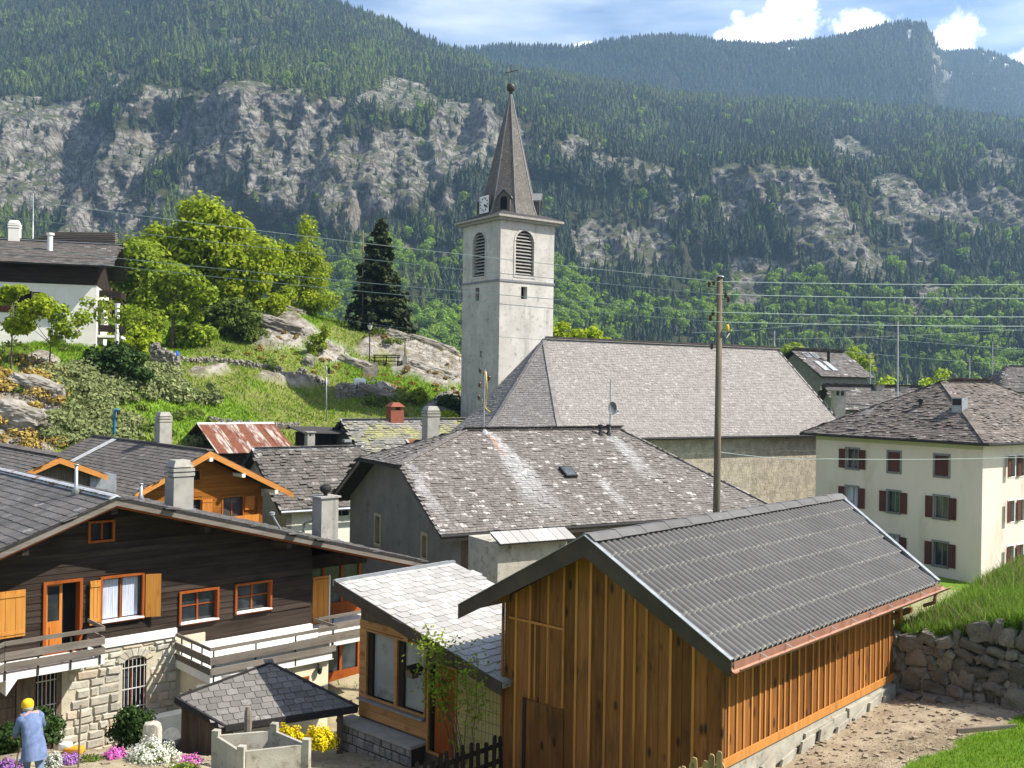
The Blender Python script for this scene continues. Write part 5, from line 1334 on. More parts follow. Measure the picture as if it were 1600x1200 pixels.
for y0, y1, z0, z1 in ((-EO, yc - jy, EH, JZ), (W + EO, yc + jy, EH, JZ)):
    m = MB(); m.prism([(-GO + .02, y0, z0 - .05), (-GO + .02, y1, z1 - .05), (-GO + .02, y1, z1 - .28), (-GO + .02, y0, z0 - .26)], (.06, 0, 0)); hu.put(m, 'verge_board', M['grey_wood'], hr)
m = MB(); m.box(-GO - .05, -GO + .03, yc - jy - .2, yc + jy + .2, JZ - .16, JZ - .06); hu.put(m, 'eave_board', M['iron'], hr)
m = MB(); m.tube([(-GO, -EO - .06, EH - .08), (xe1, -EO - .06, EH - .08)], .075, 8); hu.put(m, 'gutter', M['iron'], hr)
m = MB(); m.box(-GO + .1, xe1, -EO + .02, -EO + .07, EH - .30, EH - .12); hu.put(m, 'eave_board', M['grey_wood'], hr)
cq = hu.hit(676, 665, yc + 1.0); chimney(hu, cq[0], yc + 1.2, hz(yc + 1.2) - 1.4, hu.hit(676, 652, yc + 1.0)[1], .62, .62, 'cowl', 'cement')
q = onpl(887, 740, hu.world(*E0[:2], EH), (hu.world(*E1[:2], EH) - hu.world(*E0[:2], EH)).cross(hu.world(*RA[:2], RH_) - hu.world(*E0[:2], EH)).normalized()); q = hu.loc(q)
Vh = Vector((0, 1, hs)).normalized(); Nh = Vector((0, -hs, 1)).normalized()
def tile_at(mb, c, w, l, h0, h1):
    c = Vector(c); U = Vector((1, 0, 0)); mb.hexa([c - U * w - Vh * l + Nh * h0, c + U * w - Vh * l + Nh * h0, c + U * w + Vh * l + Nh * h0, c - U * w + Vh * l + Nh * h0, c - U * w - Vh * l + Nh * h1, c + U * w - Vh * l + Nh * h1, c + U * w + Vh * l + Nh * h1, c - U * w + Vh * l + Nh * h1])
m = MB(); tile_at(m, q, .30, .38, 0, .16); sk = hu.put(m, 'skylight', M['iron'], hr)
m = MB(); tile_at(m, q, .24, .31, .161, .17); hu.put(m, 'pane', M['glass_grey'], sk)
for px in (938, 951):
    v = hu.hit(px, 676, yc - .5); zb_ = hz(yc - .5); m = MB(); m.lathe((v[0], yc - .5, zb_ - .05), [(.17, 0), (.07, .22), (.06, .42), (.13, .44), (.13, .56), (.02, .58)], 8); hu.put(m, 'vent_pipe', M['iron'], hr)

# satellite dish on a mast and aerial standard with insulators on the roof
def mast(name, px, py0, py1, y, label, cat):
    b0 = hu.hit(px, py0, y); b1 = hu.hit(px + .5, py1, y); w = hu.world(b0[0], y, b0[1]); s = Site(name, (w.x, w.y), HD, w.z - .1, label, cat)
    m = MB(); m.tube([(0, 0, w.z - .1), (0, 0, b1[1])], .035, 7); s.put(m, 'mast', M['steel']); return s, w.z, b1[1]
s, z0, z1 = mast('satellite_dish', 953, 668, 593, yc - .2, 'grey satellite dish on a thin mast above the slate roof', 'dish')
m = MB(); n = 16
dz = hu.hit(954, 638, yc - .2)[1]
for r_, dy in ((0, .10), (.16, .085), (.28, .04), (.34, 0)):
    for k in range(n): an_ = 6.283 * k / n; m.v.append((.05 + r_ * math.cos(an_) * .8, -.12 + dy, dz + r_ * math.sin(an_)))
for i in range(3):
    for k in range(n): m.f.append((i * n + k, i * n + (k + 1) % n, (i + 1) * n + (k + 1) % n, (i + 1) * n + k)); m.t.append(0)
s.put(m, 'dish', M['dish'], None, True)
m = MB(); m.bar((.05, -.1, dz - .3), (.12, -.55, dz - .12), .03, .03); m.box(.06, .18, -.62, -.5, dz - .16, dz - .08); s.put(m, 'feed_arm', M['steel'])
s, z0, z1 = mast('service_mast', 756, 676, 577, yc - .1, 'steel service mast with dark insulators at the end of the slate ridge', 'mast')
for px, py in ((749, 579), (763, 591), (748, 601), (747, 621)):
    q = hu.hit(px, py, yc - .1); x = q[0] - hu.hit(756, 600, yc - .1)[0]; m = MB(); m.lathe((x, 0, q[1] - .1), [(.03, 0), (.08, .03), (.05, .09), (.09, .12), (.05, .2), (.02, .22)], 8); m.bar((0, 0, q[1] - .12), (x, 0, q[1] - .12), .03, .03); s.put(m, 'insulator', M['porcelain'], None, True)
m = MB(); m.tube([(.05, -.02, z1 - .1), (.12, -.02, z1 - 1.0), (.05, -.02, z1 - 1.8), (.3, -.02, z1 - 2.0)], .03, 6); s.put(m, 'cable', M['yellow_plastic'], None, True)
m = MB(); m.lathe((0, 0, z0 - .08), [(.3, 0), (.08, .25), (.05, .3)], 8); s.put(m, 'flashing', M['zinc'])

# small concrete outbuilding in front of it
OB = at(778, 860, 35.0); ob = Site('concrete_outbuilding', (OB.x, OB.y), dirvp(3500), .3, 'small concrete outbuilding with a strip of pale slates along its top', 'outbuilding')
x1 = ob.hit(886, 850)[0]; zt = ob.hit(778, 848)[1]
m = MB(); m.box(0, x1, 0, 2.2, -.4, zt - .05); ob.put(m, 'wall', M['concrete'])
m = MB(); m.prism([(-.1, -.35, zt + .0), (x1 + .15, -.35, zt + .0), (x1 + .15, .35, zt + .28), (-.1, .35, zt + .28)], (0, 0, -.06)); orf = ob.put(m, 'roof', M['slate_under'])
for i in range(8):
    a = -.12 + i * (x1 + .27) / 8; b = a + (x1 + .27) / 8 - .02; m = MB(); m.hexa([(a, -.38, zt + .012), (b, -.38, zt + .012), (b, .38, zt + .315), (a, .38, zt + .315), (a, -.38, zt + .03), (b, -.38, zt + .03), (b, .38, zt + .33), (a, .38, zt + .33)]); ob.put(m, 'slate', M['slate_white'], orf)
m = MB(); xx = ob.hit(833, 880)[0]; m.box(xx - .12, xx + .12, -.9, -.7, .3, ob.hit(833, 868)[1]); ob.put(m, 'post', M['orange_wood'])

# ------------------------------------------------------------------ 6. church: nave with polygonal choir, bell tower with spire
CD = Vector((.86, .51)).normalized(); CA = at(850, 530, 72.0); CB = Vector((-CD.y, CD.x))
cu = Site('church', (CA.x, CA.y), CD, 1.0, 'stone church with steep grey slate roof, square bell tower and pointed spire', 'church')
ZR, ZM, ZE_ = 13.26, 7.75, 6.47; YM, YE = 4.65, 6.0
def ring(r, z): k = r / 6.0; return [(-2.3 * k, -6 * k, z), (-6.3 * k, -2.3 * k, z), (-6.3 * k, 2.3 * k, z), (-2.3 * k, 6 * k, z)]
mid, eav = ring(YM, ZM), ring(YE, ZE_); apx = (0, 0, ZR)
XN, XNM, XNE = 23.0, 24.9, 26.0
m = MB(); m.box(0, XN, -.1, .1, ZR - .6, ZR - .2); cr = cu.put(m, 'nave_roof', M['old_wood'])
plane_roof(cu, cr, [mid[0], (XNM, -YM, ZM), (XN, 0, ZR), apx], .28, .17, M['slate_church'], 31, .012, .02, .09)
plane_roof(cu, cr, [eav[0], (XNE, -YE, ZE_), (XNM, -YM, ZM), mid[0]], .28, .17, M['slate_church'], 32, .012, .02, .09)
plane_roof(cu, cr, [(XNM, YM, ZM), mid[3], apx, (XN, 0, ZR)], .5, .35, M['slate_church'], 33); plane_roof(cu, cr, [(XNE, YE, ZE_), eav[3], mid[3], (XNM, YM, ZM)], .5, .35, M['slate_church'], 34)
plane_roof(cu, cr, [(XNM, -YM, ZM), (XNM, YM, ZM), (XN, 0, ZR)], .36, .25, M['slate_church'], 35); plane_roof(cu, cr, [(XNE, -YE, ZE_), (XNE, YE, ZE_), (XNM, YM, ZM), (XNM, -YM, ZM)], .36, .25, M['slate_church'], 36)
for i in range(3):
    plane_roof(cu, cr, [mid[i + 1], mid[i], apx], .28, .17, M['slate_apse'], 40 + i, .012, .02, .08); plane_roof(cu, cr, [eav[i + 1], eav[i], mid[i], mid[i + 1]], .28, .17, M['slate_apse'], 45 + i, .012, .02, .08)
cap_line(cu, cr, apx, (XN, 0, ZR), .42, M['slate_church'], n=60)
for i in range(4):
    cap_line(cu, cr, apx, mid[i], .30, M['slate_apse'], 'hip_cap', 24); cap_line(cu, cr, mid[i], eav[i], .30, M['slate_apse'], 'hip_cap', 8)
cap_line(cu, cr, (XN, 0, ZR), (XNM, -YM, ZM), .28, M['slate_church'], 'hip_cap', 24); cap_line(cu, cr, (XNM, -YM, ZM), (XNE, -YE, ZE_), .28, M['slate_church'], 'hip_cap', 8)
m = MB(); m.tube([(-2.2, -YE - .08, ZE_ - .1), (XNE, -YE - .08, ZE_ - .1)], .09, 8); cu.put(m, 'gutter', M['iron'], cr)
ins = ring(5.35, ZE_ - .1); m = MB(); pl = [(p[0], p[1], -1.0) for p in ins] + [(25.2, 5.35, -1.0), (25.2, -5.35, -1.0)]
m.prism(pl[::-1], (0, 0, ZE_ + .8)); nw = cu.put(m, 'nave_wall', M['church_stone'])
rr = random.Random(77)
sm = MB(); z = 2.0    # proud faces of the rubble masonry, too small to pick apart
while z < ZE_ - .4:
    h = rr.uniform(.18, .32); x = 3.0
    while x < 25.0:
        w = rr.uniform(.2, .55); sm.box(x + .02, x + w - .02, -5.35 - rr.uniform(.003, .012), -5.35, z + .02, z + h - .015); x += w
    z += h
o = cu.put(sm, 'rubble_stones', M['church_stone'], nw); o['kind'] = 'stuff'
# tower
TW = at(778, 640, 78.0); tw_d = Vector((.81, .586)).normalized(); TWW = 5.3
# its frame expressed inside the church's frame
T0 = cu.loc(TW); ang = math.atan2(tw_d.y, tw_d.x) - math.atan2(CD.y, CD.x); ca, sa = math.cos(ang), math.sin(ang)
class TowerSite:
    zb = cu.zb; e = cu.e
    @staticmethod
    def put(mb, name, mat, parent=None, smooth=False, tint=False):
        mb.v = [(T0.x + x * ca - y * sa, T0.y + x * sa + y * ca, z) for x, y, z in mb.v]
        return cu.put(mb, name, mat, parent, smooth, tint)
ts = TowerSite
def arch_fill(m, a, b, z0, z1, y0, y1, ax):
    c, r = (a + b) / 2, (b - a) / 2; n = 8
    for sgn in (-1, 1):
        pts = [(c + sgn * r, z1)] + [(c + sgn * r * math.cos(t), z0 + (z1 - z0) * math.sin(t)) for t in [math.pi / 2 * (1 - k / n) for k in range(n + 1)]]
        p3 = [(u, y0, z) if ax == 'x' else (y0, u, z) for u, z in pts]; m.prism(p3, (0, y1 - y0, 0) if ax == 'x' else (y1 - y0, 0, 0))
R_op = [(1.45, 3.25, 18.55, 22.15), (2.05, 2.65, 16.72, 17.70)]; L_op = [(2.1, 3.85, 18.55, 22.15), (2.85, 3.40, 16.62, 17.66), (2.35, 2.62, 12.1, 12.6)]
tb_ = MB(); wall_open(tb_, [0, TWW], lambda x: 22.75, .0, R_op, 0, .5); arch_fill(tb_, 1.45, 3.25, 21.2, 22.16, .001, .499, 'x')
t2 = MB(); wall_open(t2, [.501, TWW], lambda x: 22.75, .0, L_op, 0, .5); t2.v = [(y, x, z) for x, y, z in t2.v]; t2.f = [f[::-1] for f in t2.f]; arch_fill(t2, 2.1, 3.85, 21.2, 22.16, .001, .499, 'y')
n0 = len(tb_.v); tb_.v += t2.v; tb_.f += [tuple(i + n0 for i in f) for f in t2.f]; tb_.t += t2.t
tb_.box(.501, TWW, TWW - .5, TWW, 0, 22.75); tb_.box(TWW - .5, TWW, .501, TWW - .501, 0, 22.75)
tower = ts.put(tb_, 'tower', M['tower_plaster'])
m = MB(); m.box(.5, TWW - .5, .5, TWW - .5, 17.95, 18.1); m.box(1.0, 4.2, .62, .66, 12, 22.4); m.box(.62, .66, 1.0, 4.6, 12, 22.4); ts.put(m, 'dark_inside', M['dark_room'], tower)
m = MB(); m.box(-.07, TWW + .07, -.07, TWW + .07, 18.0, 18.16); ts.put(m, 'string_course', M['window_stone'], tower)
m = MB(); m.box(-.30, TWW + .30, -.30, TWW + .30, 22.751, 22.95); m.box(-.55, TWW + .55, -.55, TWW + .55, 22.951, 23.12); ts.put(m, 'cornice', M['cement'], tower)
m = MB(); m.hexa([(-.55, -.55, 23.121), (TWW + .55, -.55, 23.121), (TWW + .55, TWW + .55, 23.121), (-.55, TWW + .55, 23.121), (.5, .5, 23.6), (TWW - .5, .5, 23.6), (TWW - .5, TWW - .5, 23.6), (.5, TWW - .5, 23.6)]); ts.put(m, 'cornice_roof', M['slate_under'], tower)
for (a, b, z0, z1), ax in ((R_op[0], 'x'), (L_op[0], 'y')):
    m = MB(); f_ = .16
    for q0, q1, z2, z3 in ((a - f_, a, z0 - f_, 21.3), (b, b + f_, z0 - f_, 21.3), (a, b, z0 - f_, z0)):
        m.box(q0, q1, -.04, -.001, z2, z3) if ax == 'x' else m.box(-.04, -.001, q0, q1, z2, z3)
    n = 10; c, r = (a + b) / 2, (b - a) / 2
    for k in range(n):
        t0, t1 = math.pi * k / n, math.pi * (k + .97) / n; pt = lambda rr_, t_: (c - rr_ * math.cos(t_), 21.2 + rr_ * math.sin(t_) * 1.02)
        p3 = [pt(r, t0), pt(r, t1), pt(r + f_, t1), pt(r + f_, t0)]; m.prism([(u, -.04, z) if ax == 'x' else (-.04, u, z) for u, z in p3], (0, .039, 0) if ax == 'x' else (.039, 0, 0))
    bw = ts.put(m, 'belfry_window', M['tower_plaster'])
    for k in range(13):
        zz = z0 + .10 + k * .265; m = MB()
        if ax == 'x': m.hexa([(a, .10, zz), (b, .10, zz), (b, .40, zz + .17), (a, .40, zz + .17), (a, .10, zz + .05), (b, .10, zz + .05), (b, .40, zz + .22), (a, .40, zz + .22)])
        else: m.hexa([(.10, a, zz), (.40, a, zz + .17), (.40, b, zz + .17), (.10, b, zz), (.10, a, zz + .05), (.40, a, zz + .22), (.40, b, zz + .22), (.10, b, zz + .05)])
        ts.put(m, 'slat', M['cement'], bw)
# spire
SC = TWW / 2; ZS, ZA_ = 23.45, 33.5
def octo(R, z, rot=math.pi / 8): return [Vector((SC + R * math.cos(rot + k * math.pi / 4), SC + R * math.sin(rot + k * math.pi / 4), z)) for k in range(8)]
rings = [octo(2.62, ZS), octo(2.28, ZS + .9), octo(.10, ZA_)]
m = MB(); m.lathe((SC, SC, 0), [(2.55, ZS), (2.2, ZS + .9), (.06, ZA_)], 8)
# align the core's corners with the octagon
m.v = [(SC + (x - SC) * math.cos(math.pi / 8) - (y - SC) * math.sin(math.pi / 8), SC + (x - SC) * math.sin(math.pi / 8) + (y - SC) * math.cos(math.pi / 8), z) for x, y, z in m.v]
spire = ts.put(m, 'spire', M['slate_under'])
class TS2:
    zb = cu.zb; e = cu.e; put = staticmethod(ts.put)
for k in range(8):
    for r in range(2):
        a, b, c, d = rings[r][k], rings[r][(k + 1) % 8], rings[r + 1][(k + 1) % 8], rings[r + 1][k]
        slates(TS2, spire, [a, b, c, d], .16, .13, M['slate_spire'], M['slate_spire'], None, 60 + k * 2 + r, .010, .06, 'slate', .0)
for k in range(8):
    m = MB()
    for r in range(2): m.bar(rings[r][k] + Vector((0, 0, .02)), rings[r + 1][k] + Vector((0, 0, .02)), .10, .05)
    ts.put(m, 'arris', M['window_stone'], spire)
m = MB(); m.lathe((SC, SC, ZA_ - .1), [(.10, 0), (.12, .35), (.30, .45), (.36, .70), (.30, .95), (.10, 1.05), (.05, 1.1)], 12); ts.put(m, 'finial', M['bronze'], spire, True)
m = MB(); m.tube([(SC, SC, ZA_ + .9), (SC, SC, ZA_ + 2.5)], .025, 6); m.bar((SC - .45, SC + .2, ZA_ + 1.75), (SC + .5, SC - .2, ZA_ + 2.05), .04, .09); m.bar((SC - .12, SC, ZA_ + 2.3), (SC + .12, SC, ZA_ + 2.3), .03, .03); ts.put(m, 'weather_vane', M['bronze'], spire)
def dormer(an_):
    m = MB(); c, s_ = math.cos(an_), math.sin(an_); cx, cy = SC + 2.15 * c, SC + 2.15 * s_; ex, ey = -s_, c
    def P3(u, d, z): return (cx + ex * u + c * d, cy + ey * u + s_ * d, z)
    pg = [(-.5, 23.5), (.5, 23.5), (.5, 24.75), (0, 25.25), (-.5, 24.75)]
    m.prism([P3(u, .42, z) for u, z in pg], (c * -1.2, s_ * -1.2, 0)); o = ts.put(m, 'dormer', M['slate_spire'], spire)
    m = MB(); pg = [(-.27, 23.75), (.27, 23.75), (.27, 24.55), (.15, 24.78), (-.15, 24.78), (-.27, 24.55)]
    m.prism([P3(u, .435, z) for u, z in pg], (c * -.04, s_ * -.04, 0)); ts.put(m, 'dormer_dark_panel', M['dark_room'], spire)  # near-black panel on the face, painting in the shade of the opening
    m = MB(); m.prism([P3(-.62, .55, 24.68), P3(0, .55, 25.32), P3(.62, .55, 24.68), P3(.62, .55, 24.80), P3(0, .55, 25.45), P3(-.62, .55, 24.80)], (c * -1.0, s_ * -1.0, 0)); ts.put(m, 'dormer_roof', M['window_stone'], spire)
for k in range(4): dormer(math.radians(-135 + 90 * k))
# clock on the left face of the spire
m = MB(); xk = .24; m.box(xk - .02, xk + .12, SC - .70, SC + .70, 23.55, 25.05); clk = ts.put(m, 'clock', M['iron'])
m = MB(); m.box(xk - .05, xk - .021, SC - .64, SC + .64, 23.61, 24.99); ts.put(m, 'clock_face', M['clock_white'], clk)
for k in range(12):
    t_ = math.radians(30 * k); u, v = math.sin(t_), math.cos(t_); m = MB(); zc = 24.30
    m.bar((xk - .055, SC - u * .42, zc + v * .42), (xk - .055, SC - u * .58, zc + v * .58), .02, .10, (0, -v, -u)); ts.put(m, 'hour_mark', M['iron'], clk)
for an_, L, w in ((128, .42, .10), (112, .60, .06)):
    t_ = math.radians(an_); u, v = math.sin(t_), math.cos(t_); m = MB(); m.bar((xk - .07, SC, 24.30), (xk - .07, SC - u * L * .88, 24.30 + v * L * .88), .02, w, (0, -v, -u)); ts.put(m, 'clock_hand', M['iron'], clk)

# ------------------------------------------------------------------ 7. cream house at the right
KD = -dirvp(-327); KP = at(1536, 690, 60.0)
kr = Site('cream_house', (KP.x, KP.y), KD, -1.8, 'three storey cream house with brown shutters and hipped slate roof at right', 'house')
KL, KW, KE, KO = 12.0, 17.0, 6.95, .75
cols = [(-9.05, .46), (-5.92, .43), (-2.62, .46)]
rows = [(4.72, 6.0), (2.12, 3.46), (-.82, .62)]
KOp = []; meta = []
for ri, (z0, z1) in enumerate(rows):
    for ci_, (c, hw) in enumerate(cols): o = (c - hw, c + hw, z0, z1); KOp.append(o); meta.append((ri, ci_))
m = MB(); wall_open(m, [-KL, 0], lambda x: KE - .15, -3.2, KOp, 0, .35); kw_ = kr.put(m, 'left_wall', M['cream_render'])
RO = [(2.95, 3.70, 4.78, 6.05), (4.1, 4.85, 4.78, 6.05), (2.95, 3.70, 2.0, 3.3), (4.1, 4.85, 2.0, 3.3), (2.95, 3.70, -.9, .5), (4.1, 4.85, -.9, .5)]
m = MB(); wall_open(m, [.351, KW], lambda x: KE - .15, -3.2, RO, 0, .35); m.v = [(-y, x, z) for x, y, z in m.v]; kr.put(m, 'right_wall', M['cream_render'])
m = MB(); m.box(-KL, -.36, KW - .3, KW, -3.2, KE - .16); m.box(-KL, -KL + .3, .351, KW - .31, -3.2, KE - .16); kr.put(m, 'back_wall', M['cream_render'])
m = MB(); m.box(-KL - .02, .03, -.04, -.001, KE - .46, KE - .16); kr.put(m, 'eave_band', M['green_band'])  # greenish band along the wall top under the eave
for o, (ri, ci_) in zip(KOp, meta):
    f = window(kr, o[0], o[1], o[2], o[3], M['window_stone'], M[('glass_dark', 'glass_grey', 'curtain')[(ri * 2 + ci_) % 3]], 0, .04, .25, .12, mull=(.5,), sill=M['window_stone'])
    if ri == 0 and ci_ > 0: shutter(kr, o[0] + .02, o[1] - .02, o[2] + .02, o[3] - .02, M['red_shutter'], .03, f, False)
    else:
        shutter(kr, o[0] - .58, o[0] - .10, o[2] - .02, o[3] - .02, M['red_shutter'], -.045, f, False); shutter(kr, o[1] + .06, o[1] + .56, o[2] - .02, o[3] - .02, M['red_shutter'], -.045, f, False)
for o in RO:
    f = window(kr, o[0], o[1], o[2], o[3], M['white_paint'], M['glass_dark'], 0, -.03, -.18, .06, mull=(), ax='y')
    if o[0] < 3: shutter(kr, o[0] - .42, o[0] - .08, o[2], o[3], M['red_shutter'], .22, f, False, 'y')
    if o[0] > 4: shutter(kr, o[0] - .22, o[0] + .2, o[2], o[3], M['red_shutter'], .12, f, False, 'y')
e_ = KE; P_ = dict(nl=(-KL - KO, -KO, e_), n=(KO, -KO, e_), r=(KO, KW + KO, e_), b=(-KL - KO, KW + KO, e_), ra=(-6, 5.6, 10.66), rb=(-6, KW - 5.4, 10.66))
m = MB(); m.box(-6.1, -5.9, 5.7, KW - 5.5, 10, 10.4); kroof = kr.put(m, 'roof', M['old_wood'])
plane_roof(kr, kroof, [P_['nl'], P_['n'], P_['ra']], .33, .21, M['slate_cream'], 71, .022, .08, .14)
plane_roof(kr, kroof, [P_['n'], P_['r'], P_['rb'], P_['ra']], .33, .21, M['slate_cream'], 72, .022, .08, .14)
plane_roof(kr, kroof, [P_['r'], P_['b'], P_['rb']], .5, .35, M['slate_cream'], 73); plane_roof(kr, kroof, [P_['b'], P_['nl'], P_['ra'], P_['rb']], .5, .35, M['slate_cream'], 74)
for a, b in (('ra', 'n'), ('ra', 'rb'), ('ra', 'nl'), ('rb', 'r')): cap_line(kr, kroof, P_[a], P_[b], .5 if b == 'n' else .3, M['slate_cream'], 'ridge_cap', 16)
m = MB(); m.tube([(-KL - KO, -KO - .05, e_ - .08), (KO + .05, -KO - .05, e_ - .08), (KO + .05, KW + KO, e_ - .08)], .085, 8); kr.put(m, 'gutter', M['iron'], kroof)
m = MB(); m.prism([(-KL - KO, -KO, e_ - .15), (KO, -KO, e_ - .15), (KO, KW, e_ - .15), (-KL - KO, KW, e_ - .15)], (0, 0, .04)); kr.put(m, 'soffit', M['old_wood'], kroof)
ks = (10.66 - e_) / (5.6 + KO)
v = kr.hit(1499, 640, 2.4); zz = e_ + (2.4 + KO) * ks; zt = kr.hit(1499, 621, 2.4)[1]
m = MB(); m.box(v[0] - .35, v[0] + .35, 2.1, 2.75, zz - .5, zt); du = kr.put(m, 'vent_duct', M['zinc'], kroof); m = MB(); m.box(v[0] - .3, v[0] + .3, 2.085, 2.099, zt - .5, zt - .08); kr.put(m, 'vent_grille', M['iron'], kroof)
v = kr.hit(1438, 645, 2.6); zz = e_ + (2.6 + KO) * ks; m = MB(); m.lathe((v[0], 2.6, zz - .05), [(.1, 0), (.09, .25), (.2, .5), (.2, .55)], 8); kr.put(m, 'vent_pipe', M['iron'], kroof)

# ------------------------------------------------------------------ 8. orange-brown chalet behind the dark one
C2V = at(329, 704, 45.0); c2 = Site('brown_chalet', (C2V.x + BC.x * .8, C2V.y + BC.y * .8), EC, 2.5, 'orange brown chalet with pale verge boards behind the dark chalet', 'house')
A2 = C2V.z; s2 = .50
def l2(x): return A2 - abs(x) * s2
m = MB(); wl = [(1.05, 2.05, 3.5, 4.55), (-.72, -.05, 3.5, 4.55), (-.55, -.12, 5.45, 5.85)]
wall_open(m, [-3.0, 0, 3.0], lambda x: l2(x) - .3, 1.5, wl, .03, .3); f2 = c2.put(m, 'front_wall', M['chalet_wood'])
z = 2.4
while z < A2 - .5:
    xb = min(3.0, (A2 - .32 - z - .19) / s2); spans = [(-xb, xb)]
    for o in wl:
        if o[2] - .05 < z + .19 and o[3] + .05 > z:
            ns = []
            for a, b in spans:
                if o[1] + .05 <= a or o[0] - .05 >= b: ns.append((a, b)); continue
                if o[0] - .05 > a: ns.append((a, o[0] - .05))
                if o[1] + .05 < b: ns.append((o[1] + .05, b))
            spans = ns
    for a, b in spans:
        if b - a > .04: m = MB(); m.box(a, b, 0, .028, z, z + .18); c2.put(m, 'plank', M['chalet_wood'], f2)
    z += .19
for o in wl: window(c2, o[0], o[1], o[2], o[3], M['chalet_wood'], M['glass_grey'] if o[0] > 0 else M['glass_dark'], 0, .03, .18, .06)
shutter(c2, 2.12, 2.6, 3.9, 4.55, M['orange_wood'], -.04); shutter(c2, .0, .5, 3.5, 4.55, M['orange_wood'], -.04)
m = MB(); m.box(2.75, 3.02, -.10, -.002, 1.5, 4.5); c2.put(m, 'corner_logs', M['chalet_wood'])
m = MB(); m.box(.6, 2.5, -.7, -.66, 3.42, 3.75); m.box(.6, 2.5, -.659, -.03, 3.36, 3.44); c2.put(m, 'balcony', M['orange_wood'])
m = MB(); m.box(-3.0, -2.8, .31, 12, 1.5, l2(3.0) - .3); m.box(2.8, 3.0, .31, 12, 1.5, l2(3.0) - .3); c2.put(m, 'side_wall', M['chalet_wood'])
m = MB(); m.box(-.1, .1, -.7, 12, A2 - .4, A2 - .2); r2 = c2.put(m, 'roof', M['chalet_wood'])
XL2, XR2 = -6.2, 4.25
plane_roof(c2, r2, [(XL2, 13.2, l2(XL2)), (XL2, -.8, l2(XL2)), (0, -.8, A2), (0, 13.2, A2)], .34, .24, M['slate_chalet'], 81, .014, .01, .05)
plane_roof(c2, r2, [(XR2, -.8, l2(XR2)), (XR2, 13.2, l2(XR2)), (0, 13.2, A2), (0, -.8, A2)], .34, .24, M['slate_chalet'], 82, .014, .01, .05)
cap_line(c2, r2, (0, -.8, A2), (0, 13.2, A2), .3, M['slate_chalet'])
for xe in (-3.6, XR2):
    m = MB(); m.prism([(0, -.83, A2 - .03), (xe, -.83, l2(xe) - .03), (xe, -.83, l2(xe) - .28), (0, -.83, A2 - .30)], (0, .05, 0)); c2.put(m, 'verge_board', M['verge_wood'], r2)
for xx in (0, 1.6, 3.3):
    m = MB(); m.box(xx - .08, xx + .08, -.90, .2, l2(xx) - .48, l2(xx) - .32); c2.put(m, 'purlin', M['white_paint'], r2)
v = c2.hit(255, 670, 5.2); chimney(c2, v[0], 5.2, 5.8, c2.hit(255, 660, 5.2)[1], .62, .62, 'cowl', 'cement')
m = MB()   # the pale metal band on the roof plane
nn = Vector((-s2, 0, 1)).normalized(); m.prism([Vector((x, y, l2(x))) + nn * .05 for x, y in ((XL2, 10.1), (XL2, 9.5), (-.1, 9.5), (-.1, 10.1))], nn * .02); c2.put(m, 'metal_strip', M['ridge_tin'], r2)
# front wing with its own gable
WV = at(93, 714, 41.0); q = c2.loc(WV); wz = WV.z; wx, wy = q.x, q.y; ws = .42
def lw_(x): return wz - abs(x - wx) * ws
m = MB(); wall_open(m, [wx - 2.2, wx, wx + 1.75], lambda x: lw_(x) - .22, 1.6, [], wy + .5, wy + .7); wing = c2.put(m, 'wing', M['old_wood'])
for sx, xe in ((-1, wx - 4.0), (1, wx + 1.95)):
    P4 = [(xe, wy, lw_(xe)), (xe, wy + 9, lw_(xe)), (wx, wy + 9, wz), (wx, wy, wz)]
    if sx < 0: P4 = [P4[1], P4[0], P4[3], P4[2]]
    plane_roof(c2, wing, P4, .34, .24, M['slate_chalet'], 85 + sx, .014, .01, .05)
    xv = max(xe, wx - 2.4); m = MB(); m.prism([(wx, wy - .03, wz - .02), (xv, wy - .03, lw_(xv) - .02), (xv, wy - .03, lw_(xv) - .24), (wx, wy - .03, wz - .26)], (0, .05, 0)); c2.put(m, 'verge_board', M['verge_wood'], wing)
m = MB(); m.box(wx + 1.4, wx + 2.5, wy + .4, wy + 1.6, 4.6, lw_(wx + 1.95) - .05); c2.put(m, 'dormer_cheek', M['zinc'], wing)

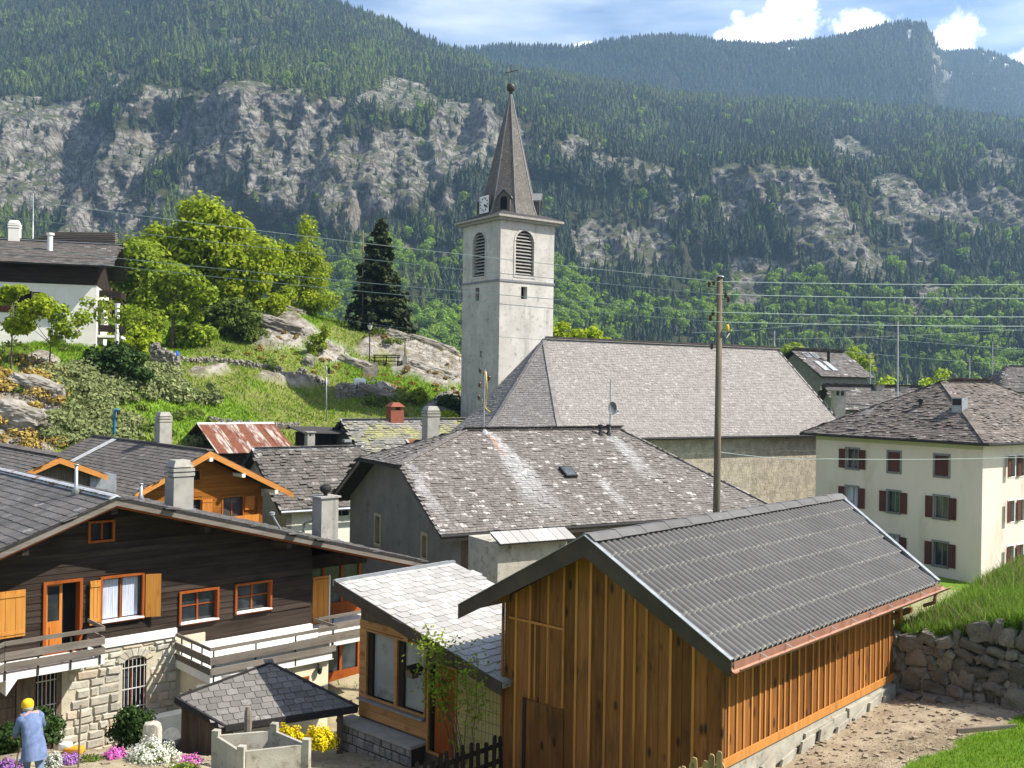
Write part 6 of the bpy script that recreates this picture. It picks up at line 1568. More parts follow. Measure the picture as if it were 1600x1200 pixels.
# ------------------------------------------------------------------ 9-11. cottage, rusty barn, lichen-roofed house
OD = dirvp(3200); OB2 = Vector((-OD.y, OD.x))
def gabled(name, label, cat, pxa, Y, hw, L, slope, wall, slate_m, gwall=None, seed=100, over=.5, eo=.45, zb=2.0, cap=None, w=.36, h=.26, tilt=.08):
    A = at(*pxa, Y); s = Site(name, (A.x - OB2.x * hw + OD.x * over, A.y - OB2.y * hw + OD.y * over), OD, zb, label, cat); zr = A.z
    f = lambda y: zr - abs(y - hw) * slope
    g = MB(); wall_open(g, [0, hw, 2 * hw], lambda y: f(y) - .2, zb - 1.5, [], 0, .3); g.v = [(y, x, z) for x, y, z in g.v]; g.f = [q[::-1] for q in g.f]; s.put(g, 'gable_wall', gwall or wall)
    s.f, s.zr, s.hw, s.L = f, zr, hw, L
    m = MB(); m.box(0, L, 2 * hw - .3, 2 * hw, zb - 1.5, f(0) - .2); m.box(L - .3, L, .301, 2 * hw - .31, zb - 1.5, f(0) - .2); s.put(m, 'back_wall', wall)
    m = MB(); m.box(-over + .1, L + .2, hw - .08, hw + .08, zr - .4, zr - .2); s.roof = s.put(m, 'roof', M['old_wood'])
    e0 = f(-eo)
    if slate_m:
        plane_roof(s, s.roof, [(-over, -eo, e0), (L + .4, -eo, e0), (L + .4, hw, zr), (-over, hw, zr)], w, h, slate_m, seed, .025, tilt, .12)
        plane_roof(s, s.roof, [(L + .4, 2 * hw + eo, e0), (-over, 2 * hw + eo, e0), (-over, hw, zr), (L + .4, hw, zr)], w, h, slate_m, seed + 1, .025, tilt, .12)
        if cap: m = MB(); m.prism([(-over, hw - .16, zr - .06), (-over, hw, zr + .06), (-over, hw + .16, zr - .06), (-over, hw, zr - .02)], (L + over + .4, 0, 0)); s.put(m, 'ridge_sheet', cap, s.roof)
    for y in (-eo, 2 * hw + eo):
        m = MB(); m.prism([(-over - .02, hw, zr - .04), (-over - .02, y, e0 - .04), (-over - .02, y, e0 - .24), (-over - .02, hw, zr - .26)], (.05, 0, 0)); s.put(m, 'verge_board', M['iron'], s.roof)
    return s
co = gabled('stone_cottage', 'stone and white cottage with mossy slate roof between brown chalet and grey house', 'house', (393, 702), 57, 4.3, 6.0, .62, M['white_render'], M['slate_cottage'], M['rubble_base'], 101, cap=M['ridge_tin'], zb=1.5)
WO = [(2.9, 3.6, 2.6, 3.9), (4.9, 5.6, 2.5, 3.9)]
m = MB(); wall_open(m, [.301, 6.0], lambda x: co.f(0) - .2, 0, WO, 0, .3); co.put(m, 'front_wall', M['white_render'])
for o in WO: window(co, *o, M['white_paint'], M['glass_dark'], 0, .03, .2, .06)
m = MB(); m.tube([(-.5, -.55, co.f(-.45) - .08), (6.4, -.55, co.f(-.45) - .08)], .08, 8); m.tube([(1.9, -.55, co.f(-.45) - .12), (1.9, -.3, co.f(-.45) - .5), (1.0, -.05, co.f(-.45) - .8), (1.0, -.05, 0)], .05, 6); co.put(m, 'gutter', M['zinc'], co.roof)
m = MB(); m.box(5.3, 5.75, -.16, -.01, 1.2, 1.75); co.put(m, 'meter_box', M['red_shutter'])
ru = gabled('rusty_barn', 'low barn with rust streaked sheet metal roof at the foot of the hillside', 'barn', (360, 662), 66, 3.6, 3.6, .36, M['old_wood'], None, M['fence_wood'], 111, over=.3, zb=4.0)
f = ru.f
for i in range(5):
    x0 = -2.5 + i * 1.03; m = MB(); m.hexa([(x0, -.9, f(-.9)), (x0 + 1.0, -.9, f(-.9)), (x0 + 1.0, 3.6, f(3.6)), (x0, 3.6, f(3.6)), (x0, -.9, f(-.9) + .04), (x0 + 1.0, -.9, f(-.9) + .04), (x0 + 1.0, 3.6, f(3.6) + .04), (x0, 3.6, f(3.6) + .04)])
    ru.put(m, 'roof_sheet', M['rust'], ru.roof)
    m = MB(); m.hexa([(x0, 8.0, f(8)), (x0, 3.6, f(3.6)), (x0 + 1.0, 3.6, f(3.6)), (x0 + 1.0, 8.0, f(8.0)), (x0, 8.0, f(8) + .04), (x0, 3.6, f(3.6) + .04), (x0 + 1.0, 3.6, f(3.6) + .04), (x0 + 1.0, 8.0, f(8.0) + .04)]); ru.put(m, 'roof_sheet', M['rust'], ru.roof)
m = MB(); m.prism([(-2.5, 3.4, ru.zr - .02), (-2.5, 3.6, ru.zr + .1), (-2.5, 3.8, ru.zr - .02), (-2.5, 3.6, ru.zr + .02)], (5.15, 0, 0)); ru.put(m, 'ridge_sheet', M['ridge_tin'], ru.roof)
m = MB(); m.box(-2.4, 2.6, 0, .1, 2, f(0) - .1); m.box(3.6, 6.5, 2.0, 2.1, 2, 6.6); m.box(-2.4, -2.3, .1, 7, 2, f(0)); ru.put(m, 'board_wall', M['fence_wood'])
m = MB(); m.prism([(3.62, .8, 6.55), (6.9, .8, 6.45), (6.9, 3.6, 6.75), (3.62, 3.6, 6.85)], (0, 0, .06)); ru.put(m, 'lean_roof', M['slate_under'])
chimney(ru, 3.3, -1.2, 4.5, ru.hit(436, 682, -1.2)[1], .5, .5, 'posts', 'cement')
v = ru.hit(490, 680, 3.0); chimney(ru, v[0], 3.0, 5.5, ru.hit(490, 677, 3.0)[1], .5, .5, 'slab', 'cement')
gy = gabled('lichen_house', 'grey gabled house with lichen covered slate roof and brick chimney behind the cottage', 'house', (532, 657), 68, 4.6, 9.5, .56, M['grey_render'], M['slate_green'], M['grey_render'], 121, over=.3, cap=M['ridge_tin'], zb=3.0)
v = gy.hit(617, 645, 4.6); m = MB(); m.box(v[0] - .5, v[0] + .5, 4.2, 5.0, gy.zr - .6, gy.hit(617, 641, 4.6)[1]); cc = gy.put(m, 'chimney', M['brick']); m = MB(); zt = gy.hit(617, 641, 4.6)[1]
for sx in (-1, 1): m.box(v[0] + sx * .35 - .1, v[0] + sx * .35 + .1, 4.25, 4.95, zt, zt + .25)
m.hexa([(v[0] - .55, 4.1, zt + .25), (v[0] + .55, 4.1, zt + .25), (v[0] + .55, 5.1, zt + .25), (v[0] - .55, 5.1, zt + .25), (v[0] - .25, 4.4, zt + .55), (v[0] + .25, 4.4, zt + .55), (v[0] + .25, 4.8, zt + .55), (v[0] - .25, 4.8, zt + .55)]); gy.put(m, 'cap', M['brick'], cc)
m = MB(); sl_ = gy.f
m.hexa([(3.4, .2, sl_(.2) + .1), (4.4, .2, sl_(.2) + .1), (4.4, 2.2, sl_(2.2) + .1), (3.4, 2.2, sl_(2.2) + .1), (3.4, .2, sl_(.2) + .14), (4.4, .2, sl_(.2) + .14), (4.4, 2.2, sl_(2.2) + .14), (3.4, 2.2, sl_(2.2) + .14)]); gy.put(m, 'patch_sheet', M['rust'], gy.roof)
m = MB(); v = gy.hit(545, 682, 0); m.tube([(.0, 3.0, gy.zr - 2.2), (-.6, 2.2, gy.zr - 1.3), (-.9, 1.9, gy.zr - 1.2)], .04, 6); m.box(-1.3, -.8, 1.6, 2.0, gy.zr - 1.28, gy.zr - 1.12); gy.put(m, 'street_lamp_arm', M['steel'])

# ------------------------------------------------------------------ 12. white house on the hillside, hut behind it
WP = at(150, 545, 72.0); wh = Site('white_house', (WP.x, WP.y), (.96, .28), 11.0, 'white hillside house with brown upper storey and wide grey roof at upper left', 'house')
zt = wh.hit(148, 446)[1]; ze = wh.hit(130, 417)[1]; zr = wh.hit(100, 379, 4.0)[1]
q0, q1 = wh.hit(22, 455), wh.hit(48, 489)
m = MB(); wall_open(m, [-13, 0], lambda x: zt, 9.5, [(q0[0], q1[0], q1[1], q0[1])], 0, .3); m.box(-.3, 0, .301, 8, 9.5, zt); m.box(-13, -.31, 7.7, 8, 9.5, zt); wh.put(m, 'wall', M['white_render'])
f = window(wh, q0[0], q1[0], q1[1], q0[1], M['red_shutter'], M['dark_room'], 0, .03, .25, .06); shutter(wh, q0[0] - .9, q0[0] - .1, q1[1], q0[1], M['red_shutter'], -.03, f); shutter(wh, q1[0] + .1, q1[0] + .75, q1[1], q0[1], M['red_shutter'], -.03, f)
m = MB(); m.box(-1.6, -1.45, -.06, 0, 12.6, 14.6); m.box(-2.0, -1.6, -.03, 0, 12.2, 14.6); wh.put(m, 'niche', M['white_paint'])
m = MB(); m.box(-13, .05, -.05, 8.05, zt + .001, ze + .6); wh.put(m, 'timber_storey', M['dark_plank'])
m = MB(); m.box(-14, 1.2, 3.8, 4.2, zr - .5, zr - .3); wr = wh.put(m, 'roof', M['old_wood'])
sl_ = (zr - ze) / 5.4
plane_roof(wh, wr, [(-14, -1.4, ze), (1.1, -1.4, ze), (1.3, 4.0, zr), (-14, 4.0, zr)], .4, .3, M['slate_chalet'], 131, .02, .02, .06)
plane_roof(wh, wr, [(1.1, 9.4, ze), (-14, 9.4, ze), (-14, 4.0, zr), (1.3, 4.0, zr)], .5, .4, M['slate_joined'], 132, .02, .02, .06)
m = MB(); m.bar((-14, 4.0, zr + .06), (1.3, 4.0, zr + .06), .35, .08); wh.put(m, 'ridge_sheet', M['ridge_tin'], wr)
v = wh.hit(23, 365, 4.0); chimney(wh, v[0], 4.0, zr - .3, wh.hit(23, 358, 4.0)[1], .75, .75, 'cowl', 'white_render')
v = wh.hit(78, 395, 1.6); m = MB(); m.lathe((v[0], 1.6, ze + 1.0), [(.18, 0), (.18, 1.3), (.28, 1.35), (.28, 1.5)], 8); wh.put(m, 'vent_pipe', M['white_paint'], wr)
for zz in (12.9, 15.4):
    m = MB(); m.box(.05, 1.6, .4, 4.5, zz, zz + .18); bb = wh.put(m, 'balcony', M['white_paint'] if zz < 14 else M['dark_plank'])
    m = MB(); m.box(1.5, 1.58, .4, 4.5, zz + .4, zz + .9); m.box(.1, 1.5, .4, .48, zz + .4, zz + .9); wh.put(m, 'railing', M['dark_plank'], bb)
for yy in (.5,):
    m = MB(); m.lathe((1.35, yy, 11.0), [(.2, 0), (.16, .3), (.16, 4.2), (.22, 4.4)], 8); wh.put(m, 'column', M['white_paint'])
m = MB(); m.box(.005, .03, 1.2, 2.4, 13.1, 15.1); wh.put(m, 'window', M['glass_dark'])
SHP = at(130, 378, 92.0); sg = Site('shingle_hut', (SHP.x, SHP.y), (1, 0), 15.0, 'old wooden shingle roofed hut peeking above the white house', 'hut')
m = MB(); m.box(-4.5, 2.6, 0, 4, 14.5, SHP.z); sg.put(m, 'wall', M['old_wood'])
for i in range(6):
    m = MB(); z0 = SHP.z - .1 + i * .24; y0 = -.5 + i * .5; m.box(-5.0 + .15 * i, 3.1 - .2 * i, y0, y0 + .62, z0, z0 + .10); sg.put(m, 'shingle_course', M['grey_wood'])

# ------------------------------------------------------------------ 13. houses beyond the church
def simple_house(name, label, px0, Y, zb, size, d, slope, wall, slate_m, seed, hips=0.0, over=.6):
    A = at(*px0, Y); L, Wd, H = size; s = Site(name, (A.x, A.y), d, zb, label, 'house'); ze_ = A.z; zr_ = ze_ + slope * (Wd / 2 + over)
    m = MB(); m.box(0, L, 0, Wd, zb - 3, ze_ - .1); wl_ = s.put(m, 'wall', wall)
    if not hips: m = MB(); m.prism([(0, 0, ze_ - .1), (0, Wd, ze_ - .1), (0, Wd / 2, zr_ - .4)], (L, 0, 0)); s.put(m, 'gable', wall)
    m = MB(); m.box(hips, L - hips, Wd / 2 - .1, Wd / 2 + .1, zr_ - .5, zr_ - .3); s.roof = s.put(m, 'roof', M['old_wood'])
    a, b, c, e2 = (-over, -over, ze_), (L + over, -over, ze_), (L + over - hips if hips else L + over, Wd / 2, zr_), (-over + hips if hips else -over, Wd / 2, zr_)
    f_, g_2 = (L + over, Wd + over, ze_), (-over, Wd + over, ze_)
    plane_roof(s, s.roof, [a, b, c, e2], .45, .32, slate_m, seed); plane_roof(s, s.roof, [f_, g_2, e2, c], .6, .45, slate_m, seed + 1)
    if hips: plane_roof(s, s.roof, [b, f_, c], .5, .4, slate_m, seed + 2); plane_roof(s, s.roof, [g_2, a, e2], .5, .4, slate_m, seed + 3)
    s.ze, s.zr, s.sl = ze_, zr_, slope; return s
fd = Vector((.80, .60)).normalized()
fh = simple_house('far_house', 'small grey house with two skylights just right of the church roof end', (1282, 588), 108, 4, (8.6, 7.0, 5), fd, .70, M['grey_render'], M['slate_mid'], 141)
def tile2(s, x, y, w, l, mat, name, par=None):
    z = s.ze + (y + .6) * s.sl; V_ = Vector((0, 1, s.sl)).normalized(); N_ = Vector((0, -s.sl, 1)).normalized(); c = Vector((x, y, z)) + N_ * .06; U = Vector((1, 0, 0)); m = MB()
    m.hexa([c - U * w - V_ * l, c + U * w - V_ * l, c + U * w + V_ * l, c - U * w + V_ * l] + [p + N_ * .06 for p in (c - U * w - V_ * l, c + U * w - V_ * l, c + U * w + V_ * l, c - U * w + V_ * l)]); return s.put(m, name, mat, par)
for x in (1.1, 2.5):
    sk = tile2(fh, x, 2.7, .45, .5, M['zinc'], 'skylight', fh.roof); tile2(fh, x, 2.69, .36, .4, M['glass_grey'], 'pane', fh.roof)
for x in (1.2, 2.7): tile2(fh, x + .3, 1.0, .45, .9, M['zinc'], 'metal_sheet', fh.roof)
m = MB(); m.lathe((3.6, 1.6, fh.ze + 1.0), [(.18, 0), (.18, 1.7), (.24, 1.75), (.24, 1.9)], 8); fh.put(m, 'flue', M['iron'], fh.roof)
for x in (.9, 2.4, 4.0):
    m = MB(); m.box(x, x + .75, -.03, 0, fh.ze - 2.2, fh.ze - .7); fh.put(m, 'window', M['glass_dark'])
lh = simple_house('low_house', 'low slate roof with two chimneys between church and cream house', (1318, 640), 95, 2, (8.5, 7, 4), Vector((.95, .05)).normalized(), .55, M['grey_render'], M['slate_mid'], 151)
for px, pt in ((1373, 598), (1410, 600)):
    v = lh.hit(px, pt + 8, 3.0); chimney(lh, v[0], 3.0, lh.ze + 1.0, lh.hit(px, pt + 5, 3.0)[1], .8, .8, 'slab', 'cement')
rh = simple_house('edge_house', 'dark slate roof at the right edge beyond the cream house', (1566, 612), 105, 3, (9, 8, 4), Vector((.97, -.1)).normalized(), .6, M['cream_render'], M['slate_mid'], 161, 2.5)
cw = Site('roof_ventilator', tuple(at(1310, 618, 90))[:2], (1, 0), at(1310, 622, 90).z, 'dark slatted chimney top at the end of the church roof', 'chimney')
v = at(1310, 618, 90); m = MB(); m.box(-.5, .5, -.5, .5, v.z - 3.5, v.z); cw.put(m, 'shaft', M['cement']); m = MB()
for i in (-1, 0, 1): m.box(i * .42 - .07, i * .42 + .07, -.5, .5, v.z, v.z + .4)
cw.put(m, 'openings', M['cement']); m = MB(); m.box(-.8, .8, -.7, .7, v.z + .401, v.z + .5); cw.put(m, 'cap', M['window_stone'])
# ------------------------------------------------------------------ plants
def leaf_quads(C, Nrm, size, rng):
    """quads centred at C (n,3) facing Nrm"""
    n = len(C); r = rng.normal(size=(n, 3)); A = np.cross(Nrm, r); A /= np.linalg.norm(A, axis=1)[:, None] + 1e-9; B = np.cross(Nrm, A); B /= np.linalg.norm(B, axis=1)[:, None] + 1e-9
    s = np.asarray(size)[:, None] if np.ndim(size) else size
    V = np.stack([C + A * s, C + B * s * .62, C - A * s, C - B * s * .62], 1).reshape(-1, 3)
    return V, np.arange(n * 4).reshape(-1, 4)
def leaf_mesh(name, C, Nrm, size, mat, rng, tint=None):
    V, Fq = leaf_quads(C, Nrm, size, rng); return np_mesh(name, V, Fq, mat, False, [('tint', 'FACE', rng.random(len(Fq)) if tint is None else tint)])
def lobes_cloud(lobes, n, rng, inner=.55):
    L = np.array(lobes, float); w = L[:, 3] ** 2; k = rng.choice(len(L), n, p=w / w.sum())
    d = rng.normal(size=(n, 3)); d /= np.linalg.norm(d, axis=1)[:, None]; r = (inner + (1 - inner) * rng.random(n) ** .6) * (1 + .16 * rng.normal(size=n))
    sq = L[k, 4] if L.shape[1] > 4 else 1.0
    C = L[k, :3] + d * (L[k, 3] * r)[:, None] * np.stack([np.ones(n), np.ones(n), np.ones(n) * sq], 1)
    Nn = d + rng.normal(size=(n, 3)) * .6; Nn /= np.linalg.norm(Nn, axis=1)[:, None]
    return C, Nn
def tree(name, label, base, lobes, nleaf, lsize, mat, seed, group=None, trunk_r=.16, cat='tree', branches=True):
    rng = np.random.default_rng(seed); rr = random.Random(seed); t = empty(name, base, 0, label, cat, group)
    L = [tuple(l) if len(l) > 4 else (*l, 1.0) for l in lobes]
    sub = []
    for l in L:   # break every lobe into uneven clumps
        for k in range(5):
            d = rng.normal(size=3); d /= np.linalg.norm(d); q = l[3] * rr.uniform(.42, .75); sub.append((l[0] + d[0] * (l[3] - q * .6), l[1] + d[1] * (l[3] - q * .6), l[2] + d[2] * (l[3] - q * .6) * l[4], q, rr.uniform(.6, .95) * l[4]))
    C, Nn = lobes_cloud(sub, nleaf, rng); Nn[:, 2] += .35; Nn /= np.linalg.norm(Nn, axis=1)[:, None]
    link_mesh('crown', leaf_mesh('crown', C, Nn, lsize * rng.uniform(.6, 1.3, nleaf), mat, rng), None, t)
    top = max(l[2] for l in L); m = MB(); cx, cy = sum(l[0] for l in L) / len(L), sum(l[1] for l in L) / len(L)
    m.tube([(0, 0, -.5), (cx * .15, cy * .15, top * .3), (cx * .6, cy * .6, top * .62), (cx, cy, top)], [trunk_r, trunk_r * .8, trunk_r * .5, .02], 7)
    if branches:
        for l in sub[::2]:
            z = min(top * .55, l[2] * .7); f = z / top; m.tube([(cx * f, cy * f, z), ((cx * f + l[0]) / 2, (cy * f + l[1]) / 2, (z + l[2]) / 2 + .1), (l[0], l[1], l[2])], [trunk_r * .32, trunk_r * .2, .012], 5)
    m.build('trunk', M['bark'], t, True); return t
def hill(px, py, Y): p = at(px, py, Y); return Vector((p.x, p.y, gz(p.x, p.y) - .05))
def spruce(name, label, base, H, R, mat, seed, n=5200, lsize=.30, cat='tree'):
    rng = np.random.default_rng(seed); t = empty(name, base, 0, label, cat); C, Nn = [], []; lev = 26
    for k in range(lev):
        z = H * (.06 + .92 * k / lev); r = R * (1 - k / lev) ** .8 + .12; nb = max(5, int(13 * (1 - k / lev) + 4))
        for b in range(nb):
            a = rng.random() * 6.283; rl = r * rng.uniform(.65, 1.12); m_ = max(4, int(n / lev / nb * (rl / R + .3)))
            f = rng.random(m_) ** .7; droop = -.32 * rl * f ** 1.4 + .12 * rl * f ** 3
            c = np.stack([np.cos(a) * rl * f, np.sin(a) * rl * f, z + droop], 1) + rng.normal(size=(m_, 3)) * [.10, .10, .07] * (rl / R + .4); C.append(c)
            nn = rng.normal(size=(m_, 3)) * .55 + np.array([np.cos(a) * .5, np.sin(a) * .5, .75]); Nn.append(nn / np.linalg.norm(nn, axis=1)[:, None])
    C = np.concatenate(C); Nn = np.concatenate(Nn)
    link_mesh('crown', leaf_mesh('crown', C, Nn, lsize * rng.uniform(.55, 1.25, len(C)), mat, rng), None, t)
    m = MB(); m.tube([(0, 0, -.5), (0, 0, H * .5), (0, 0, H * .97)], [R * .08, R * .05, .02], 7); m.build('trunk', M['bark'], t, True); return t
def sc(px, Y): return px * Y / FPX
# trees on the hillside
B = hill(318, 500, 96); k = 96 / FPX
tree('broadleaf_tree', 'large bright green rounded tree on the hillside behind the white house', B, [(0, 0, 108 * k, 50 * k), (48 * k, .5, 110 * k, 48 * k), (-50 * k, 0, 108 * k, 50 * k), (82 * k, 0, 76 * k, 42 * k), (-92 * k, .5, 84 * k, 44 * k), (10 * k, -1, 124 * k, 46 * k), (-25 * k, -1, 60 * k, 52 * k), (45 * k, -1, 55 * k, 46 * k), (-10 * k, 0, 140 * k, 34 * k), (25 * k, 0, 132 * k, 36 * k)], 18000, .26, M['leaf_bright'], 1, trunk_r=.28)
B = hill(228, 520, 88); k = 88 / FPX
tree('broadleaf_tree', 'yellow green leafy tree close behind the white house roof', B, [(0, 0, 130 * k, 42 * k), (-34 * k, 0, 110 * k, 34 * k), (34 * k, 0, 92 * k, 36 * k), (0, 0, 50 * k, 38 * k), (-5 * k, -.5, 30 * k, 34 * k)], 7500, .22, M['leaf_mid'], 2, trunk_r=.2)
B = hill(268, 545, 84); k = 84 / FPX
tree('broadleaf_tree', 'loose olive green tree with visible trunk in front of the large bright tree', B, [(0, 0, 118 * k, 30 * k), (34 * k, 0, 92 * k, 30 * k), (-22 * k, 0, 80 * k, 28 * k), (20 * k, 0, 60 * k, 26 * k)], 3600, .19, M['leaf_mid'], 3, trunk_r=.17)
for i, (px, py, Y, r, mt, lb) in enumerate(((205, 545, 80, 26, 'leaf_bright', 'bright bush between the white house and the terrace wall'), (300, 552, 85, 26, 'leaf_mid', 'bright green bush right of the visible tree trunk'), (398, 512, 97, 30, 'leaf_bright', 'bright leafy bush right of the large bright tree'), (335, 500, 100, 40, 'leaf_mid', 'leafy undergrowth beneath the large bright tree'), (235, 500, 94, 42, 'leaf_bright', 'bright leafy growth behind the balcony of the white house'))):
    B = hill(px, py, Y); k = Y / FPX
    tree('leafy_bush', lb, B, [(0, 0, r * .8 * k, r * k), (r * .8 * k, 0, r * .6 * k, r * .8 * k), (-r * .8 * k, 0, r * .6 * k, r * .8 * k), (0, 0, r * 1.5 * k, r * .7 * k)], 3600, .19, M[mt], 300 + i, trunk_r=.07, cat='bush')
B = hill(352, 530, 90); k = 90 / FPX
tree('shrub', 'bushy green shrub at the foot of the large bright tree', B, [(0, 0, 22 * k, 30 * k), (30 * k, 0, 26 * k, 28 * k), (-28 * k, 0, 18 * k, 28 * k), (10 * k, 0, 44 * k, 24 * k)], 5200, .2, M['leaf_olive'], 4, trunk_r=.1, cat='shrub')
B = hill(480, 492, 103); k = 103 / FPX
tree('larch_tree', 'tall feathery light green larch left of the dark spruce', B, [(0, 0, 138 * k, 16 * k, 1.6), (2 * k, 0, 112 * k, 24 * k, 1.4), (-8 * k, 0, 88 * k, 32 * k, 1.2), (14 * k, 0, 72 * k, 28 * k), (-18 * k, 0, 50 * k, 30 * k), (20 * k, 0, 38 * k, 30 * k), (0, 0, 22 * k, 30 * k)], 8500, .17, M['leaf_bright'], 5, trunk_r=.18)
B = hill(440, 488, 100); k = 100 / FPX
tree('broadleaf_tree', 'small pale green tree between the large bright tree and the larch', B, [(0, 0, 70 * k, 22 * k), (12 * k, 0, 50 * k, 22 * k), (-16 * k, 0, 42 * k, 22 * k), (0, 0, 92 * k, 15 * k), (0, 0, 20 * k, 20 * k)], 3600, .17, M['leaf_mid'], 6, trunk_r=.12)
spruce('spruce_tree', 'dark single spruce standing on the knoll left of the church tower', hill(592, 512, 105), 186 * 105 / FPX, 56 * 105 / FPX, M['needle'], 7, 12000, .36)
for i, (px, py, Y, hh, lb) in enumerate(((78, 520, 64, 120, 'thin young tree with sparse leaves left of the white house corner'), (18, 505, 62, 150, 'leafy young tree in front of the white house at the left edge'), (186, 545, 70, 118, 'slender young tree beside the balcony of the white house'))):
    B = hill(px, py, Y); k = Y / FPX
    tree('young_tree', lb, B, [(0, 0, hh * .80 * k, 26 * k), (-40 * k, 0, hh * .78 * k, 24 * k), (40 * k, 0, hh * .70 * k, 24 * k), (10 * k, 0, hh * .55 * k, 18 * k)], (1500, 4200, 800)[i], .15, M['leaf_bright' if i == 1 else 'leaf_mid'], 30 + i, trunk_r=.07)
B = hill(496, 580, 90); k = 90 / FPX
tree('shrub', 'small loose bush among the rocks below the larch', B, [(0, 0, 26 * k, 16 * k), (12 * k, 0, 40 * k, 12 * k), (-8 * k, 0, 14 * k, 12 * k)], 1500, .13, M['leaf_mid'], 9, trunk_r=.05, cat='shrub')
B = hill(170, 590, 68); k = 68 / FPX
tree('shrub', 'dark ivy covered shrub below the corner of the white house', B, [(0, 0, 30 * k, 30 * k), (30 * k, 0, 22 * k, 26 * k), (-26 * k, 0, 16 * k, 24 * k), (48 * k, 0, 12 * k, 20 * k)], 4200, .16, M['leaf_dark'], 10, trunk_r=.06, cat='shrub')
for i, (px, py, Y, r, mt, lb) in enumerate(((305, 600, 73, 30, 'sage', 'drooping grey green bush at the upper edge of the meadow'), (262, 612, 70, 26, 'sage', 'grey green bush left of the drooping bush above the meadow'), (390, 540, 90, 22, 'leaf_olive', 'round olive bush between the rocks and the hillside trees'), (640, 640, 84, 26, 'leaf_mid', 'green bush behind the brick chimney'), (690, 655, 80, 20, 'leaf_bright', 'bright leafy bush beside the cement chimney near the tower foot'), (590, 632, 82, 18, 'leaf_olive', 'low bush below the stone steps'), (715, 655, 84, 30, 'leaf_dark', 'dark bush in the hollow left of the tower foot'))):
    B = hill(px, py, Y); k = Y / FPX
    tree('shrub', lb, B, [(0, 0, r * .4 * k, r * k), (r * .7 * k, 0, r * .25 * k, r * .7 * k), (-r * .7 * k, 0, r * .2 * k, r * .7 * k)], 2200, .15, M[mt], 40 + i, trunk_r=.05, cat='shrub', branches=False)
for px, Y, hh, lb in ((885, 96, 20, 'bright leafy tree top showing above the left end of the church ridge'), (925, 98, 15, 'lower leafy tree top above the church ridge, right of the first')):
    p = at(px, 522, Y); k = Y / FPX; g0 = gz(p.x, p.y); z = p.z - g0
    tree('broadleaf_tree', lb, (p.x, p.y, g0), [(0, 0, z, hh * k), (-18 * k, 0, z - 8 * k, 18 * k), (16 * k, 0, z - 10 * k, 18 * k), (0, 0, z - 35 * k, 26 * k)], 3000, .2, M['leaf_bright'], int(px), trunk_r=.15)
for px, py, Y, r, lb in ((1350, 640, 100, 22, 'leafy garden tree between the far house and the low house'), (1400, 605, 140, 26, 'bright green tree behind the low house chimneys'), (1470, 600, 150, 24, 'bright green tree above the left slope of the cream house roof'), (1240, 545, 160, 14, 'small bright tree left of the far house'), (1340, 560, 165, 20, 'tall bright tree right of the far house roof')):
    p = at(px, py, Y); k = Y / FPX; g0 = gz(p.x, p.y); z = max(2.0, p.z - g0)
    tree('broadleaf_tree', lb, (p.x, p.y, g0), [(0, 0, z, r * k), (r * .7 * k, 0, z - r * .5 * k, r * .8 * k), (-r * .7 * k, 0, z - r * .5 * k, r * .8 * k), (0, 0, z - r * k, r * k)], 2400, .26, M['leaf_bright'], int(px) + 1, trunk_r=.15)
p = at(1452, 905, 30.5); tree('young_tree', 'thin sapling with fresh leaves in front of the cream house', (p.x, p.y, gz(p.x, p.y)), [(-.05, 0, 1.1, .25), (.2, 0, .8, .22), (.1, 0, .45, .2), (-.45, 0, .9, .16)], 330, .06, M['leaf_bright'], 77, trunk_r=.02)

# ------------------------------------------------------------------ grass, scrub, straw
def blades(name, X, Y, h, w, mat, label, seed, lean=.35):
    rng = np.random.default_rng(seed); n = len(X); Z = ground(X, Y); a = rng.random(n) * 6.283; hh = h * rng.uniform(.5, 1.3, n); dx, dy = np.cos(a), np.sin(a)
    lx, ly = rng.normal(size=n) * lean * hh, rng.normal(size=n) * lean * hh
    base = np.stack([X, Y, Z - .02], 1); off = np.stack([dx, dy, 0 * dx], 1) * (w * rng.uniform(.6, 1.3, n))[:, None]
    mid = base + np.stack([lx * .35, ly * .35, hh * .6], 1); tip = base + np.stack([lx, ly, hh], 1)
    V = np.stack([base - off, base + off, mid + off * .7, mid - off * .7, tip], 1).reshape(-1, 3); i = np.arange(n)[:, None] * 5
    Fq = np.concatenate([i + np.array([[0, 1, 2, 3]]), i + np.array([[3, 2, 4, 4]])]).reshape(-1, 4)
    # the tip is a triangle: build as tris to stay clean
    tri = np.concatenate([i + np.array([[0, 1, 2]]), i + np.array([[0, 2, 3]]), i + np.array([[3, 2, 4]])])
    t = rng.random(n); me = np_mesh(name, V, tri, mat, False, [('tint', 'FACE', np.concatenate([t, t, t]))])
    return tag(link_mesh(name, me), label, None, None, 'stuff')
rg = np.random.default_rng(5)
def wall_coords(s, n): return WALL0.x + WDIR.x * s + WBACK.x * n, WALL0.y + WDIR.y * s + WBACK.y * n
s = rg.uniform(-1.0, 9, 52000); n = .15 + 9.5 * rg.random(52000) ** 1.3; X, Y = wall_coords(s, n); keep = (X / Y < .62) & (X / Y > .33)
keep &= fbm(X * .8, Y * .8, 3, 2) > -.75
hvar = .40 + .20 * vnoise(X[keep] * .6, Y[keep] * .6)
blades('meadow_grass', X[keep], Y[keep], hvar, .013, M['grass_tall'], 'tall green grass on the bank above the dry stone wall', 1)
s = rg.uniform(-.9, 9, 5200); n = .05 + 9 * rg.random(5200) ** 1.5; X, Y = wall_coords(s, n); keep = (X / Y < .62) & (X / Y > .33) & (fbm(X * .5, Y * .5, 8, 2) > -.1)
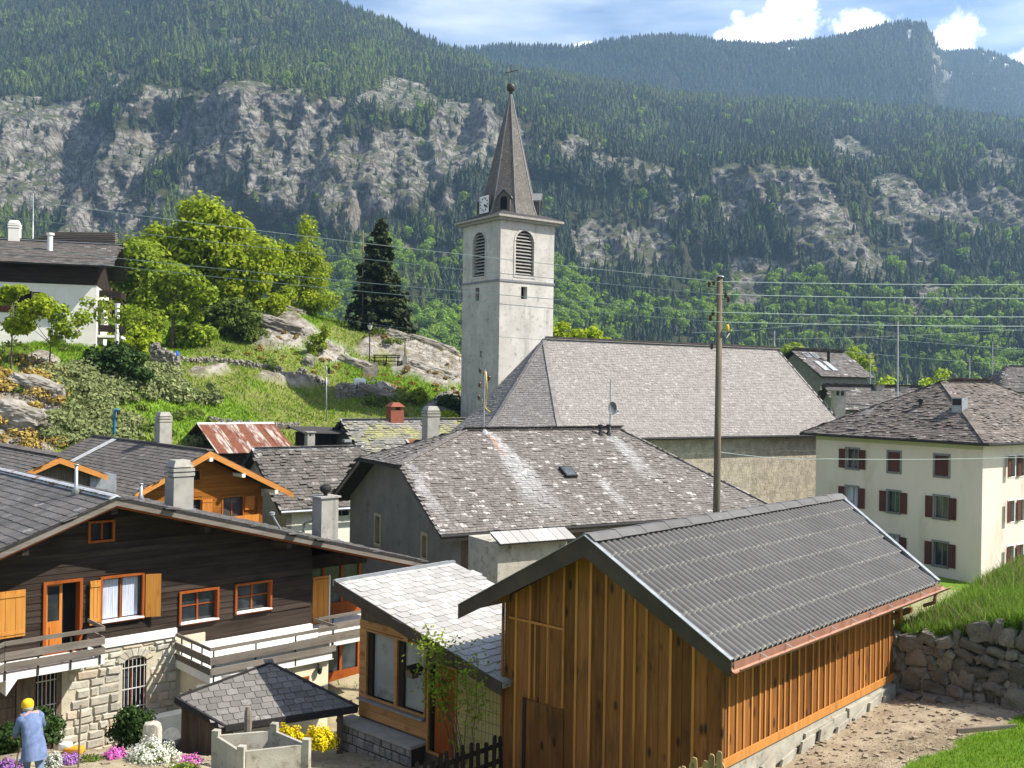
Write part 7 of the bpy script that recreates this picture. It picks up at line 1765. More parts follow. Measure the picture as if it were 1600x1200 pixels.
blades('dry_stalks', X[keep], Y[keep], .55, .008, M['straw'], 'dry stalks standing in the grass bank', 9, .3)
X = rg.uniform(4.5, 16, 130000); Y = rg.uniform(12, 21.5, 130000); sd = (X - WALL0.x) * WBACK.x + (Y - WALL0.y) * WBACK.y; keep = (lawn_edge(X, Y) > -.12 + .25 * rg.random(len(X))) & (sd < -.6) & (X / Y < .6) & (X / Y > .25)
blades('lawn_grass', X[keep], Y[keep], .075, .006, M['grass_lawn'], 'short bright lawn in the lower right corner', 2)
X = rg.uniform(4.2, 9.5, 26000); Y = rg.uniform(16, 22.5, 26000); keep = (np.abs(lawn_edge(X, Y) + .35 + .2 * rg.random(len(X))) < .5 * rg.random(len(X)) ** .5 + .1) & (X > 4.0 + (Y - 17.5) * .9)
blades('straw', X[keep], Y[keep], .05, .006, M['straw'], 'dry straw and cut grass along the lawn edge', 3, 1.6)
def hill_points(n, pxr, Yr): px = rg.uniform(*pxr, n); Yq = rg.uniform(*Yr, n); u = (px - 800) / FPX; return u * Yq, Yq
X, Y = hill_points(150000, (-60, 730), (52, 112)); Z = low_f(X, Y); rm = rockmask(X, Y, Z); dr = sstep(.1, .5, fbm(X * .13, Y * .13, 5, 3)); keep = (rg.random(len(X)) > rm * 1.2 + dr * .45)
blades('hill_grass', X[keep], Y[keep], .26, .04, M['grass_hill'], 'green meadow grass covering the hillside', 4, .5)
X, Y = hill_points(16000, (-60, 730), (52, 112)); rm = rockmask(X, Y, low_f(X, Y)); dr = sstep(.0, .5, fbm(X * .13, Y * .13, 5, 3)); keep = rg.random(len(X)) < dr * .8 + rm * .35
blades('dry_grass', X[keep], Y[keep], .34, .035, M['straw'], 'tufts of dry grass between the hillside rocks', 6, .6)
def scrub(name, pxr, Yr, ncl, mat, label, seed, thr, r=(.3, .8), ls=.10, py=None):
    rng = np.random.default_rng(seed); X, Y = hill_points(ncl * 6, pxr, Yr); Z = ground(X, Y); f = fbm(X * .18, Y * .18, seed, 3); k = f > thr
    if py is not None: _, yy = img(X, Y, Z); k &= (yy > py[0]) & (yy < py[1])
    X, Y, Z = X[k][:ncl], Y[k][:ncl], Z[k][:ncl]; C, Nn = [], []
    for x, y, z in zip(X, Y, Z):
        R = rng.uniform(*r); n = int(60 + 120 * R); d = rng.normal(size=(n, 3)); d /= np.linalg.norm(d, axis=1)[:, None]; d[:, 2] = np.abs(d[:, 2]); C.append(np.array([x, y, z]) + d * R * rng.uniform(.6, 1.1, (n, 1)) * [1, 1, .75]); Nn.append(d + rng.normal(size=(n, 3)) * .5)
    C = np.concatenate(C); Nn = np.concatenate(Nn); Nn /= np.linalg.norm(Nn, axis=1)[:, None]
    return tag(link_mesh(name, leaf_mesh(name, C, Nn, ls * rng.uniform(.6, 1.4, len(C)), mat, rng)), label, None, None, 'stuff')
scrub('sage_scrub', (60, 340), (56, 76), 150, M['sage'], 'grey green scrub on the slope below the white house', 11, -.1, (.4, 1.1), .13, (575, 700))
scrub('ochre_scrub', (-60, 95), (54, 66), 70, M['ochre_shrub'], 'rust brown scrub on the rocky slope at the left edge', 12, -.15, (.4, 1.0), .12, (560, 720))
scrub('green_scrub', (-40, 720), (56, 104), 130, M['leaf_olive'], 'low olive scrub scattered over the hillside', 13, .15, (.3, .8), .12)
scrub('moss_scrub', (380, 720), (84, 106), 80, M['ochre_shrub'], 'brownish moss and heather between the knoll rocks', 14, -.2, (.15, .4), .10, (490, 620))
X = rg.uniform(-20, 30, 9000); Y = rg.uniform(28, 62, 9000)
blades('yard_weeds', X, Y, .16, .02, M['grass_hill'], 'patchy weeds in the yards between the houses', 8, .6)

# ------------------------------------------------------------------ rocks and stones
def chunk(seed, nseg=3, rough=.16):
    """rounded irregular stone, unit size"""
    rr = random.Random(seed); pts = {}; m = MB(); n = nseg
    def P3(f, i, j):
        a, b = -1 + 2 * i / n, -1 + 2 * j / n; v = {0: (a, b, 1), 1: (b, a, -1), 2: (1, a, b), 3: (-1, b, a), 4: (b, 1, a), 5: (a, -1, b)}[f]; v = Vector(v)
        key = tuple(round(c, 3) for c in v)
        if key not in pts:
            w = v.normalized().lerp(v, .45); w = w * (1 + rr.uniform(-rough, rough)); pts[key] = len(m.v); m.v.append(tuple(w * .55))
        return pts[key]
    for f in range(6):
        for i in range(n):
            for j in range(n): m.f.append((P3(f, i, j), P3(f, i + 1, j), P3(f, i + 1, j + 1), P3(f, i, j + 1))); m.t.append(0)
    return m
CH = [chunk(i).mesh('stone', M['rubble_dark'], False) for i in range(8)]
dw = empty('dry_stone_wall', (WALL0.x, WALL0.y, 2.6), math.atan2(WDIR.y, WDIR.x), 'dark dry stone retaining wall between shed and grassy bank', 'wall')
Lw = 6.2; ns = 24; m = MB()
def wtop(s): x, y = wall_coords(s, .25); return float(bank_f(np.array([x]), np.array([y]))[0]) - 2.6
for i in range(ns):
    s0, s1 = -.3 + (Lw + .3) * i / ns, -.3 + (Lw + .3) * (i + 1) / ns; z0, z1 = wtop(s0) - .12, wtop(s1) - .12; m.hexa([(s0, .06, -.6), (s1, .06, -.6), (s1, .5, -.6), (s0, .5, -.6), (s0, .10, z0), (s1, .10, z1), (s1, .5, z1), (s0, .5, z0)])
m.build('wall_core', M['rubble_joint'], dw)
rr = random.Random(9); z = -.35; cnt = 0
while z < 3.4:
    h = rr.uniform(.20, .38); s = -.35
    while s < Lw:
        w = rr.uniform(.16, .60) * (1.2 if z < .3 else 1); hh = h * rr.uniform(.6, 1.5)
        if z + hh * .5 < wtop(s + w / 2) + .04:
            o = link_mesh('stone', rr.choice(CH), None, dw); o.location = (s + w / 2, .06 + rr.uniform(-.03, .05) + z * .03, z + hh / 2); o.scale = (w * 1.02, rr.uniform(.22, .36), hh * 1.06); o.rotation_euler = (rr.uniform(-.15, .15), rr.uniform(-.5, .5), rr.uniform(-.2, .2)); cnt += 1
        s += w
    z += h * .93
o = link_mesh('stone', CH[2], None, dw); o.location = (3.05, -.05, .55); o.scale = (1.0, .5, .62); o.rotation_euler = (0, .35, 0)
rg2 = np.random.default_rng(21)
def pebbles(name, X, Y, size, label, mat, seed):
    mb = MB(); rr = random.Random(seed); Z = ground(X, Y); base = [chunk(seed + i, 1, .3) for i in range(4)]
    for x, y, z in zip(X, Y, Z):
        c = rr.choice(base); s = size * (.35 + 2.4 * rr.random() ** 4); a = rr.random() * 6.28; ca_, sa_ = math.cos(a), math.sin(a); n = len(mb.v); sx, sy, sz = s * rr.uniform(.7, 1.4), s, s * rr.uniform(.3, .6)
        mb.v += [(x + (vx * sx) * ca_ - (vy * sy) * sa_, y + vx * sx * sa_ + vy * sy * ca_, z + vz * sz + .01) for vx, vy, vz in c.v]; mb.f += [tuple(i + n for i in f) for f in c.f]; mb.t += [0] * len(c.f)
    return tag(mb.build(name, mat), label, None, None, 'stuff')
M['dirt_stone'] = stone('dirt_stone', (.30, .25, .18), (.21, .17, .125), (.36, .31, .24), 4, .5, 0)
X = rg2.uniform(4, 12, 9000); Y = rg2.uniform(15, 24, 9000); sd = (X - WALL0.x) * WBACK.x + (Y - WALL0.y) * WBACK.y; keep = (sd < -.05) & (lawn_edge(X, Y) < .0) & ((X - SH_N.x) * -GS.x + (Y - SH_N.y) * -GS.y > .12)
pebbles('rubble', X[keep][:900], Y[keep][:900], .045, 'clods and small stones on the bare soil beside the shed', M['dirt_stone'], 5)
X = rg2.uniform(-12, -2, 900); Y = rg2.uniform(18, 24, 900); pebbles('soil_clods', X, Y, .05, 'clods of earth in the garden beds', M['dirt_stone'], 6)
X = rg2.uniform(8.3, 10, 40); Y = 23.3 + rg2.normal(size=40) * .35 - (X - 9.2) * .9; pebbles('fallen_stones', X, Y, .22, 'loose broken stones at the foot of the dry stone wall', M['rubble_dark'], 7)
def boulder(label, px, py, Y, sx, sy, sz, seed, rot=0.0, mat='hill_rock', tilt=.30, sink=.42):
    rng = np.random.default_rng(seed); c = chunk(seed, 16, .01); V = np.array(c.v); d = 1 + .15 * ridged(V[:, 0] * 2.6 + seed, V[:, 1] * 2.6 + seed * 3, V[:, 2] * 2.6, 4, .6) + .10 * fbm(V[:, 0] * 6, V[:, 1] * 6, V[:, 2] * 6 + seed, 3); V = V * d[:, None]
    me = bpy.data.meshes.new('rock'); me.from_pydata([tuple(v) for v in V], [], c.f); me.materials.append(M[mat]); me.update()
    o = link_mesh('rock_outcrop', me); B = hill(px, py, Y); o.location = (B.x, B.y, B.z + sz * (.5 - sink)); o.scale = (sx, sy, sz); o.rotation_euler = (tilt * .4, tilt, rot); return tag(o, label, 'rock')
M['hill_rock'] = stone('hill_rock', (.14, .126, .10), (.30, .28, .25), (.20, .18, .15), 1.4, .95, 0, .95, (.14, .12, .045))
for i, a in enumerate((('long slanting grey rock slab above the meadow', 438, 528, 93, 5.2, 2.0, 1.7, .1), ('narrow upright rock left of the loose bush', 482, 572, 88, 1.3, 1.0, 1.6, .5), ('broad grey rock face below the park bench', 560, 560, 92, 4.0, 1.6, 1.6, .2), ('pale rock hump right of the lamp post', 612, 530, 103, 4.2, 2.0, 1.7, .1), ('long rock ridge left of the church tower', 672, 552, 104, 6.5, 2.0, 2.0, .2), ('sloping rock below the telephone post', 668, 590, 96, 6.0, 2.0, 1.8, .25), ('rock beside the top of the knoll under the larch', 450, 487, 101, 3.8, 1.6, 1.2, .2), ('rock shelf right of the meadow path', 590, 622, 84, 3.4, 1.4, 1.2, .2), ('pale lichened crag at the left edge behind the roofs', 20, 668, 57, 4.0, 2.0, 2.4, .1), ('ochre stained crag below the young trees at the left edge', 55, 615, 60, 3.6, 1.6, 2.2, .1))):
    boulder(a[0], a[1], a[2], a[3], a[4] * .72, a[5] * .72, a[6] * .62, 50 + i, a[7])
CH2 = [chunk(i + 40, 2).mesh('stone', M['hill_rock'], False) for i in range(5)]
def stone_row(name, label, pts, hgt, size, seed):
    rr = random.Random(seed); t = empty(name, hill(*pts[0]), 0, label, 'wall'); b0 = Vector(t.location)
    W3 = [hill(*p) for p in pts]; pos = []
    for a, b in zip(W3, W3[1:]):
        L = (b - a).length; k = int(L / size / .8) + 1
        for i in range(k): pos.append(a.lerp(b, i / k))
    for p in pos:
        g0 = gz(p.x, p.y); z = g0 - .1
        while z < g0 + hgt:
            h = size * rr.uniform(.5, .85); o = link_mesh('stone', rr.choice(CH2), None, t); o.location = Vector((p.x + rr.uniform(-.1, .1), p.y + rr.uniform(-.08, .08), z + h / 2)) - b0; o.scale = (size * rr.uniform(.9, 1.4), size * .9, h * 1.1); o.rotation_euler = (0, rr.uniform(-.2, .2), rr.random() * 3); z += h
    return t
stone_row('terrace_wall', 'pale stone terrace wall below the white house', [(238, 578, 76), (282, 576, 76)], 1.35, .42, 1)
stone_row('field_wall', 'long low field wall of stones along the top of the meadow', [(285, 573, 80), (370, 581, 82), (440, 591, 84), (515, 602, 85)], .32, .36, 2)
stone_row('field_wall', 'crumbling stone edge of the meadow behind the rusty barn', [(330, 655, 70), (400, 664, 72), (470, 670, 74)], .25, .3, 3)
stone_row('stair_wall', 'light stone wall under the hillside railing', [(528, 622, 83), (575, 610, 84)], 1.0, .4, 4)

# ------------------------------------------------------------------ hillside furniture
st = hill(575, 600, 88); sx_ = Site('stone_steps', (st.x, st.y), (.96, .28), st.z - .5, 'flight of stone steps climbing to the lamp post', 'steps')
for i in range(7):
    m = MB(); y0 = i * .75; zz = st.z + i * .26; m.box(-.6 + i * .13, .75 + i * .13, y0, y0 + .85, zz - .7, zz + .12); sx_.put(m, 'step', M['hill_rock'])
def lamp(px, py0, py1, Y, label):
    B = hill(px, py0, Y); top = at(px, py1, Y).z; s = Site('street_lamp', (B.x, B.y), (1, 0), B.z, label, 'lamp'); H = top
    m = MB(); m.tube([(0, 0, B.z - .3), (0, 0, H - .5)], .06, 7); s.put(m, 'post', M['iron']); m = MB(); m.lathe((0, 0, H - .55), [(.1, 0), (.24, .35), (.26, .4), (.06, .55), (.02, .65)], 8); s.put(m, 'lantern', M['white_iron']); m = MB(); m.lathe((0, 0, H - .14), [(.28, 0), (.05, .2)], 8); s.put(m, 'lantern_cap', M['iron'])
lamp(577, 574, 506, 94, 'old style lamp post at the top of the stone steps')
bn = hill(603, 572, 95); b_ = Site('park_bench', (bn.x, bn.y), (1, .05), bn.z, 'dark wooden bench on the knoll beside the lamp post', 'bench')
for zz, yy in ((.45, -.2), (.45, .0), (.8, .3), (1.0, .34)):
    m = MB(); m.box(-1.3, 1.3, yy, yy + .14, bn.z + zz, bn.z + zz + .09); b_.put(m, 'slat', M['fence_wood'])
for xx in (-1.1, 0, 1.1):
    m = MB(); m.box(xx - .05, xx + .05, -.2, .38, bn.z, bn.z + .45); m.box(xx - .05, xx + .05, .3, .38, bn.z + .451, bn.z + 1.05); b_.put(m, 'leg', M['fence_wood'])
m = MB(); m.lathe((-1.7, -.2, bn.z), [(.12, 0), (.25, .5), (.2, .6)], 8)
def post(name, label, px, py0, py1, Y, r, mat, cat='post', extra=None):
    B = hill(px, py0, Y); T = at(px, py1, Y); s = Site(name, (B.x, B.y), (1, 0), B.z, label, cat); m = MB(); m.tube([(0, 0, B.z - .4), (T.x - B.x, 0, T.z)], [r, r * .75], 7); s.put(m, 'shaft', M[mat], None, True); s.top = T; return s
s = post('wooden_pole', 'tall thin pole standing beside the dark spruce', 567, 517, 360, 104, .11, 'pole_wood', 'pole'); m = MB(); m.bar((-.35, 0, s.top.z - .4), (.35, 0, s.top.z - .4), .06, .06); s.put(m, 'cross_arm', M['steel'])
s = post('telephone_post', 'short stone-footed post right of the bench', 633, 583, 533, 95, .10, 'pole_wood', 'pole'); m = MB(); m.box(-.22, .22, -.2, .2, hill(633, 583, 95).z - .3, hill(633, 583, 95).z + .9); s.put(m, 'footing', M['concrete'])
s = post('metal_post', 'thin pale metal post on the meadow behind the houses', 510, 668, 572, 76, .055, 'steel', 'pole'); m = MB(); m.box(.05, .2, -.05, .05, s.top.z - .6, s.top.z - .1); s.put(m, 'bracket', M['iron'])
s = post('metal_post', 'thin post rising behind the roof of the white house', 52, 400, 302, 84, .05, 'steel', 'pole')
B = hill(178, 690, 60); s = Site('blue_pipe', (B.x, B.y), (1, 0), B.z, 'bent blue pipe sticking up behind the brown chalet roof', 'pipe'); T = at(178, 640, 60)
m = MB(); m.tube([(0, 0, B.z - .3), (0, 0, T.z - .25), (.03, 0, T.z - .08), (.14, 0, T.z), (.26, .0, T.z - .04)], .085, 8); s.put(m, 'pipe', M['blue_pipe'], None, True); m = MB(); m.lathe((.26, 0, T.z - .30), [(.11, 0), (.11, .27)], 8); s.put(m, 'outlet', M['iron'])
rl = Site('hand_railing', tuple(hill(528, 618, 83))[:2], (.97, .22), hill(528, 618, 83).z, 'dark metal hand railing beside the stone steps', 'railing')
for i in range(5):
    m = MB(); xx = i * .78; zz = rl.zb + i * .14; m.tube([(xx, 0, zz), (xx, 0, zz + 1.05)], .035, 6); rl.put(m, 'post', M['iron'])
m = MB(); m.tube([(0, 0, rl.zb + 1.0), (3.12, 0, rl.zb + 1.56)], .03, 6); rl.put(m, 'rail', M['white_iron']); m = MB(); m.tube([(0, 0, rl.zb + .5), (3.12, 0, rl.zb + 1.06)], .02, 6); rl.put(m, 'rail', M['white_iron'])
B = hill(562, 592, 86); tag(link_mesh('round_stone', chunk(3, 4, .03).mesh('round_stone', M['white_paint'], True)), 'white round marker stone beside the steps', 'stone').location = B + Vector((0, 0, .3))
B = hill(276, 552, 80); s = Site('water_butt', (B.x, B.y), (1, 0), B.z, 'small bright blue barrel on top of the terrace wall', 'barrel'); m = MB(); m.lathe((0, 0, B.z), [(.18, 0), (.22, .3), (.2, .6), (.06, .7)], 10); s.put(m, 'barrel', M['blue_tarp'], None, True)
for px, col_, lb in ((164, 'yellow_plastic', 'yellow bin at the foot of the white house'), (176, 'yellow_plastic', 'small yellow bucket right of the white house')):
    B = hill(px, 545, 71.3); s = Site('bin', (B.x, B.y), (1, 0), B.z, lb, 'bin'); m = MB(); m.lathe((0, 0, B.z - .1), [(.2, 0), (.26, .6), (.28, .62)], 10); s.put(m, 'body', M[col_], None, True)

# ------------------------------------------------------------------ utility pole and wires
UP = at(1120, 800, 31.0); up = Site('utility_pole', (UP.x, UP.y), (1, 0), gz(UP.x, UP.y), 'tall wooden utility pole with dark insulators behind the shed', 'utility pole')
UT = at(1125, 433, 31.0); m = MB(); m.tube([(0, 0, up.zb - .3), (UT.x - UP.x, 0, UT.z)], [.135, .085], 10); up.put(m, 'shaft', M['pole_wood'], None, True)
m = MB(); m.lathe((UT.x - UP.x, 0, UT.z), [(.13, 0), (.12, .03), (.02, .06)], 10); up.put(m, 'cap', M['zinc'])
def upx(px, py): p = at(px, py, 31.0); return p.x - UP.x, p.z
for px, py in ((1108, 444), (1115, 441), (1134, 461), (1138, 468), (1110, 497), (1114, 489), (1112, 541)):
    x, z = upx(px, py); m = MB(); m.lathe((x, 0, z - .09), [(.02, 0), (.055, .02), (.035, .06), (.06, .08), (.035, .13), (.055, .15), (.02, .19)], 10); up.put(m, 'insulator', M['porcelain'], None, True); c = upx(1124, py)[0]; m = MB(); m.tube([(c, 0, z - .12), (x, 0, z - .12), (x, 0, z - .05)], .012, 5); up.put(m, 'hook', M['steel'])
x, z = upx(1136, 512); m = MB(); m.lathe((x, -.05, z - .12), [(.03, 0), (.06, .04), (.06, .16), (.03, .22)], 8); up.put(m, 'fuse', M['yellow_plastic'], None, True)
m = MB(); m.tube([(x - .02, -.05, z - .05), (x - .09, -.05, z - .2), (x - .02, -.05, z - .32), (x + .06, -.05, z - .18)], .012, 6); up.put(m, 'cable_loop', M['white_iron'], None, True)
def wire(label, pts, r=.0098, group=None, n=14):
    P3 = [at(*p) for p in pts]; m = MB(); path = []
    for a, b in zip(P3, P3[1:]):
        L = (b - a).length
        for i in range(n):
            t = i / n; q = a.lerp(b, t); q.z -= 4 * t * (1 - t) * L * .006; path.append(q)
    path.append(P3[-1]); m.tube(path, r, 5); return tag(m.build('overhead_wire', M['wire']), label, 'wire', group)
for lb, yl, yp, yr in (('topmost overhead wire passing the top of the utility pole', 258, 440, 436), ('second overhead wire from the top at the utility pole', 290, 460, 459), ('third overhead wire at the utility pole', 342, 488, 489), ('fourth overhead wire at the utility pole, by the yellow fuse', 354, 503, 503)):
    wire(lb, [(-350, yl, 33), (1122, yp, 30.9), (2050, yr, 38)])
wire('thin lower wire crossing in front of the tower to the utility pole', [(540, 500, 70), (1113, 543, 31)], .008)
wire('single pale wire sagging in front of the cream house', [(1122, 706, 31), (1290, 717, 44), (1660, 712, 50)], .012)
wire('thin service wire from the roof mast across to the utility pole', [(763, 592, 45.9), (1114, 490, 31)], .006) if False else None
for i, (a, b) in enumerate((((1080, 520, 120), (1320, 500, 150)), ((1320, 500, 150), (1700, 520, 160)), ((1200, 530, 120), (1700, 505, 170)), ((1330, 525, 150), (1700, 550, 160)), ((1230, 540, 120), (1700, 575, 150)), ((1340, 510, 150), (1700, 565, 150)))):
    wire(['far wire left of the thin lattice mast', 'far wire running right from the lattice mast', 'far wire crossing above the cream house', 'far wire sagging over the low house', 'lowest far wire above the cream house ridge', 'far slanting wire at the right edge'][i], [a, b], .012)
for px, y0, y1, Y, lb in ((1403, 625, 502, 95, 'tall thin aerial mast behind the low house'), (1360, 612, 553, 110, 'slender pole with insulators right of the far house'), (1515, 600, 560, 120, 'short pole behind the cream house ridge'), (1551, 600, 533, 150, 'thin pole with cross arm behind the cream house ridge'), (1210, 548, 517, 100, 'short insulator post on the right end of the church ridge'), (1418, 605, 585, 110, 'small stub post between the low house chimneys')):
    p = at(px, y0, Y); T = at(px, y1, Y); s = Site('far_pole', (p.x, p.y), (1, 0), p.z - 4, lb, 'pole'); m = MB(); m.tube([(0, 0, p.z - 4), (T.x - p.x, 0, T.z)], [.10, .07], 6); s.put(m, 'shaft', M['steel'])
    m = MB(); m.bar((-.5, 0, T.z - .5), (.5, 0, T.z - .5), .08, .08); s.put(m, 'cross_arm', M['iron'])
    for sx__ in (-.45, .45): m = MB(); m.lathe((sx__, 0, T.z - .45), [(.05, 0), (.12, .1), (.05, .3)], 6); s.put(m, 'insulator', M['porcelain'])

# ------------------------------------------------------------------ foreground garden
def clump(name, label, px, py, Y, rx, rz, n, mats, seed, ls=.03, cat='plant', blossom=.7, dz=0.0):
    rng = np.random.default_rng(seed); p = at(px, py, Y); z0 = gz(p.x, p.y) + dz; t = empty(name, (p.x, p.y, z0), 0, label, cat)
    for nm, mt, frac, scl in (('leaves', mats[0], 1.0, .93), ('blossoms', mats[1], blossom, 1.0)):
        if mt is None: continue
        k = int(n * frac); d = rng.normal(size=(k, 3)); d /= np.linalg.norm(d, axis=1)[:, None]; d[:, 2] = np.abs(d[:, 2]) * (1 if nm == 'leaves' else 1.25)
        bumpy = 1 + .22 * np.sin(d[:, 0] * 7 + seed) * np.cos(d[:, 1] * 6) + .18 * vnoise(d[:, 0] * 3 + seed, d[:, 1] * 3, d[:, 2] * 3); C = d * np.array([rx, rx * .8, rz]) * (rng.uniform(.8 if nm == 'blossoms' else .5, 1.08, k) * bumpy)[:, None] * scl; Nn = d + rng.normal(size=(k, 3)) * .5; Nn /= np.linalg.norm(Nn, axis=1)[:, None]
        link_mesh(nm, leaf_mesh(nm, C, Nn, ls * rng.uniform(.6, 1.3, k), M[mt], rng), None, t)
    return t
def bed_z(px, py, Y): p = at(px, py, Y); return gz(p.x, p.y)
clump('flower_cushion', 'white flowering cushion plant in front of the chalet wall', 238, 1172, 21.0, .50, .30, 2200, ('leaf_mid', 'fl_white'), 1, .026, 'flowers', .9)
clump('flower_cushion', 'bright pink flower cushion left of the white one', 180, 1182, 21.0, .22, .14, 900, ('leaf_olive', 'fl_pink'), 2, .022, 'flowers', 1.2)
clump('flower_cushion', 'pink flower cushion behind the white one', 296, 1163, 21.3, .28, .12, 800, ('leaf_olive', 'fl_pink'), 3, .022, 'flowers', .8)
clump('flower_cushion', 'lilac flower cushion right of the gardener', 108, 1186, 20.6, .22, .14, 800, ('leaf_olive', 'fl_purple'), 4, .022, 'flowers', 1.0)
clump('flower_cushion', 'small white flower cushion beside the gardener', 84, 1186, 20.4, .20, .20, 800, ('leaf_olive', 'fl_white'), 5, .022, 'flowers', .9)
clump('flower_cushion', 'purple flower cushion in the lower left corner', 10, 1194, 20.2, .30, .14, 900, ('leaf_olive', 'fl_purple'), 6, .022, 'flowers', 1.0)
clump('flower_cushion', 'small pale flowers left of the gardener legs', 32, 1193, 20.4, .10, .12, 300, ('leaf_olive', 'fl_white'), 7, .02, 'flowers', .7)
clump('moss_cushion', 'flat green moss cushion between the flower cushions', 140, 1184, 20.8, .30, .08, 700, ('leaf_olive', None), 8, .022)
clump('moss_cushion', 'low green plants left of the concrete bin', 285, 1190, 20.4, .42, .16, 1400, ('leaf_mid', 'fl_white'), 9, .024, 'plant', .08)
clump('shrub', 'yellow flowering bush left half, behind the concrete bin', 452, 1138, 21.5, .34, .30, 1800, ('leaf_mid', 'fl_yellow'), 10, .028, 'shrub', 1.3, .62)
clump('shrub', 'yellow flowering bush right half, behind the concrete bin', 500, 1135, 21.7, .36, .32, 1900, ('leaf_mid', 'fl_yellow'), 11, .028, 'shrub', 1.1, .62)
for nm, px, py, Y, h, r, lb in (('evergreen_shrub', 210, 1160, 23.4, .95, .42, 'dark green clipped shrub under the barred arch window'), ('evergreen_shrub', 62, 1160, 22.3, 1.15, .36, 'dark green shrub behind the gardener'), ('evergreen_shrub', 14, 1180, 22.0, .75, .34, 'low dark shrub in the shade at the left edge')):
    p = at(px, py, Y); z0 = gz(p.x, p.y); zt_ = {210: at(210, 1105, Y).z, 62: at(62, 1107, Y).z, 14: at(14, 1135, Y).z}[px]; h = zt_ - z0
    tree(nm, lb, (p.x, p.y, z0), [(0, 0, h - r * .8, r), (.12, 0, h * .5, r * 1.05), (-.14, 0, h * .4, r), (0, 0, h - r * .5, r * .6)], 4200, .045, M['leaf_dark'], px, trunk_r=.04, cat='shrub', branches=False)
p = at(238, 1150, 22.6); tag(link_mesh('garden_boulder', chunk(12, 4, .06).mesh('garden_boulder', M['block_stone'], False)), 'pale upright boulder beside the clipped shrub', 'boulder'); o = bpy.data.objects['garden_boulder']; zt_ = at(238, 1128, 22.6).z; z0 = gz(p.x, p.y) - .1; o.location = (p.x, p.y, (zt_ + z0) / 2); o.scale = (.38, .3, (zt_ - z0))
hp = Site('heat_pump', tuple(at(262, 1132, 25.0))[:2], EC, .3, 'dark heat pump unit in the corner by the terrace wall', 'heat pump'); zt_ = at(262, 1116, 25.0).z
m = MB(); m.box(-.42, .42, -.15, .2, .3, zt_); hp.put(m, 'case', M['heatpump']); m = MB(); m.lathe((0, 0, 0), [(.26, 0), (.26, .02)], 16); m.v = [(x, -.17 + z, y + (zt_ + .3) / 2 + .12) for x, y, z in m.v]; hp.put(m, 'fan_grille', M['steel'])
# concrete bin of posts and slabs
cbp = at(338, 1150, 20.3); cb = Site('concrete_bin', (cbp.x, cbp.y), (.985, -.17), gz(cbp.x, cbp.y) - .6, 'open bin of weathered concrete posts and slabs at the lower left', 'bin')
zT = at(340, 1142, 20.3).z; CBW, CBD = 1.62, 1.25
for nm, xx, yy in (('p', 0, 0), ('p', CBW, -.35), ('p', .85, -.95), ('p', .92, .75)): pass
cor = [(0, 0), (1.02, .52), (1.95, -.08), (.88, -.72)]      # plan of the bin: left, back, right, front corners
for xx, yy in cor:
    m = MB(); m.box(xx - .07, xx + .07, yy - .07, yy + .07, cb.zb, zT + .02 + (.04 if yy > 0 else 0)); cb.put(m, 'post', M['concrete'])
for i in range(4):
    a, b = Vector((*cor[i], 0)), Vector((*cor[(i + 1) % 4], 0)); d = (b - a).normalized(); a2, b2 = a + d * .08, b - d * .08
    for k in range(2):
        m = MB(); z0 = cb.zb + k * (zT - .08 - cb.zb) / 2; z1 = z0 + (zT - .08 - cb.zb) / 2 - .012; m.bar((a2.x, a2.y, (z0 + z1) / 2), (b2.x, b2.y, (z0 + z1) / 2), .06, z1 - z0); cb.put(m, 'slab', M['concrete'])
    m = MB(); 
pt_ = at(388, 1105, 21.3); s = Site('log_post', (pt_.x, pt_.y), (1, 0), gz(pt_.x, pt_.y), 'weathered wooden stump standing in front of the slate canopy', 'post'); zt_ = at(388, 1104, 21.3).z
m = MB(); m.tube([(0, 0, s.zb - .2), (0, 0, zt_ - .15), (.0, 0, zt_)], [.09, .08, .055], 8); s.put(m, 'stump', M['grey_wood'])
sk_ = at(122, 1195, 20.3); s = Site('garden_stake', (sk_.x, sk_.y), (1, 0), gz(sk_.x, sk_.y), 'thin upright wooden stake in the garden right of the gardener', 'stake'); m = MB(); T = at(126, 1102, 20.3); m.tube([(0, 0, s.zb - .2), (T.x - sk_.x, 0, T.z)], .018, 6); s.put(m, 'stake', M['pole_wood'])
bp = at(86, 1148, 22.6); s = Site('white_board', (bp.x, bp.y), EC, gz(bp.x, bp.y), 'white board leaning beside the cellar door', 'board'); m = MB(); z1 = at(86, 1127, 22.6).z; z0 = at(86, 1151, 22.6).z; m.prism([(-.13, 0, z1), (.12, 0, z1 + .02), (.13, -.08, z0), (-.06, -.08, z0)], (0, .03, 0)); s.put(m, 'panel', M['plastic_white']); m = MB(); m.box(-.05, .1, -.06, .0, s.zb - .1, z0 + .01); s.put(m, 'foot', M['old_wood'])
for px, py, mt, lb, w in ((103, 1166, 'plastic_white', 'crumpled white sack on the garden bed', .16), (116, 1172, 'orange_cloth', 'orange cloth lying on the garden bed', .24)):
    p = at(px, py, 21.4); o = link_mesh('garden_cloth', chunk(px, 4, .16).mesh('garden_cloth', M[mt], True)); o.location = (p.x, p.y, max(p.z, gz(p.x, p.y) + .02)); o.scale = (w * 1.6, w, .16); tag(o, lb, 'cloth')

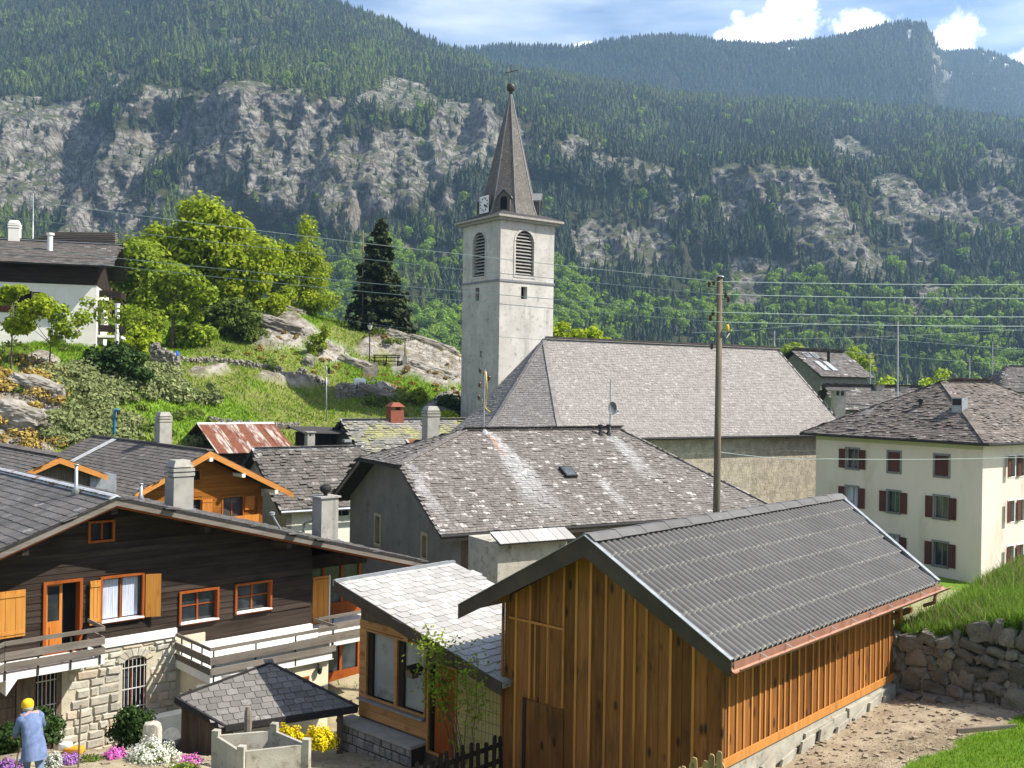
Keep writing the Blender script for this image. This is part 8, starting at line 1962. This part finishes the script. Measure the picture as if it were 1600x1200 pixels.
# picket fences
def fence(name, label, A, B, n, h, mat, zf, tilt=0):
    A, B = Vector(A), Vector(B); d = (B - A); L = d.xy.length; s = Site(name, (A.x, A.y), d.xy, A.z - .2, label, 'fence'); rr = random.Random(int(A.x * 100))
    for i in range(n):
        x = L * i / (n - 1); z = A.z + (B.z - A.z) * i / (n - 1); a = rr.uniform(-.05, .05); w = .045
        m = MB(); hh = h * rr.uniform(.92, 1.08); m.prism([(x - w, -.03, z), (x + w, -.03, z), (x + w + a, -.03, z + hh - .03), (x + a + w * .5, -.03, z + hh), (x + a - w * .5, -.03, z + hh), (x - w + a, -.03, z + hh - .03)], (0, .025, 0)); s.put(m, 'picket', mat)
    for q in (.35, .75):
        m = MB(); m.bar((-.05, .02, A.z + h * q), (L + .05, .02, B.z + h * q), .04, .09); s.put(m, 'rail', mat)
PA, PB2 = at(648, 1196, 19.6), at(783, 1147, 20.9)
fence('picket_fence', 'dark wooden picket fence between garden house and shed', PA - Vector((0, 0, .85)), PB2 - Vector((0, 0, .85)), 12, .85, M['fence_wood'], 0)
PA, PB2 = at(1063, 1196, 16.6), at(1126, 1176, 16.3)
fence('picket_fence', 'short pale picket fence at the near corner of the shed', PA - Vector((0, 0, .8)), PB2 - Vector((0, 0, .8)), 8, .8, M['pale_fence'], 0)
# board edging on the lawn
EA, EB = atz(1497, 1133, 3.33), atz(1590, 1122, 3.38)
s = Site('lawn_edging', (EA.x, EA.y), (EB - EA).xy, 3.2, 'grey board edging lying along the top of the lawn', 'board'); L = (EB - EA).xy.length; z0 = gz(EA.x, EA.y); m = MB(); m.box(0, L, 0, .05, z0 - .1, z0 + .12); s.put(m, 'board', M['grey_wood'])

# climbing rose on the garden house
cr_ = an.world(3.80, -.12, 1.1); rng = np.random.default_rng(66); t = empty('climbing_rose', cr_, math.atan2(an.d.y, an.d.x), 'climbing rose growing up beside the garden house door onto its roof', 'plant'); m = MB(); CC = []
rr = random.Random(31)
for i in range(9):
    x = rr.uniform(-.22, .5); pts = [(rr.uniform(-.1, .4), -.05, 0)]; z = 0
    lean = rr.uniform(-.35, .25) if i < 7 else .5
    for k in range(6):
        z += rr.uniform(.42, .58); pts.append((x + lean * k / 5 * 1.2 + rr.uniform(-.08, .08) - (.05 * k if i < 6 else 0), -.06 - .12 * k - rr.uniform(0, .08), z))
    m.tube(pts, [.014 - .0016 * k for k in range(7)], 5)
    for k in range(7):
        nn_ = 3 if k < 4 else 44
        for _ in range(nn_): CC.append(np.array(pts[k]) + rng.normal(size=3) * (.09 if k < 4 else .2))
m.build('stem', M['bark'], t, True); CC = np.array(CC); Nn = rng.normal(size=CC.shape) + [0, -.3, .6]; Nn /= np.linalg.norm(Nn, axis=1)[:, None]
link_mesh('leaves', leaf_mesh('leaves', CC, Nn, .046 * rng.uniform(.6, 1.3, len(CC)), M['leaf_mid'], rng), None, t)

# ------------------------------------------------------------------ gardener
pp = at(50, 1225, 19.6); gz0 = gz(pp.x, pp.y); HT = at(37, 1099, 19.6).z - gz0
pe = empty('person', (pp.x, pp.y, gz0), math.radians(140), 'person in blue smock and yellow cap leaning on a stick in the garden', 'person'); k = HT / 1.60; pe.scale = (k, k, k)
def skin(name, verts, edges, rad, mat, parent, root=0, lvl=2):
    me = bpy.data.meshes.new(name); me.from_pydata(verts, edges, []); me.materials.append(mat); o = link_mesh(name, me, None, parent); sm_ = o.modifiers.new('skin', 'SKIN'); sd = me.skin_vertices[0].data if me.skin_vertices else None
    if sd is None:
        bm = __import__('bmesh').new(); bm.from_mesh(me); bm.verts.layers.skin.verify(); bm.to_mesh(me); bm.free(); sd = me.skin_vertices[0].data
    for i, r in enumerate(rad): sd[i].radius = (r, r) if not isinstance(r, tuple) else r
    sd[root].use_root = True; sb_ = o.modifiers.new('sub', 'SUBSURF'); sb_.levels = lvl; sb_.render_levels = lvl; sm_.use_smooth_shade = True; return o
# x forward, y left, z up
bv = [(-.04, 0, .86), (0, 0, 1.02), (.10, 0, 1.22), (.18, 0, 1.36), (.22, 0, 1.42), (.26, 0, 1.50), (.27, 0, 1.57),
      (.14, .17, 1.33), (.17, .24, 1.07), (.36, .20, .90), (.43, .17, .86), (.14, -.17, 1.33), (.13, -.25, 1.07), (.30, -.20, .88), (.38, -.17, .84),
      (-.04, .10, .84), (.02, .11, .46), (-.04, .11, .08), (.12, .12, .03), (-.04, -.10, .84), (-.08, -.11, .46), (-.14, -.11, .08), (.02, -.12, .03), (.37, 0, 1.50)]
be = [(0, 1), (1, 2), (2, 3), (3, 4), (4, 5), (5, 6), (2, 7), (7, 8), (8, 9), (9, 10), (2, 11), (11, 12), (12, 13), (13, 14), (0, 15), (15, 16), (16, 17), (17, 18), (0, 19), (19, 20), (20, 21), (21, 22), (5, 23)]
br = [.13, .13, .14, .07, .06, .095, .08, .07, .045, .035, .035, .07, .045, .035, .035, .085, .06, .042, .04, .085, .06, .042, .04, .03]
skin('body', bv, be, br, M['skin'], pe)
for side, wr_ in ((1, (.43, .17, .86)), (-1, (.38, -.17, .84))):   # hands with fingers closed on the stick
    hv = [wr_]; he = []; hr_ = [.032]
    pm = (wr_[0] + .05, wr_[1] - side * .01, wr_[2] - .02); hv.append(pm); he.append((0, 1)); hr_.append(.034)
    for f in range(4):
        b0 = (pm[0] + .035, pm[1] - .03 + .02 * f, pm[2] + .01 - .004 * f); hv += [b0, (b0[0] + .03, b0[1], b0[2] - .025), (b0[0] + .012, b0[1], b0[2] - .05 - .006 * (f % 2))]; q = len(hv); he += [(1, q - 3), (q - 3, q - 2), (q - 2, q - 1)]; hr_ += [.010, .009, .008]
    hv += [(pm[0] - .005, pm[1] - side * .04, pm[2]), (pm[0] + .03, pm[1] - side * .05, pm[2] - .02)]; q = len(hv); he += [(1, q - 2), (q - 2, q - 1)]; hr_ += [.011, .009]
    skin('hand', hv, he, hr_, M['skin'], pe, 0, 1)
m = MB(); n = 22; prof = [(.20, 0, 1.40, .08, .09), (.16, 0, 1.36, .13, .17), (.12, 0, 1.27, .165, .225), (.07, 0, 1.12, .17, .215), (.01, 0, .95, .175, .205), (-.04, 0, .78, .20, .225), (-.06, 0, .60, .225, .245), (-.07, 0, .50, .235, .255)]
for j, (cx, cy, cz_, rx, ry) in enumerate(prof):
    for q in range(n):
        a = 6.283 * q / n; f = 1 + (.045 * math.sin(5 * a + j) + .03 * math.sin(9 * a)) * (j / 7) ** 1.3; m.v.append((cx + rx * f * math.cos(a), cy + ry * f * math.sin(a), cz_ + .012 * math.sin(3 * a) * (j > 6)))
for j in range(len(prof) - 1):
    for q in range(n): m.f.append((j * n + q, j * n + (q + 1) % n, (j + 1) * n + (q + 1) % n, (j + 1) * n + q)[::-1]); m.t.append(0)
for pts in ([(.10, .13, 1.33), (.14, .20, 1.27), (.17, .245, 1.07), (.27, .22, .98), (.37, .19, .90)], [(.10, -.13, 1.33), (.13, -.20, 1.27), (.13, -.255, 1.07), (.22, -.225, .97), (.32, -.19, .88)]): m.tube(pts, [.09, .088, .072, .062, .056], 12)
m.build('smock', M['coat'], pe, True)
m = MB()
for sy, kx in ((.105, 0), (-.105, -.1)): m.tube([(-.04, sy, .80), (.01 + kx * .6, sy * 1.05, .46), (-.04 + kx, sy * 1.05, .12), (-.03 + kx, sy * 1.05, .05)], [.115, .09, .075, .078], 12)
m.build('trousers', M['jeans'], pe, True)
m = MB(); m.lathe((.255, 0, 1.475), [(.118, 0), (.124, .03), (.118, .05), (.121, .06), (.112, .11), (.085, .15), (.03, .172)], 16); m.build('cap', M['cap'], pe, True)
m = MB(); m.lathe((.235, 0, 1.385), [(.07, 0), (.098, .03), (.108, .08), (.110, .10)], 14); m.build('hair', M['cement'], pe, True)
m = MB()
for sy, kx in ((.11, 0), (-.11, -.1)): m.box(-.10 + kx, .16 + kx, sy - .05, sy + .05, 0, .07)
m.build('boots', M['fence_wood'], pe)
q = pe.matrix_basis; s = Site('walking_stick', (pp.x, pp.y), (math.cos(math.radians(140)), math.sin(math.radians(140))), gz0, 'brown wooden stick held by the gardener', 'stick'); m = MB(); m.tube([(.58 * k, .12 * k, gz0 - .05), (.46 * k, .0, gz0 + .95 * k)], .018 * k, 7); s.put(m, 'shaft', M['pole_wood'])
